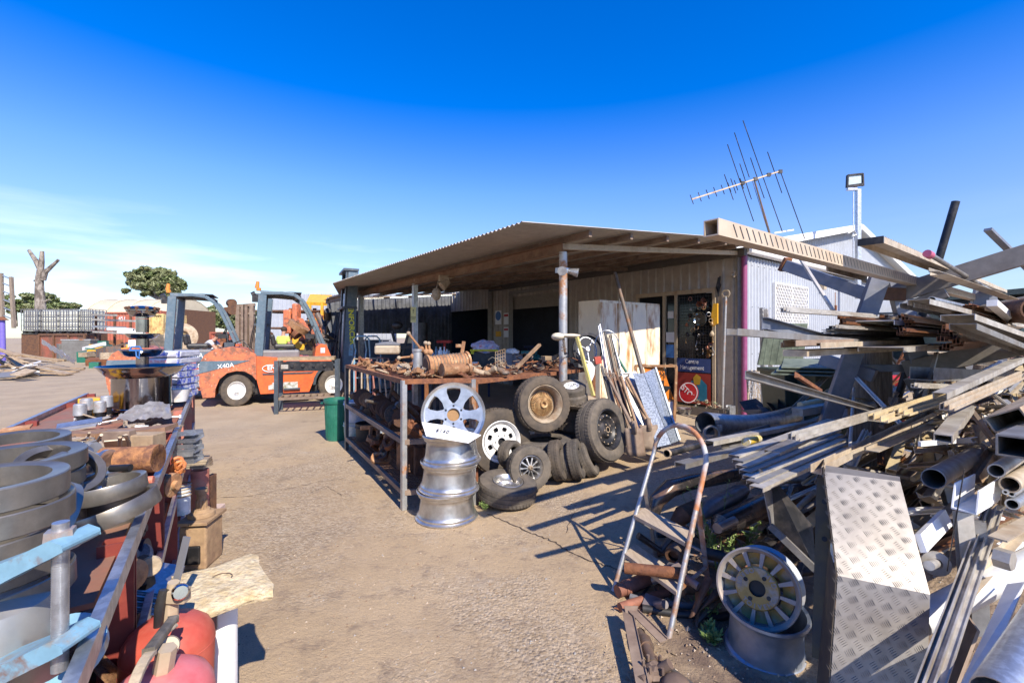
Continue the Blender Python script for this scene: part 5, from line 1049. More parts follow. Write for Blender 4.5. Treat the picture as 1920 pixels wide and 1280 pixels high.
for i in range(5): mb.bar(P(928,660+i*6,4.85),P(947,654+i*6.5,4.85),.006)
mb.build('wire_basket',tan,label='small upright wire grid standing on the long rusty table',cat='wire grid')
mb=MB(); mb.bar(P(968,690,5.0),P(1012,646,5.4),.035,.03); mb.build('timber_stick',woodh,label='pale timber stick slanting up from the long rusty table',cat='stick')
mb=MB(); mb.box(P(1029,671,5.6),(.16,.12,.05),.4); mb.build('wooden_block',wood,label='small wooden block on the tangle beside the canopy post',cat='block',bev=.004)
t=thing('bicycle_saddle','pale bicycle saddle on a stem beside the canopy post','saddle',P(1058,660,5.1),world=True)
mb=MB(); c=P(1056,631,5.1); mb.sph(c+V((.08,0,.01)),.07,(1.7,.9,.35),16); mb.sph(c+V((-.06,0,0)),.075,(1.0,1.2,.6),16); mb.build('seat',mk('pale_leather',(.62,.55,.42),.6),t); mb=MB(); mb.cyl(c,P(1060,665,5.1),.014); mb.tube([P(1060+U(-9,9),645+i*3,5.05) for i in range(10)],.008,6); mb.build('seat_post',iron,t)
t=thing('steering_wheel','chrome spoked steering wheel with a pale hub in front of the black ring','steering wheel',P(1100,690,5.7),world=True)
c=P(1101,655,5.6); ax=nrm(.25,-.9,.35); a_,b_,_=basis(ax)
mb=MB(); mb.tube([c+a_*.12*math.cos(q)+b_*.16*math.sin(q) for q in [i*PI/12 for i in range(24)]],.009,6,True); [mb.cyl(c,c+a_*.12*math.cos(q)+b_*.16*math.sin(q),.008) for q in (.4,2.4,4.7)]; mb.build('wheel_ring',galv,t); mb=MB(); mb.cyl(c,c+ax*.03,.03); mb.cyl(c,c-ax*.1+V((0,0,-.18)),.012); mb.build('hub',whitep,t)
mb=MB(); c=P(1103,656,5.9); mb.lathe([(.19,-.02),(.22,-.02),(.225,.02),(.19,.02),(.185,0),(.19,-.02)],c,nrm(.3,-.95,.15),40); mb.lathe([(0,-.01),(.19,-.01)],c,nrm(.3,-.95,.15),30,m=1); mb.build('black_ring',[blk,mk('black_film',(.03,.03,.035),.6)],label='black ringed disc behind the chrome steering wheel',cat='disc')
t=thing('white_bracket','white painted pierced bracket hanging over the table edge','bracket',P(1105,700,5.2),world=True); mb=MB()
d=5.2; 
mb.prism([(x/ F*d,-(y)/F*d) for x,y in ((0,0),(10,-4),(17,6),(16,20),(10,34),(4,36),(6,22),(-2,12))],P(1098,682,d),(1,0,0),(0,0,1),.02); mb.build('plate',whitep,t)
mb=MB(); mb.bar(P(1115,676,5.3),P(1126,674,5.3),.10,.08); mb.build('red_block',redp,label='small faded red block right of the white bracket',cat='block')
# leaning poles
def pole(name,label,x0,y0,d0,x1,y1,d1,r,m,kind='round',group=None,w2=None,cat=None,bev=0,roll=0,t=None):
    mb=MB(); mb.bar(P(x0,y0,d0),P(x1,y1,d1),r,w2 or r,kind,roll=roll,t=t); return mb.build(name,m,label=label,cat=cat or name.replace('_',' '),group=group,bev=bev)
pole('yellow_stick','yellow painted stick leaning against the long table',1082,632,4.9,1113,742,4.75,.03,mk('faded_yellow',(.55,.45,.14),.6,0,(.35,.28,.12),9,.6),'box',cat='stick')
pole('long_pole','long grey pole leaning up to the canopy roof',1153,512,6.6,1206,705,5.6,.05,iron)
pole('thin_rod','thin dark rod leaning against the rusty cabinet',1161,560,6.6,1160,690,6.2,.014,blk,cat='rod')
for i in range(11):
    x0=1121+i*3.1+U(-1,1); y0=612+i*2.4+U(-8,8); x1=1152+i*4.4; pole('steel_rod','slim steel rod in the bundle leaning beside the shovels',x0,y0,5.5+U(-.05,.05),x1,800+U(-10,16),5.0+U(-.05,.05),U(.014,.03),random.choice([galv,iron,aluw,steelbr,blk]),'round','steel rods leaning in a bundle',cat='rod')
for i in range(6):
    pole('dark_bar','dark flat bar leaning in front of the steel rods',1128+i*7,686+i*4,5.2,1158+i*8,812,4.9,.03,random.choice([blk,iron,rustd]),'box','dark bars leaning beside the shovels',.012,cat='bar')
mb=MB(); pts=[P(1120+24*math.cos(q)+18,655-36*math.sin(q),5.5) for q in [i*PI/9-.3 for i in range(12)]]; mb.tube(pts,.006,6); mb.build('wire_loop',galv,label='thin wire loop arching over the steel rods',cat='wire')
def shovel(label,x0,y0,x1,y1,d,bw,bh,hm,grip):
    t=thing('shovel',label,'shovel',P(x1,y1+bh,d),world=True); a=P(x0,y0,d+.35); b=P(x1,y1,d)
    mb=MB(); mb.cyl(a,b,.016,.02); mb.build('shaft',hm,t)
    mb=MB()
    if grip: 
        ex=V((1,0,0))*.05; mb.tube([a-(b-a)*.03,a+ex*.6-(b-a)*.06,a+ex-(b-a)*.0+V((0,0,.05))],.01); mb.tube([a,a-ex+V((0,0,.07)),a+ex+V((0,0,.07)),a],.012)
    mb.cyl(a,a+(b-a)*.02,.02); mb.build('grip',steelbr,t)
    mb=MB(); W_=bw/F*d/2; Hh=bh/F*d
    def bl(u,v): x=(u-.5)*2*W_; return b+V((x*1.0+ .02*v,-.02-.05*v+.03*abs(u-.5)*2,-Hh*v+ .012*abs(u-.5)))
    mb.sheet(None,8,6,bl); mb.cyl(b+V((0,0,.08)),b+V((0,-.02,-.05)),.022,.03); o=mb.build('blade',steelbr,t); s=o.modifiers.new('th','SOLIDIFY'); s.thickness=.004
shovel('square mouth shovel with the nearer rusty blade left of the galvanised channel',1143,712,1188,803,4.75,34,50,steelbr,True)
shovel('square mouth shovel behind, its rusty blade to the right of the first',1172,712,1216,797,4.95,34,44,woodh,True)
pole('wooden_pole','pale wooden tool handle between the two shovels',1165,705,5.1,1196,806,4.85,.032,woodh,cat='pole')
pole('wooden_pole','thick wooden tool handle with a red grip left of the galvanised channel',1176,708,5.2,1222,800,4.95,.034,woodh,cat='pole')
pole('green_pole','green handle between the rods and the rusty cabinet',1152,660,5.6,1176,700,5.5,.03,green,cat='pole')
# galvanised channel (leaning)
t=thing('galvanised_channel','wide galvanised folded channel leaning beside the shovels','channel',P(1250,835,4.9),world=True)
d0,d1_=5.35,4.85
tl,tm_,tr=P(1186,699,d0),P(1206,700,d0-.04),P(1228,690,d0+.16); bl_,bm,br=P(1232,838,d1_),P(1258,832,d1_-.02),P(1273,826,d1_+.16)
spang=mk('spangled_galv',(.45,.49,.53),.45,.6,(.25,.28,.31),60,.5,.03,.1,80,.1,m2=.6)
mb=MB(); mb.slab(tl,bl_,bm,tm_,.012); mb.slab(tm_+V((.012,0.02,0)),bm+V((.012,.02,0)),br,tr,.012); mb.bar(tr,br,.02,.05); mb.bar(tl+V((-.03,.1,0)),bl_+V((-.03,.1,0)),.004,.2,up=V((1,0,0))); mb.build('channel',spang,t)
# frame stand with orange sign
t=thing('sign_frame','rusty steel frame stand holding the upturned orange road sign','frame',P(1230,790,5.9),world=True); d=5.9
mb=MB(); mb.bar(P(1192,686,d),P(1269,686,d-.1),.03); mb.bar(P(1268,686,d-.1),P(1264,790,d-.1),.03); mb.bar(P(1192,686,d),P(1210,684,d+.3),.03); mb.bar(P(1264,686,d),P(1256,684,d+.3),.03); mb.bar(P(1192,686,d),P(1195,790,d),.03); mb.build('frame',rust2,t)
mb=MB(); mb.slab(P(1235,752,d-.03),P(1268,752,d-.06),P(1264,815,d-.06),P(1235,815,d-.03),.01); mb.build('white_panel',whitep,t)
sgn=thing('road_sign','orange road sign standing upside down in the steel frame','road sign',P(1240,750,5.85),world=True)
q=[P(1206,684,5.88),P(1243,687,5.86),P(1263,748,5.86),P(1225,750,5.88)]; mb=MB(); mb.slab(q[0],q[3],q[2],q[1],.006); mb.build('sign_plate',mk('sign_orange',(.75,.22,.02),.45,0,(.6,.16,.02),6,.6),sgn)
ex=(q[0]-q[1]); ey=(q[3]-q[0])
text('km',.13,inkb,'sign_lettering',sgn,TM(P(1237,701,5.845),ex,ey)); text('4',.30,inkb,'sign_number',sgn,TM(P(1246,727,5.845),ex,ey),bold=.004)
mb=MB(); mb.bar(P(1216,753,5.85),P(1266,751,5.85),.02); mb.build('tray_edge',rust2,t)
# cabinet
cp=P(1125,561,7.3); cz=2.0; c0=V((cp.x,cp.y,0))
t=thing('steel_cabinet','tall white steel locker cabinet with rust streaks under the canopy','cabinet',c0,world=True)
cabm=mk('rust_streaked_white',(.80,.71,.54),.5,0,(.45,.22,.07),3.0,.565,.06,.1,50,.06,stretch=(1,1,.35),c3=(.30,.12,.04),amt3=.63,s3=4)
mb=MB(); mb.slab(c0+UP*.05,c0+D2*1.6+UP*.05,c0+D2*1.6+UP*cz,c0+UP*cz,.0) if 0 else None
mb.bar(c0+D2*.8+D1*.24+UP*.05,c0+D2*.8+D1*.24+UP*cz,1.6,.48,up=D1); mb.build('carcass',cabm,t,bev=.006)
for i in range(4): mb=MB(); mb.bar(c0+D2*(.02+.4*i)-D1*.006+UP*1.03,c0+D2*(.385+.4*i)-D1*.006+UP*1.03,.012,1.86); dr=mb.build('door',cabm,t,bev=.003)
# door side items: tall ringed pole, brassware, planter, bowl, stop sign
pp0=LN(W0+OUTF*.25,1354,780,D1); t=thing('ringed_pole','tall rusty white pole with a ring finial beside the door','pole',V((pp0.x,pp0.y,0)),world=True)
pt_=LN(W0+OUTF*.25,1361,556,D1); mb=MB(); mb.cyl(V((pp0.x,pp0.y,0)),pt_,.022); mb.build('pole',galvr,t); mb=MB(); mb.lathe([(.05,-.01),(.075,-.01),(.075,.01),(.05,.01),(.05,-.01)],pt_+UP*.05,-D2,20); mb.cyl(pt_-D1*.05,pt_+D1*.05,.012) ; mb.build('ring',trimm,t)
brass=mk('tarnished_brass',(.55,.33,.13),.35,.8,(.2,.12,.06),20,.5,.1); copper=mk('copper_pan',(.5,.2,.12),.35,.8,(.15,.07,.05),20,.5)
def wallp(x,y,o): return LN(W0+OUTF*o,x,y,D1)
c=wallp(1315,598,.16); mb=MB(); mb.lathe([(0,.0),(.10,.015),(.13,.03),(.14,.06),(.12,.06),(.10,.03),(0,.02)],c,OUTF,28); mb.build('round_mirror',[mk('chromed_dish',(.4,.42,.4),.12,1)],label='round chromed dish hanging among the brassware by the door',cat='dish')
random.seed(3)
for i in range(42):
    x=U(1286,1338); y=U(560,668); 
    if abs(x-1315)<13 and abs(y-598)<15: continue
    if y>640 and x<1305: continue
    c=wallp(x,y,.13+U(0,.06)); k=random.randrange(4); mb=MB(); s=U(.02,.045)
    if k==0: mb.lathe([(0,0),(s*.8,.01),(s,.03),(s*1.1,.06),(s,.05)],c,rv(1)+OUTF,14)
    elif k==1: mb.tube([c+UP*s*2,c+UP*s,c+rv(s),c-UP*s*2],.006,5); mb.sph(c-UP*s*2,s*.5)
    elif k==2: mb.lathe([(s*.3,-s),(s*.8,-s*.8),(s,0),(s*.5,s),(s*.3,s*1.3)],c,UP,14)
    else: mb.tube([c+V((s*math.cos(q),0,s*math.sin(q))) for q in [j*PI/5 for j in range(10)]],.006,5,True)
    mb.build('brass_ornament',random.choice([brass,copper,blk,galvr,tan]),label='small brass or copper ornament hung on the mesh screen by the door',cat='ornament',group='ornaments hung by the door')
for x,y in ((1317,566),(1308,572)): mb=MB(); c=wallp(x,y,.2); mb.lathe([(0,0),(.05,.01),(.06,.05),(.055,.05)],c,V((.2,-.6,.3)),18); mb.build('copper_pan',copper,label='round copper pan at the top of the hanging brassware, '+('right' if x>1310 else 'left')+' one',cat='pan')
mb=MB(); mb.prism([(0,0),(.1,.05),(.1,.42),(.02,.42),(-.02,.2)],wallp(1337,612,.1),-D1,UP,.03); mb.build('yellow_board',yel,label='narrow yellow panel behind the hanging brassware',cat='panel')
mb=MB(); c=wallp(1376,514,.08); mb.lathe([(.0,0),(.03,0),(.05,.01),(.05,-.01)],c,OUTF,12); [mb.box(c+V((U(-.04,.04),-.01,U(-.07,.07))),(.03,.02,.03)) for _ in range(7)]; mb.build('wall_ornament',trimm,label='small pale ornament fixed high on the wall by the downpipe',cat='ornament')
mb=MB(); 
for i in range(6): a=wallp(1347,520+i,.1); mb.tube([a,a+D1*U(-.05,.05)-UP*.15,a-UP*.3,a+UP*.02-D1*.03],.012,6)
mb.build('cable_coil',blk,label='black cable coil hanging at the top right of the door',cat='cable')
t=thing('stop_sign','round red stop sign leaning by the door','stop sign',wallp(1291,760,.3),world=True); c=wallp(1291,736,.32); ax=OUTF+V((0,0,.15)); mb=MB(); mb.cyl(c,c+ax.normalized()*.01,.2,n=32); mb.build('sign_plate',mk('sign_red',(.42,.015,.02),.4,0,var=.1),t)
mb=MB(); mb.lathe([(.175,.012),(.19,.012)],c,ax,32); mb.build('white_border',inkw,t)
text('STOP',.15,inkw,'stop_lettering',t,TM(c+ax.normalized()*.014,-D1*.75-UP*.65,UP*.75-D1*.65),bold=.003,sx=.9)
t=thing('planter_trough','dark trough of pale succulents on the ground by the door','planter',wallp(1325,775,.4),world=True)
a=V(wallp(1297,0,.45)); a=LN(W0+OUTF*.5,1300,760,D1); b=LN(W0+OUTF*.5,1352,770,D1); a.z=b.z=.07; mb=MB(); mb.bar(a,b,.17,.15,'U',t=.012); mb.build('trough',mk('brown_trough',(.12,.10,.085),.7),t)
sc1=[mk('succulent_pale',(.55,.48,.38),.6),mk('succulent_green',(.3,.33,.2),.6),mk('succulent_red',(.35,.16,.1),.6)]
for i in range(26):
    mb=MB(); p=a.lerp(b,U(0.02,.98))+UP*U(.08,.16)+rv(.04)
    for k in range(9):
        q=k*.7; dd=V((math.cos(q),math.sin(q),U(.3,1)))*U(.03,.05); s_=V((-math.sin(q),math.cos(q),0))*.009
        mb.add([p,p+dd*.6+s_,p+dd,p+dd*.6-s_],[(0,1,2,3)])
    mb.build('succulent',sc1[i%3],t)
c=LN(W0+OUTF*.55,1285,758,D1); c.z=.0; mb=MB(); mb.lathe([(.0,.0),(.12,.0),(.15,.09),(.16,.1),(.14,.09),(.0,.02)],c,UP,28); mb.build('metal_bowl',galv,label='shallow metal bowl on the ground by the stop sign',cat='bowl')
mb=MB(); c=LN(W0+OUTF*.35,1370,785,D1); c.z=0; mb.bar(c,c+UP*.22,.1,.14,'C'); mb.bar(c+UP*.2-D1*.02,c+UP*.05+D1*.35,.02,.03); mb.build('folded_bracket',galv,label='folded galvanised bracket between the planter and the magenta downpipe',cat='bracket')
# ---- green bin and buckets
c=G(668,822); c.z=0; t=thing('rubbish_bin','dark green ribbed plastic rubbish bin beside the steel rack','bin',c,world=True); k=6.3/853
c=V((P(632,0,6.25).x+.0,6.25,0)); t.location=c; t['_o']=tuple(c)
mb=MB(); mb.lathe([(0,.0),(.135,.0),(.14,.02),(.158,.50),(.172,.505),(.178,.535),(.172,.56),(.16,.56),(.15,.5),(.13,.04),(0,.03)],c,UP,40); [mb.bar(c+V((math.cos(q),math.sin(q),0))*.139+UP*.04,c+V((math.cos(q),math.sin(q),0))*.158+UP*.49,.012) for q in [i*PI/12 for i in range(24)]]; mb.build('bin_body',green,t)
mb=MB(); [mb.tube([c+V((s_*.165,-.06,.5)),c+V((s_*.2,-.05,.5)),c+V((s_*.2,.05,.5)),c+V((s_*.165,.06,.5))],.012) for s_ in (-1,1)]; mb.build('handle',green,t)
def bucket(label,c,r,h,m,lid=None):
    t=thing('plastic_bucket',label,'bucket',c,world=True); mb=MB(); mb.lathe([(0,0),(r*.86,0),(r*.97,h*.82),(r*1.05,h*.84),(r*1.05,h*.88),(r*.98,h*.9),(r,h),(r*.95,h),(r*.85,.03),(0,.03)],c,UP,30); mb.build('bucket_body',m,t)
    if lid: mb=MB(); mb.lathe([(0,h+.01),(r*1.06,h+.01),(r*1.07,h-.03)],c,UP,30); mb.build('lid',lid,t)
bk=V((P(664,0,5.9).x,5.95,0)); bucket('lower bucket of green and white plastic between bin and rack',bk,.15,.30,mk('bucket_white_green',(.55,.62,.6),.4,0,(.05,.25,.2),3,.5)); bucket('upper white bucket with a blue band beside the green bin',bk+UP*.3,.145,.27,mk('bucket_white',(.7,.72,.74),.4,0,(.1,.3,.6),2,.62))
for i,(x,d,lab,m_) in enumerate([(700,6.6,'pale blue grey bucket behind the rack',mk('bucket_blue_grey',(.35,.42,.52),.5)),(690,5.6,'dark bucket in the shade behind the rack post',blackp),(985,6.5,'white bucket under the long table',whitep)]): bucket(lab,V((P(x,0,d).x,d,0)),.15,.35,m_)
# ---- hand trolleys
def trolley(label,x,d,m):
    t=thing('hand_trolley',label,'trolley',V((P(x,0,d).x,d,0)),.3,'hand trolleys')
    mb=MB(); mb.tube([(-.2,0,.1),(-.2,0,.9),(-.17,.06,1.15),(-.2,-.1,1.35),(-.14,-.16,1.42),(.02,-.16,1.42),(.08,-.1,1.36),(.1,0,1.0),(.1,0,.1)],.016,8); [mb.cyl((-.2,0,z),(.1,0,z),.01) for z in (.3,.6,.9)]; mb.build('frame',m,t); mb=MB(); mb.box((-.05,-.12,.04),(.32,.24,.01)); mb.build('toe_plate',m,t)
    for s_ in (-.28,.18): mb=MB(); mb.lathe([(0,-.02),(.1,-.03),(.12,-.02),(.12,.02),(.1,.03),(0,.02)],(s_,.05,.12),(1,0,0),20); mb.build('wheel',rubber,t)
trolley('left light blue hand trolley behind the forklift mast',684,9.0,lblue); trolley('right light blue hand trolley behind the forklift mast',704,9.1,lblue)
for i in range(5):
    mb=MB(); x=655+i*8; p=V((P(x,0,8.0).x,8.0+i*.1,0)); mb.tube([p,p+UP*.8,p+V((.05,.1,1.02)),p+V((.25,.1,1.0)),p+V((.35,.1,0))],.015,6); mb.build('tube_frame',[tan,salmon,trimm][i%3],label='bent tubular frame standing behind the forklift mast',cat='frame',group='bent tube frames behind the mast')
# ---- work bench under canopy
t=thing('work_bench','long dark bench under the canopy covered with boxes and bottles','bench',V((P(890,0,7.4).x,7.4,0)),world=True)
x0,x1=P(800,0,7.6).x,P(1000,0,7.6).x; mb=MB(); mb.box(((x0+x1)/2,7.75,.85),(x1-x0,.8,.05)); mb.build('bench_top',blk,t); 
for x in (x0+.1,x1-.1): 
    for y in (7.45,8.1): mb=MB(); mb.bar((x,y,0),(x,y,.83),.05); mb.build('leg',blk,t)
t=thing('storage_tub','black storage tub with a yellow lid on the canopy bench','tub',P(912,690,7.6),world=True)
x,z=P(911,0,7.6).x,.88; mb=MB(); mb.box((x,7.65,z+.15),(.42,.34,.28)); mb.build('tub_body',blackp,t,bev=.02); mb=MB(); mb.box((x-.02,7.62,z+.305),(.46,.38,.03)); mb.box((x-.21,7.5,z+.28),(.06,.04,.08)); mb.build('lid',mk('lid_yellow',(.6,.55,.02),.5),t,bev=.01)
tow=mk('striped_towel',(.55,.5,.6),.9,0,(.5,.2,.25),18,.56,.06,.6,30,.15,c3=(.2,.3,.55),amt3=.6,s3=16)
mb=MB(); mb.sph((x+.0,7.62,z+.33),.22,(1.05,.8,.6),24,jit=.35); mb.build('towel_pile',tow,label='pile of striped towels on the yellow lidded tub',cat='towels')
def bx(name,label,px,w,h,dp,d,m,zb=.88,cat='box',bev=.01): mb=MB(); mb.box((P(px,0,d).x,d,zb+h/2),(w,dp,h),U(-.2,.2)); mb.box((P(px,0,d).x,d,zb+h+.008),(w*1.04,dp*1.04,.02),0); return mb.build(name,m,label=label,cat=cat,bev=bev)
bx('grey_crate','left grey crate right of the yellow lidded tub',945,.26,.24,.3,7.6,greyp); bx('grey_crate','right grey crate at the end of the canopy bench',968,.2,.22,.3,7.65,greyp)
bx('red_case','red plastic case behind the slotted drum',864,.3,.2,.2,7.55,redpl); bx('teal_cooler','teal cooler box on the canopy bench left of the red case',822,.34,.18,.25,7.6,tealp); bx('white_tub','small white tub in front of the yellow lidded tub',885,.2,.1,.15,7.4,whitep)
mb=MB(); mb.sph((P(960,0,7.6).x,7.55,1.16),.09,(1.3,.9,.6),16,jit=.5); mb.build('white_bag',whitep,label='crumpled white bag on the grey crates',cat='bag')
for i in range(26):
    x=P(805+i*3.6+U(-2,2),0,7.9).x; y=7.9+U(-.1,.15); m=random.choice([whitep,greyp,galv,tealp,redpl,blackp,lblue,whitep]); h=U(.1,.24); r=U(.02,.04); z=1.0 if i<12 else .88
    mb=MB(); mb.lathe([(0,0),(r,0),(r,h*.7),(r*.4,h*.82),(r*.4,h),(0,h)],(x,y,z),UP,12); mb.build('bottle',m,label='small bottle in the row at the back of the canopy bench',cat='bottle',group='bottles on the canopy bench')
# dim things deeper under the canopy
for i in range(26):
    x=U(690,1050); d=U(9,12.5); s=U(.15,.4); p=V((P(x,0,d).x,d,U(.2,1.0))); m=random.choice([blk,navy,blackp,iron,rustd,tealp,greys,redpl,whitep]); mb=MB(); k=i%3
    if k==0: mb.box(p,(s,s*.8,s),U(0,1)); mb.box(p+UP*s*.55,(s*.6,s*.4,s*.15))
    elif k==1: mb.sph(p,s*.6,(1,1,.6),12,jit=.5); mb.cyl(p,p+rv(1)*s,.03)
    else: mb.bar(V((p.x,p.y,0)),p+UP*.4,.05); mb.box(p+UP*.4,(s,.3,.06))
    mb.build('stored_item',m,label='dim stored item in the shade deep under the canopy',cat='stored item',group='stored items in the shade')
for x,z,h in ((733,.95,.8),(758,1.2,.6)): pass
t=thing('exercise_bike','dark upright machine silhouetted against the gap in the end wall','machine',V((P(750,0,9.6).x,9.6,0)),world=True); mb=MB(); d=9.6
mb.bar(P(735,620,d),P(745,660,d),.05); mb.bar(P(768,615,d),P(755,665,d),.05); mb.bar(P(728,655,d),P(775,650,d),.06); mb.sph(P(745,610,d),.12,(1,.5,.7)); mb.cyl(P(750,700,d),P(750,655,d),.05); mb.cyl(P(792,605,d),P(792,650,d),.11); mb.build('body',blk,t)
pole('blue_tube','blue white tube standing by the yellow sign post',777,690,7.8,776,640,7.8,.04,lblue,cat='tube')
random.seed(11)
# ---------------- left-hand rack
random.seed(21)
Z=G
ru=V((-.652,1,0)).normalized(); rvv=V((-1,-.652,0)).normalized()
def RK(y,w,z=0.): return V((-.261-.652*y,y,z))+rvv*w
Wd=.78
rk=thing('scrap_rack','long dark red steel rack heaped with metal parts at the left','rack',RK(1.2,0),world=True)
for y in (.55,1.21,1.9,2.56,3.35,4.15,4.75):
    for w in (0,Wd):
        mb=MB(); mb.bar(RK(y,w),RK(y,w,.86),.075,.05,'C',up=ru,t=.008,roll=PI if w==0 else 0); mb.build('upright',redox if w or y<3 else salmon,rk)  # far front posts coloured the paler red of their sunlit faces
for z,nm in ((.85,'top_deck'),(.50,'middle_deck'),(.14,'bottom_deck')):
    ys_=.98 if z>.8 else .4; mb=MB(); mb.slab(RK(ys_,0,z-.02),RK(4.8,0,z-.02),RK(4.8,Wd,z-.02),RK(ys_,Wd,z-.02),.012); mb.build(nm,mk('rusty_red_deck',(.30,.11,.065),.75,0,(.2,.13,.09),5,.5,.15,.2),rk)
    mb=MB(); mb.bar(RK(.4,-.028,z-.01),RK(4.8,-.028,z-.01),.022,.045,'box'); mb.bar(RK(.4,Wd+.03,z-.01),RK(4.8,Wd+.03,z-.01),.025,.05,'box'); mb.build('rail',galv,rk)
for y in (.55,1.9,3.35,4.75): mb=MB(); mb.bar(RK(y,0,.80),RK(y,Wd,.80),.05,.05,'L'); mb.build('cross_brace',redox,rk)
def mkd(mb,name,m,label,cat,group=None,bev=0): return mb.build(name,m,label=label,cat=cat,group=group,bev=bev)
# rings
def ring(label,c,ax,r,h,th=.17,m=ssring,nm='steel_ring',group='bright steel rings piled on the rack',lip=True):
    mb=MB(); h=h*1.35 if h>.03 else h; a=h/2; ri=r*(1-th); mb.lathe([(r*.985,-a),(r,-a*.9),(r,a*.9),(r*.985,a)],c,ax,72); mb.lathe([(ri,a*.85),(ri,-a*.85)],c,ax,72)
    mb.lathe([(r*.985,a),(r*.965,a*.93),(ri*1.02,a*.88),(ri,a*.85)],c,ax,72); mb.lathe([(ri,-a*.85),(r*.985,-a)],c,ax,72,False); return mkd(mb,nm,m,label,'ring',group)
def CR(px,py,z): return Z(px,py,z)
for nm_,p0_,r_,n_ in (('nearest steel ring stack at the left edge',CR(-32,918,1.10),.128,5),('second steel ring stack, behind the nearest',CR(8,872,1.05),.165,4),('third steel ring stack, farthest at the left edge',CR(28,832,1.0),.15,3)):
    for k in range(n_):
        ring(['topmost ring of the ','second ring down of the ','third ring down of the ','fourth ring down of the ','bottom ring of the '][k]+nm_,p0_+V((U(-.008,.008),U(-.008,.008),-.05*k)),V((U(-.04,.04),U(-.04,.04),1)),r_*U(.97,1.03),.034,.22 if k==0 else .1)
rings=[(205,915,.945,.092,.035,(-.12,-.05,1),'small ring holding chrome joints near the rusty cylinder'),(198,938,.89,.092,.04,(.0,.0,1),'small ring directly under the one holding chrome joints'),(212,955,.90,.112,.035,(-.28,-.12,1),'tilted ring hanging over the front rail of the rack'),(192,975,.83,.10,.035,(-.2,0,1),'lower tilted ring overhanging the rack rail')]
for px,py,z,r,h,ax,l in rings: ring(l,CR(px,py,z),V(ax),r,h)
ring('thin bright ring leaning steeply against the near ring stacks',P(78,1000,1.10),nrm(-.45,-.70,.5),.122,.018,.17); ring('steep ring standing right of the second ring stack',P(112,885,1.35),nrm(.55,-.2,.8),.105,.03,.2); ring('wide flat ring lying across the second stack of rings',P(60,862,1.5),nrm(.1,-.1,1),.15,.014,.16)
for k,(q) in enumerate((.3,)): 
    mb=MB(); mb.bar(P(60,885,1.22),P(125,855,1.3),.022,.03); mb.bar(P(85,900,1.2),P(120,872,1.26),.018,.025); mkd(mb,'flat_bar',ssring,'short flat steel bars lying inside the second ring stack','bar')
# blue pipe clamp with bolt, and vessel
t=thing('pipe_clamp','light blue cast pipe clamp with a long vertical bolt at the bottom left','clamp',P(60,1280,.8),world=True); d=.78
mb=MB()
def arm(y0,sg):
    pts=[(-60,y0+72),(0,y0+50),(55,y0+28),(95,y0+8),(125,y0-6),(148,y0+2),(150,y0+14),(128,y0+26),(95,y0+42),(55,y0+62),(0,y0+92),(-60,y0+120)]
    mb.prism([((x-CX)/F*d,H-(y-HY)/F*d) for x,y in pts],(0,d-.03,0),(1,0,0),(0,0,1),-.07,smooth=False)
arm(1005,1); mb.build('upper_jaw',lblue,t,bev=.006); mb=MB(); arm(1188,1); mb.build('lower_jaw',lblue,t,bev=.006)
mb=MB(); mb.cyl(P(112,1255,d),P(114,978,d),.0115,n=20); [mb.lathe([(.0115,i*.004),(.0119,i*.004+.002),(.0115,i*.004+.004)],P(112,1255,d),P(114,978,d)-P(112,1255,d),16) for i in range(58)]; mb.build('threaded_rod',galv,t)
mb=MB(); mb.cyl(P(113,1018,d),P(113,992,d),.023,.021,n=6,smooth=False); mb.cyl(P(113,1026,d),P(113,1018,d),.027,n=24); mb.build('nut',galvr,t)
mb=MB(); mb.lathe([(0,.075),(.05,.07),(.085,.05),(.1,.01),(.105,-.1),(.09,-.16),(.05,-.2),(0,-.21)],P(-22,1180,.85),(0.05,0,1),48); mkd(mb,'steel_vessel',mk('dull_stainless',(.36,.35,.33),.38,.7,(.26,.24,.2),4,.55,.15),'rounded dull stainless vessel behind the blue clamp','vessel')
mb=MB(); mb.lathe([(.06,-.012),(.085,-.01),(.085,.01),(.06,.012),(.055,0),(.06,-.012)],P(90,1235,.84),nrm(.1,-.4,1),32); mkd(mb,'seat_ring',lblue,'light blue ring seat under the stainless vessel','ring')
# rusty pipe piece and neighbours
def cylx(name,label,x0,y0,x1,y1,z,r,m,cat,zz=None,n=24,cap=None,dd=0):
    a=Z(x0,y0,z); b=Z(x1,y1,zz or z); b=P(x1,y1,a.y+dd); mb=MB(); mb.cyl(a,b,r,n=n)
    if cap: mb.cyl(a.lerp(b,.86),a.lerp(b,1.0),r*cap,n=n); 
    return mkd(mb,name,m,label,cat)
cylx('rusty_cylinder','rusty steel cylinder with a flaking end collar lying across the rack',192,862,297,858,.93,.047,mk('speckled_rust',(.33,.15,.06),.85,0,(.16,.07,.04),28,.5,.08,.5,90,.2),'cylinder',cap=1.12,dd=.03)
cylx('dark_key_bar','short dark bar resting on the rusty cylinder',208,878,245,876,.98,.011,blk,'bar')
cylx('silver_sleeve','silver machined sleeve left of the rusty cylinder',148,868,205,866,.93,.036,alu,'sleeve',cap=1.3)
cylx('silver_sleeve','larger dull machined sleeve behind the ring of chrome joints',140,850,180,842,.93,.03,alud,'sleeve')
mb=MB(); c=Z(180,893,.9); mb.lathe([(.05,0),(.07,.0),(.073,.01),(.07,.02),(.05,.02),(.05,0)],c,nrm(-.1,0,1),40); mkd(mb,'bright_flange',alu,'bright flat flange ring in front of the silver sleeve','flange')
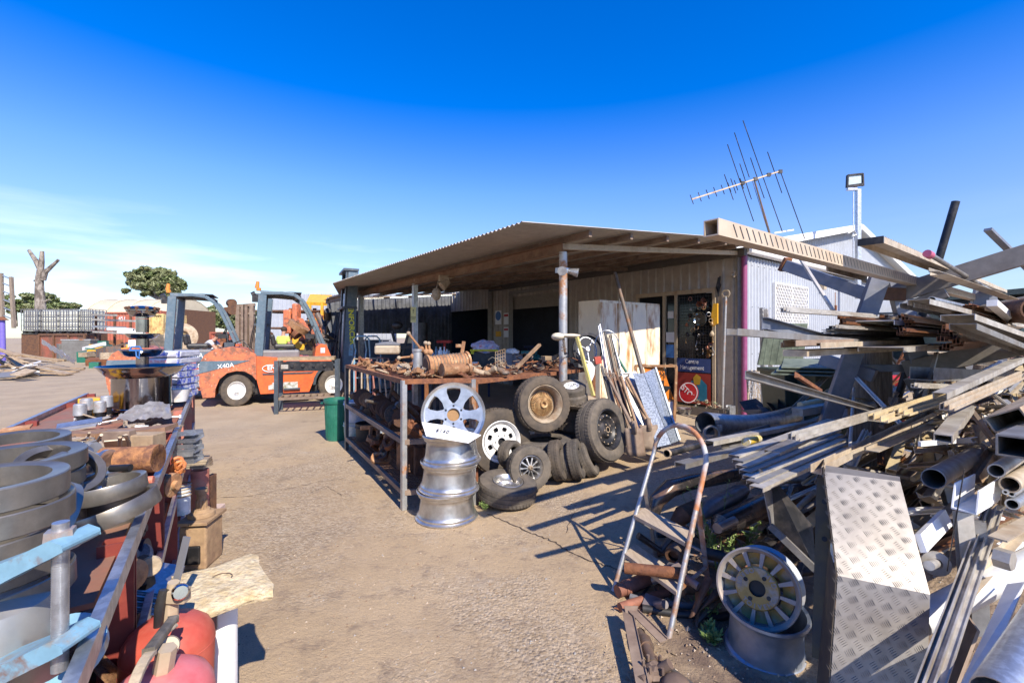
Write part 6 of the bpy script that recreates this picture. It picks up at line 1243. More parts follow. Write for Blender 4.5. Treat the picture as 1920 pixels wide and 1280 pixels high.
for i,(x,y,r,l) in enumerate(((222,898,.075,'brown disc under the bright flange'),(240,893,.06,'small brown disc right of the bright flange'),(165,905,.07,'dark toothed disc behind the ring of chrome joints'))): mb=MB(); mb.lathe([(0,.012),(r*.5,.012),(r,.008),(r,0),(0,0)],Z(x,y,.87),UP,36); mkd(mb,'steel_disc',[steelbr,rust,oily][i],l,'disc')
for i in range(9):
    c=Z(165+i*8+U(-3,3),918+U(-14,10),.93); mb=MB(); a=rv(1); a.z*=.3; a.normalize(); mb.cyl(c,c+a*.035,.008,n=10); mb.sph(c+a*.035,.012); mb.cyl(c-a*.012,c,.013,n=6); mkd(mb,'chrome_joint',[steel,blk,alu][i%3],'small chrome ball joint inside the small ring','joint','chrome joints in the small ring')
mb=MB(); c=Z(254,902,.875); mb.cyl(c,c+V((.05,.02,.0)),.014); mkd(mb,'orange_tube',mk('coral_plastic',(.7,.2,.12),.5),'short coral tube at the rack edge by the ring stacks','tube')
mb=MB(); a=Z(198,845,.87); mb.slab(a,Z(245,838,.87),Z(246,818,.90),Z(200,822,.90),.006); a=Z(205,842,.92); mb.slab(Z(195,846,.88),Z(240,842,.88),Z(240,824,.94),Z(195,828,.94),.006); mb.tube([Z(182,842,.88),Z(182,828,.95),Z(190,815,1.0)],.006); mb.tube([Z(225,842,.88),Z(225,818,1.02),Z(236,816,1.02),Z(242,830,.97),Z(242,842,.88)],.007); mkd(mb,'cream_bracket',trimm,'cream painted angle bracket with a chrome hoop on the rack','bracket')
mb=MB(); a=P(245,838,2.3); b=P(272,838,2.3); mb.cyl(a,b,.018,n=16); mb.cyl(a,a+(b-a)*.08,.034,n=16); mb.cyl(b-(b-a)*.08,b,.034,n=16); mkd(mb,'flanged_spool',tan,'pale flanged spool right of the cream bracket','spool')
mb=MB(); mb.bar(Z(145,812,.88),Z(322,800,.90),.13,.022,up=UP,bend=.01); mkd(mb,'brown_board',mk('warped_ply',(.30,.17,.10),.8,0,(.22,.13,.08),8),'long warped brown board lying across the rack behind the cream bracket','board')
mb=MB(); mb.box(Z(268,826,.90),(.15,.1,.07),.1); mkd(mb,'wooden_block',wood,'wooden block under the warped brown board','block',bev=.004)
mb=MB(); mb.box(Z(223,826,.91),(.12,.05,.1),.1); mkd(mb,'brown_box',steelbr,'dark brown box between the hoop and the wooden block','box',bev=.004)
for i,(x,y,a_,e) in enumerate([(138,803,.6,.1),(150,793,.7,.25),(128,825,-.4,.1),(148,832,.3,.0),(160,840,.9,.2),(120,840,.2,.1),(30,803,.6,.15)]):
    c=Z(x,y,.90+.01*(i%3)); mb=MB(); mb.box(c,(.19 if i<2 else .12,.07,.008),E=(e,-.1,a_)); mkd(mb,'drilled_plate',[aluw,galv,tan,aluw,tan,steelbr,rust2][i],['pale drilled plate leaning across others near the jars','upper pale drilled plate nearest the jars','small cream plate at the far edge of the ring stacks','pale box section plate left of the cream bracket','tan folded plate left of the hoop','brown plate against the farthest ring','rusty orange plate sticking up beyond the ring stacks'][i],'plate')
for i in range(16):
    c=Z(U(100,185),U(815,860),.88+U(0,.04)); k=random.choice(['steel_bracket','slotted_plate','bolt','clamp','rod','iron_block']); junk(k,random.choice([aluw,tan,iron,rust2,galvr]),c,(U(-.5,.5),U(-.5,.5),U(0,6)),U(.025,.05),'small worn %s among the odds and ends in the middle of the rack'%k.replace('_',' '),k.replace('_',' '),'odds and ends on the rack top')
for i in range(16):
    c=Z(U(130,330),U(775,812),.875); k=random.choice(['steel_bracket','slotted_plate','bolt','rod']); junk(k,random.choice([tan,aluw,whitep,rust2]),c,(U(-.4,.4),U(-.4,.4),U(0,6)),U(.03,.05),'small %s lying around the foot of the chrome fountain'%k.replace('_',' '),k.replace('_',' '),'small parts by the fountain')
# jars
for i,(x,y,l) in enumerate([(150,778,'nearest of the four metal topped posts'),(162,768,'second from the left of the metal topped posts'),(187,772,'right front one of the four metal topped posts'),(200,762,'rightmost of the four metal topped posts')]):
    t=thing('capped_post',l,'post',P(x,y,3.0+i*.05),world=True,group='four metal topped posts'); d=3.0+i*.05
    mb=MB(); mb.cyl(P(x,y+26,d),P(x,y,d),.028,n=16); mb.build('stem',blk,t); mb=MB(); mb.lathe([(0,.075),(.028,.075),(.034,.068),(.036,0),(.028,-.004),(0,-.004)],P(x,y,d),UP,20); mb.build('cap',galvr,t)
mb=MB(); mb.box(P(176,752,3.25),(.14,.1,.05),.1); mb.box(P(172,768,3.15),(.04,.08,.12),.1); mkd(mb,'yellow_case',yel,'yellow case standing among the metal topped posts','case',bev=.006)
mb=MB(); mb.lathe([(0,0),(.16,.0),(.165,.02),(.15,.03),(0,.02)],P(235,762,3.5),nrm(.0,-.25,1),40); mkd(mb,'dark_bowl',blackp,'dark round tray behind the fountain base','tray')
# plastic film
mb=MB()
def film(u,v):
    a=Z(212,792,.88).lerp(Z(322,786,.88),u); b=Z(245,768,.9).lerp(Z(318,760,.9),u); p=a.lerp(b,v); return p+UP*(.012+.03*math.sin(u*3.1)*v+.02*noise.noise(V((u*5,v*4,0)))+.012*noise.noise(V((u*14,v*9,2))))
mb.sheet(None,34,12,film,True); mkd(mb,'plastic_film',poly,'crumpled grey plastic film at the foot of the chrome fountain','plastic film')
# fountain
fc=P(267,775,3.45); base=V((fc.x,3.45,.80)); t=thing('chrome_fountain','tall four tier polished chrome fountain standing on the rack','fountain',base,world=True); S=3.45/F; base=base+UP*.06
fst=mk('mirror_chrome',(.34,.33,.33),.14,1,(.22,.21,.2),5,.62,.1,0,50,.05,m2=1,r2=.2)
def zf(y): return H-(y-HY)*S
mb=MB(); w=45*S; pr=[(0,0),(w,0),(w*1.02,.015),(w,.02),(w,zf(706)-.86),(w*1.04,zf(701)-.86),(w*.9,zf(699)-.86)]
mb.lathe(pr,base,UP,64); mb.build('base_drum',fst,t)
mb=MB(); [mb.cyl(base+V((math.cos(q),math.sin(q),0))*w*.985+UP*(zf(704)-.86),base+V((math.cos(q),math.sin(q),0))*w*1.055+UP*(zf(704)-.86),.009,n=8) for q in [i*PI/16 for i in range(32)]]; mb.build('vent_holes',blk,t)
for (y,r,dp) in ((686,66,22),(656,34,12),(626,26,9),(582,24,12)):
    z=zf(y)-.86+ (0 if y<670 else .0); r*=S; dp*=S; mb=MB(); mb.lathe([(.02,-dp),(r*.62,-dp),(r*.80,-dp*.75),(r*.93,-dp*.3),(r*1.0,0),(r*1.03,.004),(r*1.03,-.002),(r*.99,-.004),(r*.90,-dp*.25),(r*.78,-dp*.62),(r*.6,-dp*.85),(.02,-dp*.85)],base+UP*z,UP,56); mb.build('basin',fst,t)
mb=MB()
for y0,y1 in ((690,659),(652,630),(623,598),(597,578)): mb.cyl(base+UP*(zf(y0)-.86),base+UP*(zf(y1)-.86),10*S,n=32)
mb.build('column',fst,t)
mb=MB(); mb.sph(base+UP*(zf(579)-.86),24*S,(1,1,.25),24); mb.build('cap',fst,t)
mb=MB(); [mb.cyl(base+V((math.cos(q)*.085,math.sin(q)*.085,zf(584)-.86)),base+V((math.cos(q)*.10,math.sin(q)*.10,zf(576)-.86)),.012,n=6) for q in [i*.63 for i in range(10)]]; mb.build('nozzles',rustd,t)
# wrapped bundles
bm=[mk('bundle_white',(.62,.62,.66),.35,0,(.4,.4,.47),9,.5,.1,.2,30,.1,stretch=(1,1,3)),mk('bundle_red',(.6,.25,.27),.5,0,(.62,.6,.62),30,.5,.06),mk('bundle_blue',(.08,.12,.5),.5,0,(.55,.56,.62),26,.5,.06)]
for i in range(7):
    z=.88+i*.058; d=4.0; c=V((P(318,0,d).x,d,z)); t=thing('wrapped_bundle',['lowest','second','third','fourth','fifth','sixth','topmost'][i]+' film wrapped bundle in the stack behind the fountain','bundle',c,world=True,group='wrapped bundles stacked behind the fountain')
    mb=MB(); w=.34+U(-.015,.015); mb.box(c+V((U(-.01,.01),0,.027)),(w,.3,.05),.12); mb.build('bundle',bm[0],t,bev=.01)
    mb=MB(); mb.box(c+V((-.02,-.155,.027)),(w*.6,.006,.022),.12); mb.build('printed_band',bm[1] if i%2 else bm[2],t); mb=MB(); mb.box(c+V((w/2-.0,-.02,.027)),(.012,.28,.05),.12); mb.build('blue_edge',bm[2],t)
t=thing('scrap_basket','white basket of twisted offcuts at the far end of the rack','basket',P(335,750,3.9),world=True)
c=Z(334,752,.88); mb=MB(); mb.lathe([(.06,0),(.085,.09),(.09,.1),(.08,.09),(.055,.01),(0,.01)],c,UP,24); mb.build('basket',whitep,t); mb=MB(); [mb.tube([c+V((U(-.07,.07),U(-.07,.07),.08)) for _ in range(4)],.01,5) for _ in range(9)]; mb.build('offcuts',[tan],t)
for i in range(8):
    c=RK(U(3.9,4.6),U(.05,.5),.87); junk(random.choice(['steel_bracket','slotted_plate','rod']),random.choice([whitep,aluw,tan]),c,(U(-.3,.3),U(-.3,.3),U(0,6)),U(.05,.09),'pale offcut at the far end of the rack beyond the fountain','offcut','offcuts at the far end')
mb=MB(); [mb.cyl(P(262+0,658,3.2),P(261,668,3.2),.004)]; mb.tube([P(243,656,3.2),P(247,650,3.2),P(262,650,3.2),P(267,657,3.2),P(243,657,3.2)],.006); mb.tube([P(255,658,3.2),P(256,668,3.2),P(262,672,3.2)],.005); mkd(mb,'blue_hook',blue,'small blue wire hook beside the fountain column','hook')
# right face items hanging or on lower shelves
mb=MB()
for i in range(6): mb.box(P(353+U(-3,3),822+i*6,2.5)+V((0,0,0)),(.12,.1,.012),E=(U(-.2,.2),U(-.2,.2),U(-.3,.3)))
mb=None
for i,(x,y) in enumerate(((352,812),(354,822),(350,834),(353,843),(350,852),(352,862))):
    mb=MB(); c=P(x,y,2.62-.03*i); mb.bar(c-V((.05,0,0)),c+V((.055,.01,.005)),.09,.025,'U',roll=U(-.2,.2)); mkd(mb,'galvanised_bracket',galv,'galvanised bracket in the small pile on the rack edge past the rusty cylinder','bracket','galvanised brackets on the rack edge')
for i,(x,y) in enumerate(((333,868),(338,875),(330,880))): mb=MB(); c=P(x,y,2.3); mb.tube([c+V((.02*math.cos(q),.01*math.sin(q*2),.028*math.sin(q))) for q in [j*PI/6 for j in range(12)]],.009,7,True); mb.cyl(c-V((.025,0,.02)),c+V((.02,0,-.022)),.008); mkd(mb,'orange_shackle',mk('orange_shackle_paint',(.6,.19,.05),.55,0,(.4,.14,.05),9),'orange shackle hooked on the rack side','shackle','orange shackles on the rack side')
mb=MB(); a=P(292,905,1.95); b=P(318,908,1.97); mb.cyl(a,b,.042,n=24); mkd(mb,'black_cylinder',oily,'black motor cylinder poking out under the rusty cylinder','cylinder')
mb=MB(); a=P(316,908,1.97); b=P(326,909,1.97); mb.cyl(a,b,.05,n=24); mb.cyl(b,b+V((.02,0,0)),.02); mkd(mb,'tan_end_cap',rust2,'tan end plate bolted to the black motor cylinder','end plate')
rp=G(382,962); t=thing('red_pipe','upright faded red pipe topped with folded blocks beside the rack','pipe',V((P(375,0,3.1).x,3.1,.0)),world=True)
mb=MB(); a=P(375,975,3.0); mb.cyl(V((a.x,3.0,.12)),V((a.x,3.0,H-(880-HY)/F*3.0)),.052,n=28); mb.build('pipe',salmon,t); mb=MB(); [mb.box(V((a.x,3.0,H-(873-i*4-HY)/F*3.0)),(.11,.1,.012),.1*i) for i in range(4)]; mb.build('folded_top',tan,t)
mb=MB(); mb.box(P(393,935,3.1),(.03,.1,.32)); mkd(mb,'steel_block',rustd,'dark narrow steel strap right of the faded red pipe','strap')
for i,(x,y,l) in enumerate(((404,952,'far pale brick on the ground by the red pipe'),(399,1000,'near pale brick on the ground by the rusty gearbox'))): c=G(x,y+12); mb=MB(); mb.box(c+UP*.03,(.09,.14,.065),.2+.2*i); mkd(mb,'brick',mk('pale_brick',(.5,.38,.33),.85,0,(.4,.3,.25),10,.5,.1,.3),l,'brick',bev=.005)
gb=G(360,1050); t=thing('rusty_gearbox','rusty square gearbox with a splined shaft on top standing on the ground','gearbox',gb,world=True); d=2.75; S=d/F
gm_=mk('sandy_rust',(.38,.25,.14),.85,0,(.22,.13,.08),7,.55,.12,.4,60,.2)
c=P(361,0,d); zt=H-(960-HY)*S; zm=H-(985-HY)*S; ww=50*S
mb=MB(); mb.box((c.x,d+.08,(.0+zm)/2),(ww*.96,.2,zm),.12); mb.build('housing',gm_,t,bev=.012)
mb=MB(); mb.box((c.x,d+.08,zm+.02),(ww*1.12,.24,.02),.12); mb.lathe([(0,.0),(.075,.0),(.07,.025),(.05,.03),(.045,.045),(0,.045)],(c.x,d+.08,zm+.03),UP,28); mb.build('flange_plate',gm_,t,bev=.003)
mb=MB(); mb.cyl((c.x,d+.08,zm+.06),(c.x,d+.08,zm+.17),.026,n=16); [mb.bar((c.x+.027*math.cos(q),d+.08+.027*math.sin(q),zm+.07),(c.x+.027*math.cos(q),d+.08+.027*math.sin(q),zm+.13),.006) for q in [i*PI/5 for i in range(10)]]; mb.cyl((c.x,d+.08,zm+.17),(c.x,d+.08,zm+.2),.034,n=12); mb.build('shaft',gm_,t)
mb=MB(); mb.box((c.x+.01,d-.025,zm*.36),(.1,.02,.11),.12); mb.build('inspection_window',blk,t,bev=.008)
t=thing('paint_tin','white and blue tin on the lower shelf behind the gearbox shaft','tin',P(341,940,2.7),world=True); c=P(341,962,2.62); mb=MB(); mb.cyl(c,c+UP*.15,.042,n=24); mb.build('tin',mk('tin_label',(.6,.65,.66),.4,0,(.15,.35,.45),9,.55),t); mb=MB(); [mb.lathe([(.042,0),(.047,.005),(.042,.01)],c+UP*(.1+i*.02),UP,24) for i in range(4)]; mb.build('rolled_cap',tan,t)
# lower shelves contents
for i in range(120):
    y=U(.6,4.4) if i<40 else U(.6,2.1); z=random.choice([.52,.16,.52,.58]); c=RK(y,U(.02,.5),z); k=random.choice(['casting','axle_drum','pulley','iron_block','flange','gear']); junk(k,random.choice([oily,iron,blk,rustd,alud,rust2]),c,(U(-1,1),U(-1,1),U(0,6)),U(.06,.1),'dark %s on the shaded lower shelves of the red rack'%k.replace('_',' '),k.replace('_',' '),'parts on the lower shelves of the red rack')
for i,(x,y) in enumerate(((262,990),(250,1012),(270,1030))): a=P(x-30,y+8,1.7); b=P(x+6,y,1.72); mb=MB(); mb.cyl(a,b,.03+.006*i,n=20); mb.cyl(b,b+(b-a)*.2,.014,n=12); mkd(mb,'starter_motor',mk('blue_black_motor',(.02,.025,.05),.35,.3),['small blue black motor behind the red upright, upper one','small blue black motor with cable below the tilted ring','larger blue black motor with pale rim near the shelf rail'][i],'motor')
t=thing('black_pump','black casting with a pale oval face on the lower shelf','pump',P(250,1080,1.55),world=True); mb=MB(); mb.sph(P(248,1075,1.5),.06,(1.2,1,.8),16,jit=.6); mb.cyl(P(225,1085,1.5),P(272,1062,1.5),.04); mb.build('casting',blk,t); mb=MB(); a=P(283,1062,1.46); mb.lathe([(0,.0),(.028,.0),(.032,-.01)],a,nrm(.7,-.7,.2),28); mb.build('oval_face',greenbin if 0 else tan,t)
mb=MB(); mb.lathe([(0,.012),(.03,.012),(.05,.0),(.05,-.012),(0,-.012)],P(243,1082,1.35),nrm(.9,-.4,0),28); mkd(mb,'brass_flange',rust2,'brass coloured flange on edge on the lower shelf','flange')
for i in range(9): mb=MB(); a=P(255+i*2,1150-i*5,1.5+.01*i); b=P(312+i,1085-i*3.5,1.75); mb.bar(a,b,.10,.004,up=V((.3,0,1))); mkd(mb,'sheet_strip',alud if i%2 else galv,'thin flat aluminium sheet strip stacked low inside the red rack','sheet','sheet strips stacked in the red rack')
mb=MB(); mb.slab(P(130,1280,1.15),P(215,1235,1.3),P(220,1165,1.4),P(150,1180,1.3),.004); mkd(mb,'dark_sheet',blk,'dark folded sheet inside the near bay of the red rack','sheet')
for i in range(26):
    c=RK(U(.75,1.7),U(.03,.5),.87); junk(random.choice(['bolt','flange','pipe_elbow','rod','clamp','gear','coil_spring']),random.choice([oily,iron,alud,rustd,tan]),c,(U(-.6,.6),U(-.6,.6),U(0,6)),U(.02,.04),'small greasy part beside the ring stacks on the near end of the rack','machine part','greasy parts beside the ring stacks')
for i in range(7):
    ring('thin worn ring tucked among the big ring stacks',CR(U(20,120),U(870,960),.90+.015*i),V((U(-.2,.2),U(-.2,.2),1)),U(.10,.17),.03,.1,group='thin rings tucked among the stacks')
# ---- gas cylinders
def gas(label,c,r,ztop,m,lean=(0,0)):
    t=thing('gas_cylinder',label,'gas cylinder',V((c.x,c.y,0)),world=True,group='red gas cylinders'); ax=nrm(lean[0],lean[1],1)
    mb=MB(); b=V((c.x,c.y,0)); L_=ztop; mb.lathe([(0,0),(r,0.0),(r,L_-r*.62),(r*.97,L_-r*.45),(r*.86,L_-r*.25),(r*.66,L_-r*.1),(r*.4,L_-r*.02),(0,L_)],b,ax,56); mb.lathe([(r,L_-r*.7),(r*1.012,L_-r*.68),(r,L_-r*.66)],b,ax,56); mb.build('body',m,t); return t,b+ax*L_
g1=Z(303,1172,.63); t,top1=gas('farther red gas cylinder, with brass valve and round gauge',g1+V((0,.0,0)),.105,.64,redp,(.02,.02))
mb=MB(); mb.cyl(top1,top1+V((.0,.0,.05)),.022,n=6,smooth=False); mb.cyl(top1+V((0,0,.04)),top1+V((.01,0,.1)),.014); mb.box(top1+V((.03,-.01,.07)),(.05,.03,.035)); mb.build('brass_valve',trimm,t,bev=.003)
mb=MB(); mb.lathe([(0,.01),(.016,.01),(.02,.005),(.02,-.008),(0,-.008)],top1+V((.05,-.03,.09)),nrm(.6,-.7,.2),20); mb.build('gauge',steel,t)
mb=MB(); mb.tube([top1+V((-.01,-.03,-.01)),top1+V((-.005,-.03,.05)),top1+V((-.0,-.02,.09))],[.010,.012,.012],10); mb.build('rubber_hose',blackp,t)
mb=MB(); mb.bar(top1+V((-.0,.02,.08)),top1+V((0.01,.05,.2)),.022,.006); mb.build('strap',greyp,t)
g2=V((P(288,0,1.02).x,1.02,0)); t,top2=gas('nearer pinkish red gas cylinder at the bottom edge with a long worn lever',g2,.102,.655,mk('pinkish_red_paint',(.55,.08,.085),.45,0,(.6,.2,.2),4,.55,.12,.1,50,.1,c3=(.6,.45,.38),amt3=.68,s3=14),(.03,0))
mb=MB(); mb.cyl(top2-V((0,0,.01)),top2+V((.01,0,.05)),.02,n=6,smooth=False); mb.lathe([(0,.012),(.02,.012),(.024,.0),(.02,-.012),(0,-.012)],P(315,1213,1.06),nrm(.6,-.6,.5),24); mb.build('brass_valve',trimm,t)
mb=MB(); a=P(278,1222,.98); b=P(325,1160,1.12); mb.bar(a,b,.024,.018); mb.build('lever_grip',mk('worn_lever',(.10,.09,.075),.6,.2,(.2,.17,.13),12,.5),t,bev=.006); mb=MB(); mb.bar(P(248,1290,.9),P(284,1222,.99),.02,.012,bend=-.01); mb.tube([a,P(300,1195,1.04),P(330,1172,1.1)],.005); mb.build('lever_arm',tan,t,bev=.004)
# ---- white post with stone slab
pd=1.47; px_=414; t=thing('stone_topped_post','white round pipe post carrying a rough sandy stone slab','post',V((P(px_,0,pd).x,pd,0)),world=True)
b=V((P(px_,0,pd).x,pd,0)); zt=.575; mb=MB(); mb.cyl(b,b+UP*(zt-.045),.047,n=32); mb.build('pipe',whitep,t)
mb=MB(); mb.box(b+UP*(zt-.03)+V((0,0,0)),(.045,.07,.05),.3); mb.slab(b+V((-.09,-.0,zt-.015)),b+V((0,-.055,zt-.06)),b+V((.075,-.0,zt-.015)),b+V((0,.05,zt-.01)),.006); mb.box(b+V((-.002,-.05,zt-.055)),(.045,.008,.06),.1); mb.build('mount_bracket',galvr,t)
mb=MB(); pl=[(321,1079,.625),(360,1069,.625),(400,1060,.63),(440,1046,.63),(470,1036,.63),(484,1040,.63),(487,1056,.628),(497,1074,.625),(513,1094,.622),(512,1106,.62),(470,1113,.62),(425,1128,.62),(385,1143,.62),(346,1157,.62),(334,1140,.622),(336,1110,.625)]
tp=[Z(x,y,z) for x,y,z in pl]; cc=sum(tp,V())/len(tp); n=len(tp); rr=[]
rows=[(0,.0),(.5,.004),(.85,.002),(1,-.003),(1.01,-.018),(.98,-.03),(.5,-.032),(0,-.032)]
for s_,dz in rows:
    for i,p in enumerate(tp): 
        q=cc+(p-cc)*max(s_,.001); rr.append(q+UP*(dz+.003*noise.noise(q*40))+V((noise.noise(q*50),noise.noise(q*50+V((9,9,9))),0))*.003)
mb.add(rr,[(j*n+i,j*n+(i+1)%n,(j+1)*n+(i+1)%n,(j+1)*n+i) for j in range(len(rows)-1) for i in range(n)],False); mb.build('stone_slab',stone,t)
mb=MB(); c=Z(416,1082,.63); mb.tube([c+V((.03*math.cos(q),.025*math.sin(q),.002)) for q in [i*PI/8 for i in range(9)]],.0012,4); mb.build('ring_mark',rustd,t)
# ---------------- right-hand stock rack and heap
random.seed(5)
t=thing('cantilever_rack','grey steel cantilever rack with leaning legs carrying the metal stock','rack',V((3.1,3.7,0)),world=True)
def rb(name,x0,y0,d0,x1,y1,d1,w,h,m=None,kind='box',roll=0,par=t,bev=.004):
    mb=MB(); mb.bar(P(x0,y0,d0),P(x1,y1,d1),w,h,kind,roll=roll,t=.008); return mb.build(name,m or bluest,par,bev=bev)
bluest=mk('blue_grey_steel',(.17,.19,.24),.5,.4,(.26,.26,.27),4,.55,.15,.1,50,.15,c3=(.25,.16,.1),amt3=.7,s3=9)
greyst=mk('grey_brown_steel',(.24,.22,.20),.55,.3,(.17,.15,.13),5,.52,.15,.1,50,.15)
rb('leg',1652,512,3.65,1500,945,3.82,.07,.13); rb('leg',1678,518,3.7,1795,960,3.6,.07,.13)
rb('cross_tie',1640,550,3.66,1694,552,3.66,.05,.10,rustd); rb('cross_tie',1600,690,3.80,1735,690,3.70,.05,.06)
rb('arm',1648,560,3.66,1474,498,4.25,.07,.10); rb('arm_end_plate',1474,497,4.25,1470,495,4.27,.09,.13,rust)
rb('arm',1690,548,3.7,1960,466,3.15,.07,.14,greyst); rb('gusset',1690,580,3.72,1775,548,3.5,.05,.08,greyst)
rb('arm',1695,692,3.7,1960,640,3.2,.07,.13,greyst); rb('gusset',1700,722,3.7,1810,690,3.5,.05,.10,greyst)
rb('leg',1842,540,5.2,1790,760,5.3,.07,.13); rb('leg',1850,540,5.25,1892,800,5.2,.07,.13)
rb('arm',1810,590,5.2,1960,560,4.8,.07,.14,greyst); rb('arm',1850,705,5.2,1960,668,4.7,.07,.14,greyst)
rb('arm',1640,705,3.7,1540,672,4.0,.07,.10)
def stump(label,x,yt,d,r):
    g=V((P(x,0,d).x,d,0)); tt=thing('timber_post',label,'post',g,world=True); z=H-(yt-HY)/F*d; mb=MB(); n=40; vs=[]
    for j in range(14):
        for i in range(n):
            q=2*PI*i/n; f=1+.09*noise.noise(V((math.cos(q)*3.5,math.sin(q)*3.5,j*.09)))+.05*noise.noise(V((math.cos(q)*11,math.sin(q)*11,j*.15))); zz=z*j/13; rr=r*f*(1.06-.1*j/13); vs.append(g+V((rr*math.cos(q),rr*math.sin(q),zz+(.02*noise.noise(V((q,3,0))) if j==13 else 0))))
    mb.add(vs,[(j*n+i,j*n+(i+1)%n,(j+1)*n+(i+1)%n,(j+1)*n+i) for j in range(13) for i in range(n)],True); mb.add(vs[-n:],[list(range(n))]); mb.build('trunk',timber,tt)
stump('thick weathered timber post between the near legs of the stock rack',1632,640,3.95,.15); stump('weathered timber post of the farther stock rack frame',1846,640,5.35,.16)
NB=[0]
def bar(name,label,x0,y0,d0,x1,y1,w,h,kind,m,d1=None,group=None,cat=None,roll=0,th=None,bev=0,up=UP,bend=0):
    a=P(x0,y0,d0); b=LN(a,x1,y1) if d1 is None else P(x1,y1,d1); mb=MB(); mb.bar(a,b,w,h,kind,roll=roll,t=th,up=up,bend=bend); NB[0]+=1
    return mb.build(name,m,label=label,cat=cat or name.split('_')[-1],group=group,bev=bev)
# slotted box beam
t=thing('slotted_box_beam','long tan square tube with diagonal slots jutting out over the stock rack','beam',P(1335,425,1.8),world=True)
a=P(1333,427,1.8); b=LN(a,1886,574); mb=MB(); mb.bar(a,b,.062,.066,'sq',t=.005); mb.build('tube',mk('sandy_tube',(.58,.47,.34),.5,.2,(.45,.34,.23),4,.6,.1,.05,60,.08),t)
mb=MB(); L_=(b-a).length; dd=(b-a).normalized(); sd=-D1; i=0; s=.11
while s<L_-.1:
    q=a+dd*s+sd*.0325; mb.add([q+UP*.024,q+UP*.024+dd*.007,q-UP*.024+dd*.040,q-UP*.024+dd*.033],[(0,1,2,3)]); s+=.055
mb.build('slots',blk,t)
t=thing('perforated_tray','long perforated channel with a dark end above the slotted beam','channel',P(1632,455,2.5),world=True)
a=P(1632,452,2.5); b=LN(a,1876,547); mb=MB(); mb.bar(a,b,.11,.035,'N',t=.005); mb.build('channel',alut,t); mb=MB(); dd=(b-a).normalized(); [mb.box(a+dd*(.06+i*.05)+D1*o-UP*0+UP*.0195,(.02,.012,.002),math.atan2(D2.y,D2.x)) for i in range(40) for o in (-.05,-.02,.01,.04)]; mb.build('perforations',trimm,t); mb=MB(); mb.bar(a-dd*.004,a+dd*.01,.115,.038); mb.build('dark_end',blk,t)
bar('grey_channel','long grey channel, lowest stray bar, its tip jutting left across the magenta downpipe',1372,622,1.94,1600,640,.05,.03,'U',alud)
bar('aluminium_track','pale double line track jutting left over the window grille',1472,580,2.3,1640,592,.045,.03,'E',aluw,th=.004)
bar('steel_channel','blue grey channel slanting down below the window grille',1434,606,2.3,1570,642,.03,.06,'C',bluest,d1=2.9)
bar('steel_channel','long channel slanting down right past the mesh roll, pointing at the thick timber post',1403,703,1.68,1650,772,.025,.032,'C',alud,d1=2.9)
bar('rusty_angle','short rusty angle crossing above the slanting channel by the green bins',1494,702,2.2,1545,735,.02,.03,'L',rust,d1=2.6)
bar('flat_bar','narrow flat bar leaning diagonally across the wall right of the window',1500,484,3.3,1562,582,.035,.012,'box',aluw,d1=3.1)
bar('tan_channel','tan channel end resting on the left rack arm under the slotted beam',1565,500,3.6,1640,522,.12,.05,'N',tan)
bar('cream_pipe','cream pipe lying beneath the left rack arm beside the wall',1500,760,3.9,1660,728,.06,.06,'round',crm,d1=4.3)
bar('cream_box_section','pale box section lying under the cream pipe',1495,772,3.8,1665,742,.10,.06,'box',aluw,d1=4.2)
bar('long_pole','dark round pole leaning up through the stock rack into the sky',1792,378,4.1,1668,800,.062,.062,'round',blk,4.3,cat='pole')
bar('flat_bar','blue grey flat bar poking up at the right edge against the sky',1852,430,3.3,1965,540,.045,.02,'box',bluest,d1=3.6)
bar('steel_pipe','grey pipe with a pink tipped end resting above the rack arm',1745,478,2.9,1868,552,.03,.03,'pipe',alud,d1=4.0)
mb=MB(); mb.cyl(P(1738,475,2.88),P(1745,479,2.9),.024); mb.build('pipe_end_plug',mk('pink_plug',(.5,.12,.2),.5),bpy.data.objects['steel_pipe']) if 0 else mb.build('pink_plug',mk('pink_plug',(.5,.12,.2),.5),label='pink plug on the end of the grey pipe above the rack arm',cat='plug')
bar('angle_strip','pale angle strip sloping down beside the pink tipped pipe',1750,505,3.1,1880,545,.05,.03,'L',aluw); bar('angle_strip','tan strip sloping down to the right below the perforated channel',1760,512,2.7,1900,560,.08,.02,'L',alut,d1=4.0)
G1='bronze window extrusions bundled on the rack'; G2='extrusions bundled on the rack arms'
for i in range(7):
    bar('bronze_extrusion','bronze window extrusion in the left bundle on the rack',1582+U(-4,6),588+i*3.2,2.9+U(-.05,.25),1672+U(-8,8),602+i*2.2,.05,.028,'E',bronze,group=G1,th=.003)
for i in range(10):
    bar('bronze_extrusion','bronze window extrusion in the middle bundle on the rack',1695+U(-5,12),592+i*3.6,2.75+U(-.1,.25),1800+U(-10,8),606+i*2.8,.05,.03,'E',bronze,group=G1,th=.003)
for i in range(10):
    bar('bronze_extrusion','bronze window extrusion in the right bundle showing its honeycomb ends',1772+U(-5,26),612+i*4.5,2.6+U(-.1,.2),1880+U(-10,8),620+i*2.5,.05,.034,'E',bronze,group=G1,th=.003)
for i in range(16):
    bar('aluminium_extrusion','grey aluminium extrusion in the long stack at the left end of the rack',1548+U(-4,26),612+i*2.4,2.75+U(-.1,.4),1690+U(-10,20),620+i*1.5,.05,.025,random.choice(['E','C','Z','H']),random.choice([alud,aluw,alud,blk]),group=G2,th=.003)
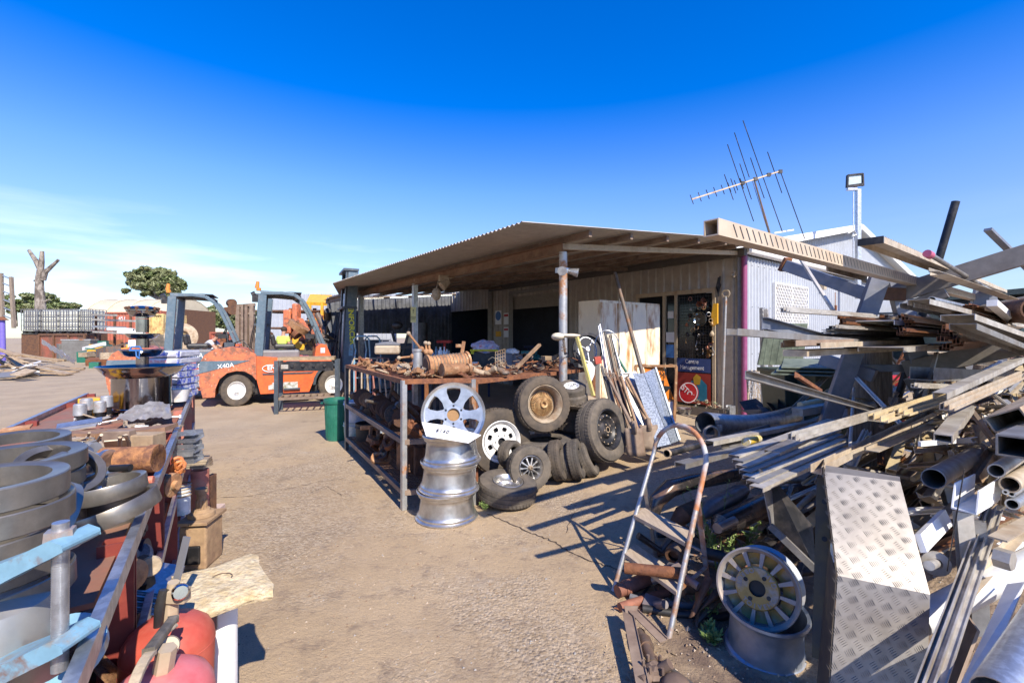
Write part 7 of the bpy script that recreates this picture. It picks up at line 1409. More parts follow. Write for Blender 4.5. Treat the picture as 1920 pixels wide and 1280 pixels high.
for x0,y0,d0,x1,y1,w,m,l in ((1500,647,2.5,1700,640,.20,alut,'wide tan board forming the underside of the long stack'),(1480,643,2.3,1590,640,.06,steelbr,'brown tipped flat bar jutting left under the long stack'),(1650,655,2.7,1810,645,.22,aluw,'wide pale board under the middle bronze bundle'),(1640,605,2.9,1755,612,.2,whitep,'white wide sheet between the left and middle bronze bundles')): bar('flat_board',l,x0,y0,d0,x1,y1,w,.03,'N',m,th=.004,cat='board')
mb=MB(); a=P(1480,652,2.4); mb.bar(P(1490,662,2.5),LN(P(1490,662,2.5),1960,640),.12,.035,'box'); mkd(mb,'bearer_board',alut,'long tan board lying along the lower arms of the rack','board')
for x0,y0,d0,x1,y1,w,m,l in ((1722,566,2.6,1905,612,.10,aluw,'upper long pale flashing sloping down right above the bronze bundles'),(1640+60,572,2.7,1860,606,.07,galv,'narrow bright flashing under the dark pole'),(1795,595,2.3,1960,650,.13,aluw,'wide pale flashing crossing over the right bronze bundle'),(1805,612,2.25,1950,668,.10,alud,'dark underside strip below the wide pale flashing'),(1835,578,3.0,1950,610,.06,alut,'tan channel above the wide flashing at the right')):
    bar('flashing',l,x0,y0,d0,x1,y1,w,.03,'N',m,th=.003,d1=d0+1.2)
bar('white_channel','white faced channel end standing out at the upper right of the rack',1860,568,2.9,1898,600,.05,.04,'box',whitep,d1=3.3); 
bar('round_tube','bright round tube end poking out over the middle bronze bundle',1747,562,2.8,1850,585,.04,.04,'pipe',galv,d1=3.8)
for i in range(6): bar('bronze_channel','bronze channel at the upper right of the rack near the big dark pipe',1800+U(0,35),572+i*4,3.0,1895,592+i*4,.06,.03,random.choice(['E','C']),bronze,d1=3.7,group='bronze channels at the upper right',th=.003)
mb=MB(); c=P(1912,583,3.2); mb.lathe([(.08,-.3),(.085,.3),(.075,.3),(.07,-.3)],c,nrm(-.5,-.8,0),28); mb.lathe([(0,.1),(.08,.1)],c,nrm(-.5,-.8,0),20); mkd(mb,'rusty_pipe_end',rustd,'big dark rusty pipe end at the right edge','pipe')
# lower heap: named pieces
bar('tan_extrusion','bright tan double channel extrusion jutting left in front of the thick timber post',1645,783,2.0,1802,730,.075,.035,'E',crm,th=.004); bar('tan_extrusion','tan extrusion partner just behind the bright one',1690,772,2.1,1815,735,.06,.03,'E',crm,th=.004)
bar('grey_extrusion','long grey extrusion with notched end jutting left across the rack leg',1488,818,1.95,1720,752,.05,.035,'E',aluw,th=.003)
bar('grey_extrusion','long brown grey rail from the checker plate top up to the right',1530,880,1.95,1760,768,.045,.035,'U',alut,th=.003)
bar('grey_extrusion','short slanting rail with a rusty tip beyond the checker plate',1635,843,2.1,1760,790,.05,.015,'L',alut,th=.003)
bar('wide_channel','broad pale channel lying across the top of the lower heap',1762,742,2.1,1918,672,.05,.03,'N',aluw,d1=3.1); bar('wide_channel','second broad channel just under the first at the top of the lower heap',1775,762,2.0,1920,700,.05,.035,'E',alut,th=.004,d1=2.8)
bar('box_extrusion','pale box extrusion with open end in the middle of the lower heap',1768,822,1.95,1812,765,.06,.035,'sq',aluw,d1=2.4,th=.004); bar('box_extrusion','bent white angle frame end beside the box extrusion',1724,832,1.95,1790,826,.012,.02,'box',whitep,d1=2.0)
bar('grey_extrusion','horizontal E section extrusion by the right foot of the rack frame',1718,722,2.6,1830,726,.05,.03,'E',aluw,th=.003,d1=3.2); bar('dark_channel','broad shadowed channel behind the E section extrusion',1728,700,2.8,1895,705,.12,.08,'U',alud,th=.004,d1=3.6)
bar('dark_pipe','large dark grey pipe with open end in the lower heap',1750,897,1.95,1850,840,.085,.085,'pipe',alud,th=.004)
for x,y,r,m,l in ((1868,882,.052,aluw,'pale pipe with a tan collar at the right of the heap'),(1893,908,.062,alut,'thick walled tan pipe at the right edge'),(1885,922,.02,galv,'tiny pipe, left one of a pair under the tan pipe'),(1897,926,.022,galv,'tiny pipe, right one of a pair under the tan pipe'),(1898,945,.042,galv,'bright pipe just below the tiny pair')):
    bar('steel_pipe',l,x,y,1.75,x+100,y-62,r,r,'pipe',m,d1=2.6,th=.005,cat='pipe')
bar('square_tube','dark mouthed large square tube at the right edge',1905,838,1.6,1990,790,.10,.075,'sq',alud,d1=2.3,th=.006); bar('square_tube','black mouthed tilted square tube above at the right edge',1888,788,1.9,1985,730,.12,.07,'sq',tan,d1=2.5,th=.006,roll=.5)
mb=MB()
for (x0,y0,x1,y1,x2,y2,x3,y3,d_) in ((1785,948,1792,906,1832,893,1828,925,1.75),(1830,960,1833,920,1872,895,1868,935,1.7)):
    pass
mb=MB(); mb.slab(P(1783,950,1.72),P(1831,962,1.66),P(1872,938,1.85),P(1824,925,1.9),.006); mb.slab(P(1783,950,1.72),P(1789,905,1.74),P(1826,888,1.9),P(1824,925,1.9),.005); mb.slab(P(1829,960,1.66),P(1833,920,1.67),P(1876,893,1.85),P(1872,936,1.85),.005); mkd(mb,'wide_u_channel',whitep,'wide white lined channel with open mouth right of the checker plate','channel')
mb=MB(); mb.slab(P(1726,1036,1.62),P(1714,1002,1.66),P(1762,956,1.95),P(1776,985,1.92),.02); mkd(mb,'cream_offcut',whitep,'pale angled offcut right of the checker plate edge','offcut')
bar('door_track','long pale double ridged door track running up from the bottom edge',1738,1300,1.22,1863,950,.055,.03,'E',aluw,d1=1.95,th=.004)
bar('white_pipe','thick white pipe passing behind the door track',1720,1163,1.62,1960,1040,.095,.095,'round',mk('silver_white_pipe',(.62,.64,.65),.35,.3,(.5,.5,.5),4,.6),d1=1.72)
t=bar('silver_duct','large silver pipe with a seam at the bottom right corner',1868,1310,1.15,1985,1120,.105,.105,'pipe',galv,d1=1.5,th=.003,cat='pipe')
mb=MB(); mb.slab(P(1792,1300,1.3),P(1836,1300,1.28),P(1922,1090,1.55),P(1888,1094,1.6),.006); mkd(mb,'white_board',whitep,'white flat board leaning between the door track and the silver pipe','board')
bar('angle_bar','pale bar with a hex end leaning over the white pipe',1815,1110,1.6,1960,945,.03,.03,'L',alut,d1=1.9); mb=MB(); c=P(1866,1042,1.62); mb.cyl(c,c+V((.02,-.04,.0)),.035,n=6,smooth=False); mkd(mb,'hex_fitting',aluw,'hexagonal fitting on the pale bar over the white pipe','fitting')
for x0,y0,x1,y1,l in ((1805,960,1818,1110,'upright channel behind the door track, left one'),(1830,975,1838,1190,'upright grey channel behind the door track, right one')): bar('upright_channel',l,x0,y0,1.8,x1,y1,.05,.04,'C',aluw if x0<1810 else alud,d1=1.75)
mb=MB(); mb.lathe([(.02,0),(.045,0),(.045,.01),(.02,.012),(.02,0)],P(1754,1055,1.75),nrm(-.5,-.85,.1),28); mb.cyl(P(1754,1055,1.75),P(1742,1060,1.6),.016); mkd(mb,'pipe_flange',aluw,'round bolt hole flange in the gap right of the checker plate','flange')
bar('thin_wire','thin black wire hanging down over the white lined channel',1808,880,1.6,1776,1070,.004,.004,'round',blk,d1=1.65,cat='wire'); bar('flat_strip','thin flat strip lying over the lower heap to the right edge',1870,1010,1.6,1960,960,.05,.006,'box',alut,d1=1.8)
mb=MB(); mb.slab(P(1740,1290,1.7),P(1790,1290,1.6),P(1832,1180,1.65),P(1790,1120,1.8),.01); mkd(mb,'shadowed_sheet',steelbr,'brown sheet in the shade under the white pipe','sheet')
# generic heap fill
O=V((1.45,2.35,0)); mats=[aluw,alut,alut,aluw,tan,crm,bronze,whitep,alud,steelbr,tan]
def zone(n,s0,s1,t0,t1,z0,z1,l0,l1,w0,w1,label,group,jit=.12,kinds=('E','C','U','L','Z','sq','box','H')):
    for i in range(n):
        s=U(s0,s1); tt=U(t0,t1); z=U(z0,z1); p=O+D2*s+D1*tt+UP*z; k=random.choice(kinds); dv=(D2+rv(jit)).normalized(); L_=U(l0,l1); q=p+dv*L_
        if q.z<.03: q.z=U(.03,.2)
        mb=MB(); w=U(w0,w1); h=w*U(.3,.9); mb.bar(p,q,w,h,k,roll=U(-.6,.6),t=.004); mkd(mb,'metal_strip' if 'thin' in label else 'metal_offcut',random.choice(mats),label,'strip' if 'thin' in label else 'offcut',group)
zone(62,.6,2.2,-.9,.2,.35,.72,.5,1.7,.018,.055,'metal offcut in the jumbled lower heap under the rack','offcuts in the lower heap',.3)
zone(52,1.3,2.6,-.9,.0,.7,1.0,.4,1.4,.018,.05,'metal offcut near the top of the jumbled lower heap','offcuts atop the lower heap',.35)
zone(26,.2,1.6,-.4,.5,.05,.35,.8,1.8,.04,.09,'metal offcut at the shaded bottom of the lower heap','offcuts at the bottom of the heap',.15)
zone(44,.7,1.7,-.95,-.5,.35,.85,.12,.6,.02,.06,'short bright offcut in the heap right of the checker plate','short offcuts right of the plate',.9)
zone(26,1.6,3.2,-.6,.4,1.40,1.62,.8,1.8,.018,.045,'metal length lying loose on top of the rack bundles','loose lengths on the rack',.06)
zone(9,2.6,3.4,-.6,.1,1.08,1.25,1.0,1.8,.04,.1,'metal length on the lower arms of the rack','loose lengths on the lower arms',.06)
zone(46,1.4,3.0,-.3,.8,.15,.95,.6,1.8,.02,.07,'metal offcut in the shaded middle of the heap behind the timber post','offcuts deep in the heap',.3)
zone(24,1.7,2.6,-1.1,-.5,.6,1.15,.2,.9,.02,.06,'bright offcut end at the right edge of the heap','offcut ends at the right edge',.7)
zone(64,.8,2.3,-.95,-.15,.72,1.02,.25,1.1,.010,.032,'thin bar or strip scattered over the top of the lower heap','thin strips over the heap',.5,('L','box','U','round','E'))
zone(30,.2,1.3,-.25,.5,.25,.5,.4,1.3,.010,.035,'thin length lying over the left end of the lower heap','thin lengths at the left of the heap',.18,('L','box','U','round','E'))
# ribbed bundle + black pipe + duct to the left
for i in range(7): bar('ribbed_extrusion','ribbed grey extrusion in the fan shaped bundle beside the flexible duct',1376+i*7,856+i*10,2.45-.06*i,1560+i*4,788+i*9,.06,.02,'N',alud if i%2 else aluw,group='ribbed extrusions in a fan',th=.003)
bar('ribbed_extrusion','short fluted extrusion lying on the ribbed bundle',1448,848,2.2,1540,806,.075,.015,'N',alud,th=.003)
bar('black_pipe','black pipe with a brass ring at its open end beside the ladder hoop',1250,850,2.7,1440,800,.042,.042,'pipe',blk,d1=3.9); mb=MB(); a=P(1250,850,2.7); mb.lathe([(.02,0),(.0225,0),(.0225,.02),(.02,.02)],a,P(1440,800,3.9)-a,20); mkd(mb,'brass_ring',trimm,'brass ring on the end of the black pipe','ring')
bar('flat_rail','long flat rail lying under the black pipe',1275,872,2.6,1480,818,.07,.03,'N',alud,d1=3.6,th=.004); bar('flat_rail','pale long rail just right of the black pipe',1330,830,3.0,1530,790,.06,.03,'N',aluw,d1=4.0,th=.004)
bar('flat_rail','grey rail running beneath the silver duct to the rack leg',1360,838,3.1,1560,795,.06,.03,'U',alud,d1=4.2,th=.004)
t=thing('flexible_duct','silver corrugated flexible duct lying behind the black pipe','duct',P(1400,800,3.9),world=True)
pts=[];rs=[]
for i in range(90):
    u=i/89; x=1322+165*u; y=793+ (14*math.sin(u*2.6)) - 22*u; pts.append(P(x,y,3.75+1.0*u)); rs.append(.088+(.005 if i%2 else 0))
mb=MB(); mb.tube(pts,rs,20,cap=False); mb.tube(pts[::-1],[r-.006 for r in rs[::-1]],20,cap=False); mb.build('duct_wall',galv,t)
mb=MB(); a=P(1335,812,3.5); mb.lathe([(.045,0),(.06,0),(.06,.04),(.05,.06),(.045,.12)],a,nrm(-.2,-.9,.1)*-1,20); mb.box(a+V((.06,0,.04)),(.03,.02,.05)); mkd(mb,'pipe_elbow',alud,'flanged pipe elbow mouth under the flexible duct','elbow')
t=thing('spray_can','white bottomed yellow can lying on the ribbed bundle','can',P(1405,825,2.9),world=True); mb=MB(); a=P(1398,828,2.8); b=P(1422,822,3.0); mb.cyl(a,b,.024,n=20); mb.build('can_body',mk('can_label',(.6,.42,.05),.4,0,(.6,.6,.55),14,.55),t); mb=MB(); mb.lathe([(0,.01),(.018,.01),(.025,0),(.025,.012)],a,b-a,20); mb.build('can_base',whitep,t)
# folded plates by mesh roll, bins etc. (further back)
def fence_roll():
    mb=MB(); 
    a=LN(W0+OUTS*.35,1403,700,D2); 
    for (x0,x1,yt,yb,off) in ((1400,1445,695,785,.0),):
        A=P(x0,yt,7.0);Bq=P(x1-14,yt,7.2);C=P(x0+4,yb,7.0);Dd=P(x1,yb+4,7.2); n=13
        for i in range(n+1):
            for sg in (0,1):
                pts=[]
                for j in range(17):
                    v=j/16; u=(i+ (.5 if (j+sg)%2 else 0))/n; u=min(1,u); pts.append(A.lerp(Bq,u).lerp(C.lerp(Dd,u),v)+rv(.006))
                mb.tube(pts,.0045,4)
        mb.tube([A,Bq,Dd,C,A],.012,6)
    mkd(mb,'mesh_panel',tan,'rusty chain wire mesh panel leaning on the wall by the magenta downpipe','mesh panel')
fence_roll()
for x0,y0,x1,y1,l in ((1428,578,1432,742,'left perforated steel upright leaning on the wall below the window'),(1436,580,1452,745,'right perforated steel upright leaning on the wall below the window')):
    t=thing('slotted_upright',l,'upright',P(x1,y1,6.6),world=True); a=P(x0,y0,7.1); b=P(x1,y1+30,6.6); mb=MB(); mb.bar(a,b,.05,.05,'C',up=D1); mb.build('upright',alud if x0<1430 else aluw,t); mb=MB(); n=22; [mb.box(a.lerp(b,(i+.5)/n)+V((0,-.028,0)),(.014,.004,.035)) for i in range(n)]; mb.build('slots',whitep if x0<1430 else blk,t)
def wbin(label,x,yt,d,w,h,lidang):
    c=V((P(x,0,d).x,d,0)); t=thing('wheeled_bin',label,'bin',c,world=True,group='faded green wheeled bins'); z=H-(yt-HY)/F*d; mb=MB(); a=w/2
    vs=[V((s*a*.8,q*a*.8,.1))+c for s,q in ((-1,-1),(1,-1),(1,1),(-1,1))]+[V((s*a,q*a,z))+c for s,q in ((-1,-1),(1,-1),(1,1),(-1,1))]
    mb.add(vs,[(3,2,1,0),(4,5,6,7),(0,1,5,4),(1,2,6,5),(2,3,7,6),(3,0,4,7)]); mb.box(c+UP*(z-.03),(w*1.08,w*1.08,.05)); mb.build('bin_body',mk('bin_dark_green',(.035,.055,.045),.6,0,var=.2),t,bev=.01)
    mb=MB(); p=c+V((0,a,z+.02)); e=V((0,-math.cos(lidang),math.sin(lidang)))*w; mb.slab(p-V((a*1.05,0,0)),p+V((a*1.05,0,0)),p+V((a*.95,0,0))+e,p-V((a*.95,0,0))+e,.03); [mb.bar(p+V((s*a,0,.016)),p+V((s*a,0,.016))+e*.95,.015,.015) for s in (-.8,-.5,-.2,.1,.4,.7)]; mb.build('lid',greenbin,t,bev=.004)
wbin('faded green wheeled bin with its lid leaning open against the wall',1488,690,5.6,.55,1.0,1.3); wbin('faded green wheeled bin with a flat lid right of the open one',1545,688,5.3,.6,1.0,.05); wbin('faded green wheeled bin behind the rack leg',1600,684,6.2,.6,1.0,.1)
mb=MB(); [mb.slab(P(1445+i*10,700-i*6,4.6),P(1560+i*10,704-i*7,4.4),P(1580,684-i*6,5.0),P(1470,682-i*5,5.1),.012) for i in range(3)]; mkd(mb,'stacked_lids',greenbin,'stack of faded green lids lying over the bins','lid stack')  # pile of loose bin lids
for i in range(46):
    x=U(1400,1600); d=U(3.9,6.2); z=U(.05,.5); c=P(x,0,d); c.z=z; m=random.choice([blk,alud,greyp,whitep,rustd,aluw,blackp,oily]); mb=MB(); k=i%4
    if k==0: mb.bar(c,c+(D2+rv(.4))*U(.3,1.0),U(.04,.12),U(.02,.06),'U')
    elif k==1: mb.box(c,(U(.1,.35),U(.1,.3),U(.06,.25)),E=tuple(rv(.5)))
    elif k==2: mb.slab(c,c+V((U(.2,.4),0,U(-.1,.1))),c+V((U(.2,.4),.25,U(0,.2))),c+V((0,.25,U(0,.2))),.006)
    else: mb.tube([c+rv(.18) for _ in range(4)],.02,7)
    mkd(mb,'scrap_piece',m,'shaded scrap piece lying between the shed wall and the rack','scrap','scrap between wall and rack')
for i in range(50):
    x=U(1680,1990); d=U(5.5,10); z=U(.1,1.15); c=P(x,0,d); c.z=z; m=random.choice([whitep,aluw,redpl,blue,alud,tan,galv,iron,blk,rust]); mb=MB(); k=i%3
    if k==0: mb.bar(c,c+(D2+rv(.5))*U(.4,1.4),U(.05,.15),U(.03,.1),'C')
    elif k==1: mb.box(c,(U(.15,.5),U(.1,.4),U(.1,.4)),E=tuple(rv(.6)))
    else: mb.tube([c+rv(.3) for _ in range(5)],.02,7)
    mkd(mb,'scrap_piece',m,'bright scrap glimpsed beyond the stock rack on the right','scrap','scrap beyond the rack')
t=thing('parked_truck','dark flat topped vehicle beyond the heap at the far right edge','truck',V((P(1900,0,11).x,11,0)),world=True); mb=MB(); mb.box(V((P(1905,0,11).x,11.6,1.5)),(2.2,3.4,1.5)); mb.build('body',mk('truck_green',(.04,.07,.07),.4,.1,var=.1),t,bev=.1); mb=MB(); mb.box(V((P(1905,0,11).x,9.89,1.75)),(1.9,.02,.5)); mb.build('window',glass,t); mb=MB(); mb.box(V((P(1905,0,11).x,11.3,2.4)),(2.3,3.0,.12)); mb.build('roof',bpy.data.materials['truck_green'],t)
for s_ in (-.9,.9): mb=MB(); mb.cyl(V((P(1905,0,11).x+s_,9.95,.45)),V((P(1905,0,11).x+s_,10.3,.45)),.45); mb.build('wheel',rubber,t)
# ---- step ladder
LF=G(1150,1108); RF=G(1254,1196); LT=P(1226,848,2.74); RT=P(1324,866,2.40); t=thing('step_ladder','small two step ladder with a rusty hoop handle standing at the heap edge','step ladder',(LF+RF)/2,world=True)
hp=P(1275,797,2.6)
def bz(u): # hoop arc between LT and RT through hp
    m=(LT+RT)/2; hx=(LT-RT)/2; up=hp-m; return m+hx*math.cos(PI*u)+up*math.sin(PI*u)
mb=MB(); mb.tube([LF,LF.lerp(LT,.5),LT.lerp(LF,.02)]+[bz(i/5*.5) for i in range(3)],.0125,14); mb.build('front_rail',galvr,t)
rr_=mk('rust_streaked_tube',(.42,.17,.07),.7,.1,(.4,.4,.4),7,.52,.1,.2)
mb=MB(); mb.tube([bz(.18+i*.0745) for i in range(12)]+[RT],.0135,14); mb.tube([RT,RT.lerp(RF,.3)],.0135,14); mb.build('hoop_handle',rr_,t)
mb=MB(); mb.tube([RT.lerp(RF,.3),RF],.013,14); mb.build('front_rail',galvr,t)
bo=V((.36,.40,0)); q0=LF.lerp(LT,.75); q1=RF.lerp(RT,.75)
mb=MB(); mb.bar(q0,LF+bo,.022,.012,'C'); mb.build('rear_leg',galvr,t); mb=MB(); mb.bar(q1,RF+bo,.024,.014,'C'); mb.build('rear_leg',rr_,t)
mb=MB(); mb.bar(q0.lerp(LF+bo,.55),q1.lerp(RF+bo,.55),.015,.008); mb.bar(LF.lerp(LT,.5),q0.lerp(LF+bo,.6),.012,.006); mb.bar(RF.lerp(RT,.25),q1.lerp(RF+bo,.72),.018,.008); mb.bar(RF.lerp(RT,.45),q1.lerp(RF+bo,.6),.012,.006); mb.build('brace',galvr,t)
stp=mk('ladder_tread',(.46,.37,.27),.6,0,(.36,.28,.2),40,.5,.1,.2,60,.1,stretch=(1,.15,1))
for fl,frr in ((P(1188,968,2.62),P(1284,1012,2.27)),(P(1170,1045,2.56),P(1268,1098,2.17))):
    z=(fl.z+frr.z)/2; fl.z=frr.z=z; mb=MB(); b_=V((.095,.115,0)); mb.slab(fl,frr,frr+b_,fl+b_,.022); mb.build('step',stp,t,bev=.002)
# ---- rims in the right foreground
gold=mk('worn_gold_paint',(.42,.26,.07),.5,.2,(.42,.34,.26),14,.58,.08,.2,60,.15); wr=mk('weathered_rim',(.34,.30,.27),.5,.5,(.34,.27,.22),8,.55,.12,.2,60,.15); bl_r=mk('blue_tinged_rim',(.30,.34,.40),.4,.7,(.38,.35,.32),5,.6,.1,.1,60,.15)
c=P(1419,1103,1.98); ax=nrm(-.60,-.78,.30); r=.165
t=thing('sports_wheel','gold painted twelve spoke rim with raised letters standing on another rim','wheel rim',c-UP*r,world=True)
mb=MB(); mb.lathe([(r*.86,-.14),(r*.86,-.03),(r*.93,-.01),(r,.0),(r*1.01,-.008),(r*.95,-.03),(r*.93,-.12),(r*.88,-.13),(r*.9,-.17),(r*1.0,-.178),(r*1.0,-.19),(r*.9,-.185)],c,ax,56); mb.build('barrel',bl_r,t)
a_,b_,tt=basis(ax)
mb=MB(); 
for k in range(12):
    q=2*PI*k/12+.1; d_=a_*math.cos(q)+b_*math.sin(q); e_=tt.cross(d_); pts=[(r*.5,.006),(r*.9,.010),(r*.9,-.010),(r*.5,-.006)]; vs=[c+d_*x+e_*y-tt*(.012-.0*x) for x,y in pts]; vs+=[v-tt*.022 for v in vs]; mb.add(vs,[(3,2,1,0),(4,5,6,7),(0,1,5,4),(1,2,6,5),(2,3,7,6),(3,0,4,7)])
mb.lathe([(r*.88,-.012),(r*.96,.002),(r*1.0,.001)],c,tt,56); mb.build('spoke',wr,t)
mb=MB(); mb.lathe([(r*.2,-.006),(r*.5,-.006),(r*.53,-.012),(r*.52,-.03)],c,tt,40); mb.lathe([(r*.56,-.06),(r*.85,-.05)],c,tt,40); mb.build('hub_face',gold,t)
mb=MB(); mb.lathe([(0,-.03),(r*.2,-.03),(r*.2,-.006)],c,tt,24); [mb.cyl(c+(a_*math.cos(q)+b_*math.sin(q))*r*.32-tt*.01,c+(a_*math.cos(q)+b_*math.sin(q))*r*.32-tt*.004,r*.055,n=12) for q in (.5,2.07,3.64,5.2)]; mb.build('bolt_holes',blk,t)
wrd='CHEVIOT  TURBO  MAG  '
for i,ch in enumerate(wrd):
    if ch==' ': continue
    q=2*PI*i/len(wrd)+3.6; d_=a_*math.cos(q)+b_*math.sin(q); e_=tt.cross(d_); text(ch,.026,wr,'raised_letter',t,TM(c+d_*r*.435-tt*.004,e_,-d_),ext=.0012,bold=.0008)
c2=V((1.115,2.0,.115)); t=thing('wheel_rim','weathered blue grey steel rim lying flat on the dirt under the gold one','wheel rim',c2-UP*.115,world=True)
mb=MB(); ax=nrm(-.02,-.10,1); r=.158; h=.105; mb.lathe([(r*.9,-h),(r*1.03,-h),(r*1.05,-h*.9),(r*1.02,-h*.78),(r*.95,-h*.72),(r*.92,-h*.2),(r*.9,h*.3),(r*.95,h*.72),(r*1.02,h*.78),(r*1.05,h*.9),(r*1.03,h),(r*.95,h*.95),(r*.88,h*.6),(r*.85,0),(r*.86,-h*.8),(r*.9,-h)],c2,ax,56); mb.lathe([(0,-.03),(r*.3,-.02),(r*.7,-.05),(r*.86,-.05)],c2,ax,40); mb.build('barrel',bl_r,t)
# ---- checker plate
ckm=mk('checker_plate_metal',(.26,.24,.22),.5,.4,(.19,.17,.15),6,.55,.12,.08,80,.12,m2=.35)
t=thing('checker_plate','tall folded aluminium checker plate standing at the right foreground','metal plate',V((P(1650,0,1.6).x,1.6,0)),world=True)
TL,TR=P(1546,884,1.86),P(1688,902,1.76); ML,MR=P(1571,1078,1.60),P(1744,1114,1.53); BL,BR=P(1556,1300,1.52),P(1738,1300,1.46)
gL=BL+(BL-ML)*((BL.z-.0)/(ML.z-BL.z)); gR=BR+(BR-MR)*((BR.z-.0)/(MR.z-BR.z))
nA=(MR-ML).cross(TL-ML).normalized(); nB=(gR-gL).cross(ML-gL).normalized()
mb=MB()
def bil(A,Bq,C,D):
    def f(u,v):
        p=A.lerp(Bq,u).lerp(D.lerp(C,u),v); return p+nA*(.0015*noise.noise(p*9))
    return f
mb.sheet(None,16,16,bil(ML,MR,TR,TL)); mb.sheet(None,12,16,bil(gL,gR,MR,ML)); mb.slab(TL,TR,TR+V((.05,.06,.0)),TL+V((.06,.08,.004)),.003); mb.build('folded_sheet',ckm,t)
mb=MB()
def tread(A,Bq,C,D,n_):
    L=(A-D).length+(Bq-C).length; hh=L/2; ww=((Bq-A).length+(C-D).length)/2; nr=int(hh/.026); 
    for j in range(nr):
        nc=int(ww/.052)
        for i in range(nc+1):
            u0=(i+(.5 if j%2 else 0)+.02)/(nc+.5); v0=(j+.5)/nr
            if u0>.965: continue
            ori=j%2; c=A.lerp(Bq,u0).lerp(D.lerp(C,u0),v0); ex=(Bq-A).normalized(); ey=(D-A); ey=(ey-ex*ey.dot(ex)).normalized()
            d_=(ex*.80+ey*.6) if ori else (ex*.45-ey*.89); d_.normalize(); e_=n_.cross(d_)
            for k in range(-2,3):
                p=c+e_*(k*.0064); l=.0135; w=.0011; hgt=n_*.0018
                mb.add([p-d_*l,p-e_*w,p+d_*l,p+e_*w,p+hgt-d_*l*.4,p+hgt+d_*l*.4],[(0,1,4),(1,5,4),(1,2,5),(2,3,5),(3,4,5),(3,0,4)],True)
tread(ML,MR,TR,TL,nA); tread(gL.lerp(ML,.3),gR.lerp(MR,.3),MR,ML,nB); mb.build('raised_tread',ckm,t)
mb=MB(); o_=V((.135,.2,0)); mb.slab(TL+V((0,.004,0)),ML+V((0,.004,0)),ML+o_*.5+V((0,.0,.0)),TL+o_,.003); mb.slab(ML+V((0,.004,0)),gL+V((0,.004,0)),gL+V((.10,.2,0)),ML+V((.11,.2,0)),.003); mb.build('side_flange',mk('dark_brown_flange',(.08,.065,.05),.6,.3,(.16,.12,.06),6,.55),t)
t=thing('brown_channel','dark yellow brown pierced channel standing behind the checker plate','channel',V((P(1535,0,1.9).x,1.9,0)),world=True); mb=MB(); a=P(1545,900,2.0); b=P(1538,1235,1.75); mb.bar(b,a,.05,.09,'C',t=.004); mb.build('channel',mk('olive_brown_paint',(.15,.11,.05),.6,.2,(.08,.07,.05),5,.5),t); mb=MB(); [mb.cyl(P(1546,y,1.85),P(1546,y,1.845),.010) for y in (940,1010,1100)]; mb.build('holes',blk,t)
t=thing('metal_sheet','black folded sheet panel propped behind the gold rim','panel',P(1470,1060,2.3),world=True); mb=MB(); mb.slab(P(1446,892,2.35),P(1452,985,2.3),P(1530,1068,2.15),P(1524,985,2.3),.006); mb.build('panel',blk,t); mb=MB(); mb.slab(P(1424,878,2.25),P(1446,985,2.2),P(1452,985,2.3),P(1446,892,2.35),.005); mb.bar(P(1444,985,2.2),P(1530,1068,2.1),.02,.03); mb.build('edge_flange',alud,t)
# ---- exhaust heap
Gx='exhaust parts heaped behind the ladder'
def tb(name,label,pts,r,m,cat,group=None,n=16): mb=MB(); mb.tube(pts,r,n); return mkd(mb,name,m,label,cat,group)
exm=mk('burnt_chrome',(.10,.09,.09),.25,.8,(.14,.08,.05),5,.55,.1,.1,50,.2); ex2=mk('heat_stained_steel',(.28,.27,.28),.35,.75,(.15,.09,.07),4,.55,.15,.1,50,.2)
tb('exhaust_elbow','large glossy dark exhaust elbow bending down behind the ladder',[P(1222,968,2.85),P(1232,938,2.85),P(1256,915,2.88),P(1290,905,3.0),P(1380,890,3.2)],[.038,.048,.056,.05,.045],exm,'exhaust')
tb('muffler','silver stained muffler lying behind the weeds',[P(1316,968,2.7),P(1330,955,2.75),P(1385,925,3.0),P(1400,915,3.0)],[.02,.055,.055,.03],ex2,'muffler')
tb('muffler','long dark muffler with a drilled shield, centre of the exhaust heap',[P(1340,1000,2.6),P(1352,985,2.6),P(1465,930,3.0),P(1490,918,3.1)],[.02,.065,.065,.03],exm,'muffler')
tb('exhaust_pipe','short bright pipe stub low in the exhaust heap',[P(1345,990,2.5),P(1376,976,2.6)],.028,ex2,'pipe'); tb('muffler','brown rounded muffler end behind the upper ladder step',[P(1262,985,2.8),P(1280,965,2.8),P(1310,950,2.9)],[.03,.055,.05],rustd,'muffler')
tb('exhaust_pipe','dark pipe crossing low to the right of the exhaust heap',[P(1400,945,2.8),P(1530,905,3.3)],.03,rustd,'pipe')
t=thing('motor_housing','round open motor housing seen between the ladder steps','motor',P(1272,1060,2.5),world=True); mb=MB(); c=P(1262,1042,2.55); mb.lathe([(.028,0),(.045,0),(.05,.02),(.05,.16),(0,.17)],c,nrm(.5,.7,.1),24); mb.lathe([(0,.03),(.03,.03)],c,nrm(.5,.7,.1),16); mb.build('housing',iron,t)
random.seed(9)
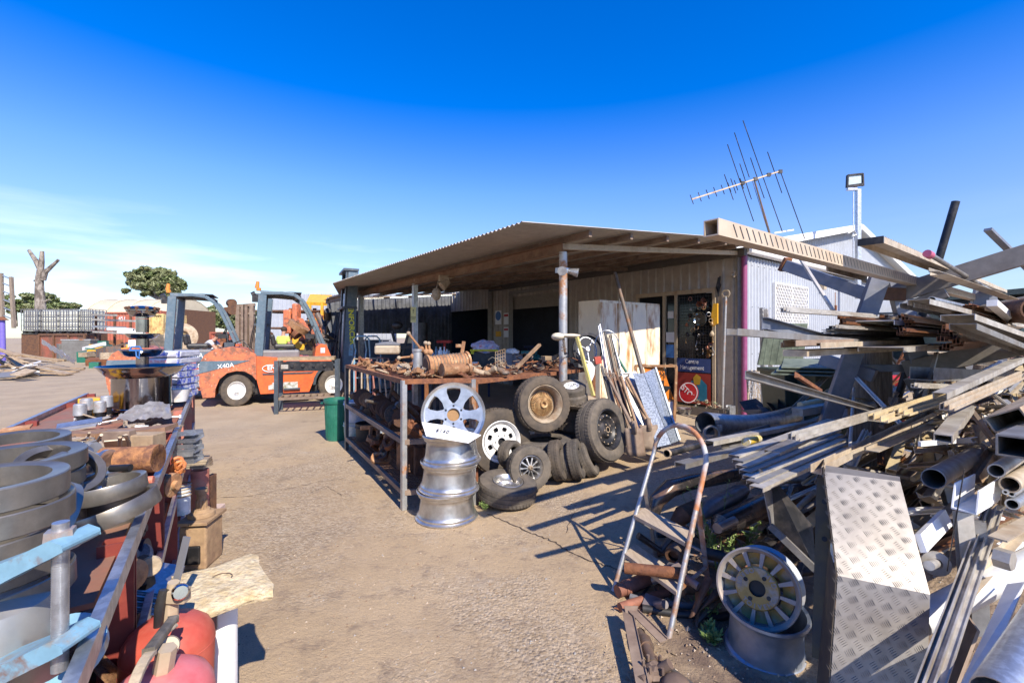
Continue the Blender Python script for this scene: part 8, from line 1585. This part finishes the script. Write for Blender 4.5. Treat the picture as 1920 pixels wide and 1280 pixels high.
for i in range(46):
    x=U(1190,1540); y=U(930,1100); 
    if x<1250 and y<1000: continue
    d=H*F/(y-HY+80)*1.0; d=max(2.1,min(3.4,d)); c=P(x,0,d); c.z=U(.02,.22); m=random.choice([rustd,oily,exm,iron,blk,rust,ex2]); k=i%4; mb=MB()
    if k<2: a=rv(1); a.z*=.25; a.normalize(); L_=U(.12,.3); r_=U(.015,.04); mb.cyl(c-a*L_*.5,c+a*L_*.5,r_,n=14); mb.cyl(c+a*L_*.5,c+a*(L_*.5+.012),r_*1.4,n=14)
    elif k==2: mb.tube([c+rv(.1),c+rv(.06),c+V((.1,.05,.04)),c+V((.2,.1,0))],.02,10)
    else: mb.box(c,(U(.05,.14),U(.05,.1),U(.03,.08)),E=tuple(rv(.6))); mb.cyl(c,c+rv(.1),.02)
    mkd(mb,'exhaust_part',m,'dark exhaust or engine piece in the shaded heap behind the ladder','part',Gx)
rusp=mk('red_rusty_pipe',(.30,.12,.075),.7,.1,(.2,.08,.05),8,.5)
a=G(1158,1108,.04); b=G(1245,1072,.06); mb=MB(); mb.cyl(a,b,.032,n=20); mb.cyl(a.lerp(b,.12),a.lerp(b,.5),.037,n=20); mb.cyl(a.lerp(b,.16),a.lerp(b,.2),.04,n=20); mkd(mb,'rusty_coupling',rusp,'reddish rusty pipe coupling at the foot of the ladder','pipe')
a=G(1162,1138,.03); b=G(1250,1110,.03); mb=MB(); mb.cyl(a,b,.022,n=18); mkd(mb,'rusty_pipe',rusp,'smaller brown pipe end below the rusty coupling','pipe')
tb('grey_hose','grey hose bending along the dirt below the ladder',[G(1182,1118,.02),G(1215,1128,.02),G(1290,1135,.02),G(1345,1120,.02),G(1372,1085,.03)],.017,greyp,'hose'); tb('dark_hose','thicker dark hose running toward the rims',[G(1205,1140,.02),G(1270,1150,.02),G(1350,1156,.02),G(1375,1150,.02)],.02,blackp,'hose')
for i in range(34):
    x=U(1165,1330); y=U(1085,1150); c=G(x,y,.015); mb=MB(); a=rv(1); a.z*=.15; a.normalize(); mb.bar(c-a*.04,c+a*U(.02,.07),U(.004,.014),.004); mkd(mb,'metal_scrap',random.choice([rust,rustd,trimm,rust2,iron]),'small rusty sliver on the dirt under the ladder','scrap','slivers under the ladder')
# ---- tow frame bottom
t=thing('tow_frame','long rusty V frame with a gearbox lying at the bottom by the ladder foot','frame',G(1215,1250),world=True)
mb=MB(); mb.bar(G(1176,1140,.10),G(1215,1330,.06),.05,.012,'L',t=.004); mb.bar(G(1182,1138,.11),G(1245,1200,.08),.045,.012,'L',t=.004); mb.slab(G(1170,1135,.12),G(1196,1135,.12),G(1190,1168,.06),G(1176,1170,.05),.006); mb.build('frame',steelbr,t)
mb=MB(); mb.cyl(G(1200,1185,.05),G(1225,1245,.06),.022,n=16); mb.cyl(G(1208,1200,.05),G(1214,1214,.055),.03,n=16); mb.cyl(G(1222,1228,.05),G(1320,1300,.05),.011,n=12); mb.build('hydraulic_ram',iron,t)
mb=MB(); c=G(1230,1260,.05); mb.sph(c,.05,(1.2,.9,.7),16,jit=.5); mb.cyl(c,c+V((.05,-.02,.05)),.02); mb.cyl(c+V((-.04,-.03,0)),c+V((-.08,-.06,.01)),.018); mb.sph(G(1268,1285,.05),.055,(1,1,.7),18); [mb.cyl(c+V((.05*math.cos(q),.04*math.sin(q),.02)),c+V((.05*math.cos(q),.04*math.sin(q),.045)),.007,n=6) for q in (0,1,2,3,4,5)]; mb.build('gearbox',mk('sandy_iron',(.20,.14,.10),.8,.1,(.12,.08,.06),7,.5),t)
# ---- weeds
def weed(label,base,h,n,sz=.014,sp=.3):
    t=thing('weed',label,'plant',base,world=True); st=MB(); lf=MB()
    for i in range(n):
        dv=V((U(-sp,sp),U(-sp,sp),1)); pts=[base]; L_=h*U(.6,1)
        for k in range(5): pts.append(pts[-1]+dv.normalized()*L_/5+rv(.004)); dv+=V((U(-.12,.12),U(-.12,.12),0))
        st.tube(pts,[.003,.0028,.0025,.002,.0015,.001],5)
        for k in range(1,6):
            for _ in range(9 if k>2 else 4):
                p=pts[k]+rv(.012 if k>2 else .006); d_=V((U(-1,1),U(-1,1),U(.2,1))).normalized()*sz*U(.7,1.5); s_=d_.cross(rv(1)).normalized()*sz*.22; lf.add([p,p+d_*.5+s_,p+d_,p+d_*.5-s_],[(0,1,2,3)])
    st.build('stem',leafw,t); lf.build('leaves',leafw,t)
weed('tall weed growing up behind the ladder hoop, left one',G(1330,1050),.50,4,.013,.35); weed('tall feathery weed in front of the mufflers, right one',G(1345,1075),.55,5,.014,.22)
weed('low green weed beside the flat rim on the dirt',G(1335,1205),.07,8,.03,1.0); weed('low weed left of the gold rim in the shade',G(1352,1060),.22,7,.03,.6); weed('small weed at the dirt edge under the ladder rear leg',G(1330,1160),.12,6,.02,.8); weed('tiny weed at the foot of the shiny rim stack',G(908,955),.07,8,.015,.9); weed('weed by the black panel',G(1398,1045),.25,5,.03,.5)
mb=MB()
for i in range(420):
    x=U(1130,1560); y=U(1060,1290); c=G(x,y); c.z=gz(c.x,c.y)+.003; a=rv(1); a.z*=.2; s=U(.004,.014); mb.add([c-a*s,c+a.cross(UP)*s*.5,c+a*s,c-a.cross(UP)*s*.6+UP*.004],[(0,1,2,3)],m=i%3)
mb.build('leaf_litter',[wood,tan,steelbr],kind='stuff',label='dry leaves and flakes littering the dirt at the heap edge',cat='litter',org=(0,0,0))
for o in ROOTS:
    for k in ('_w','_o'):
        if k in o: del o[k]
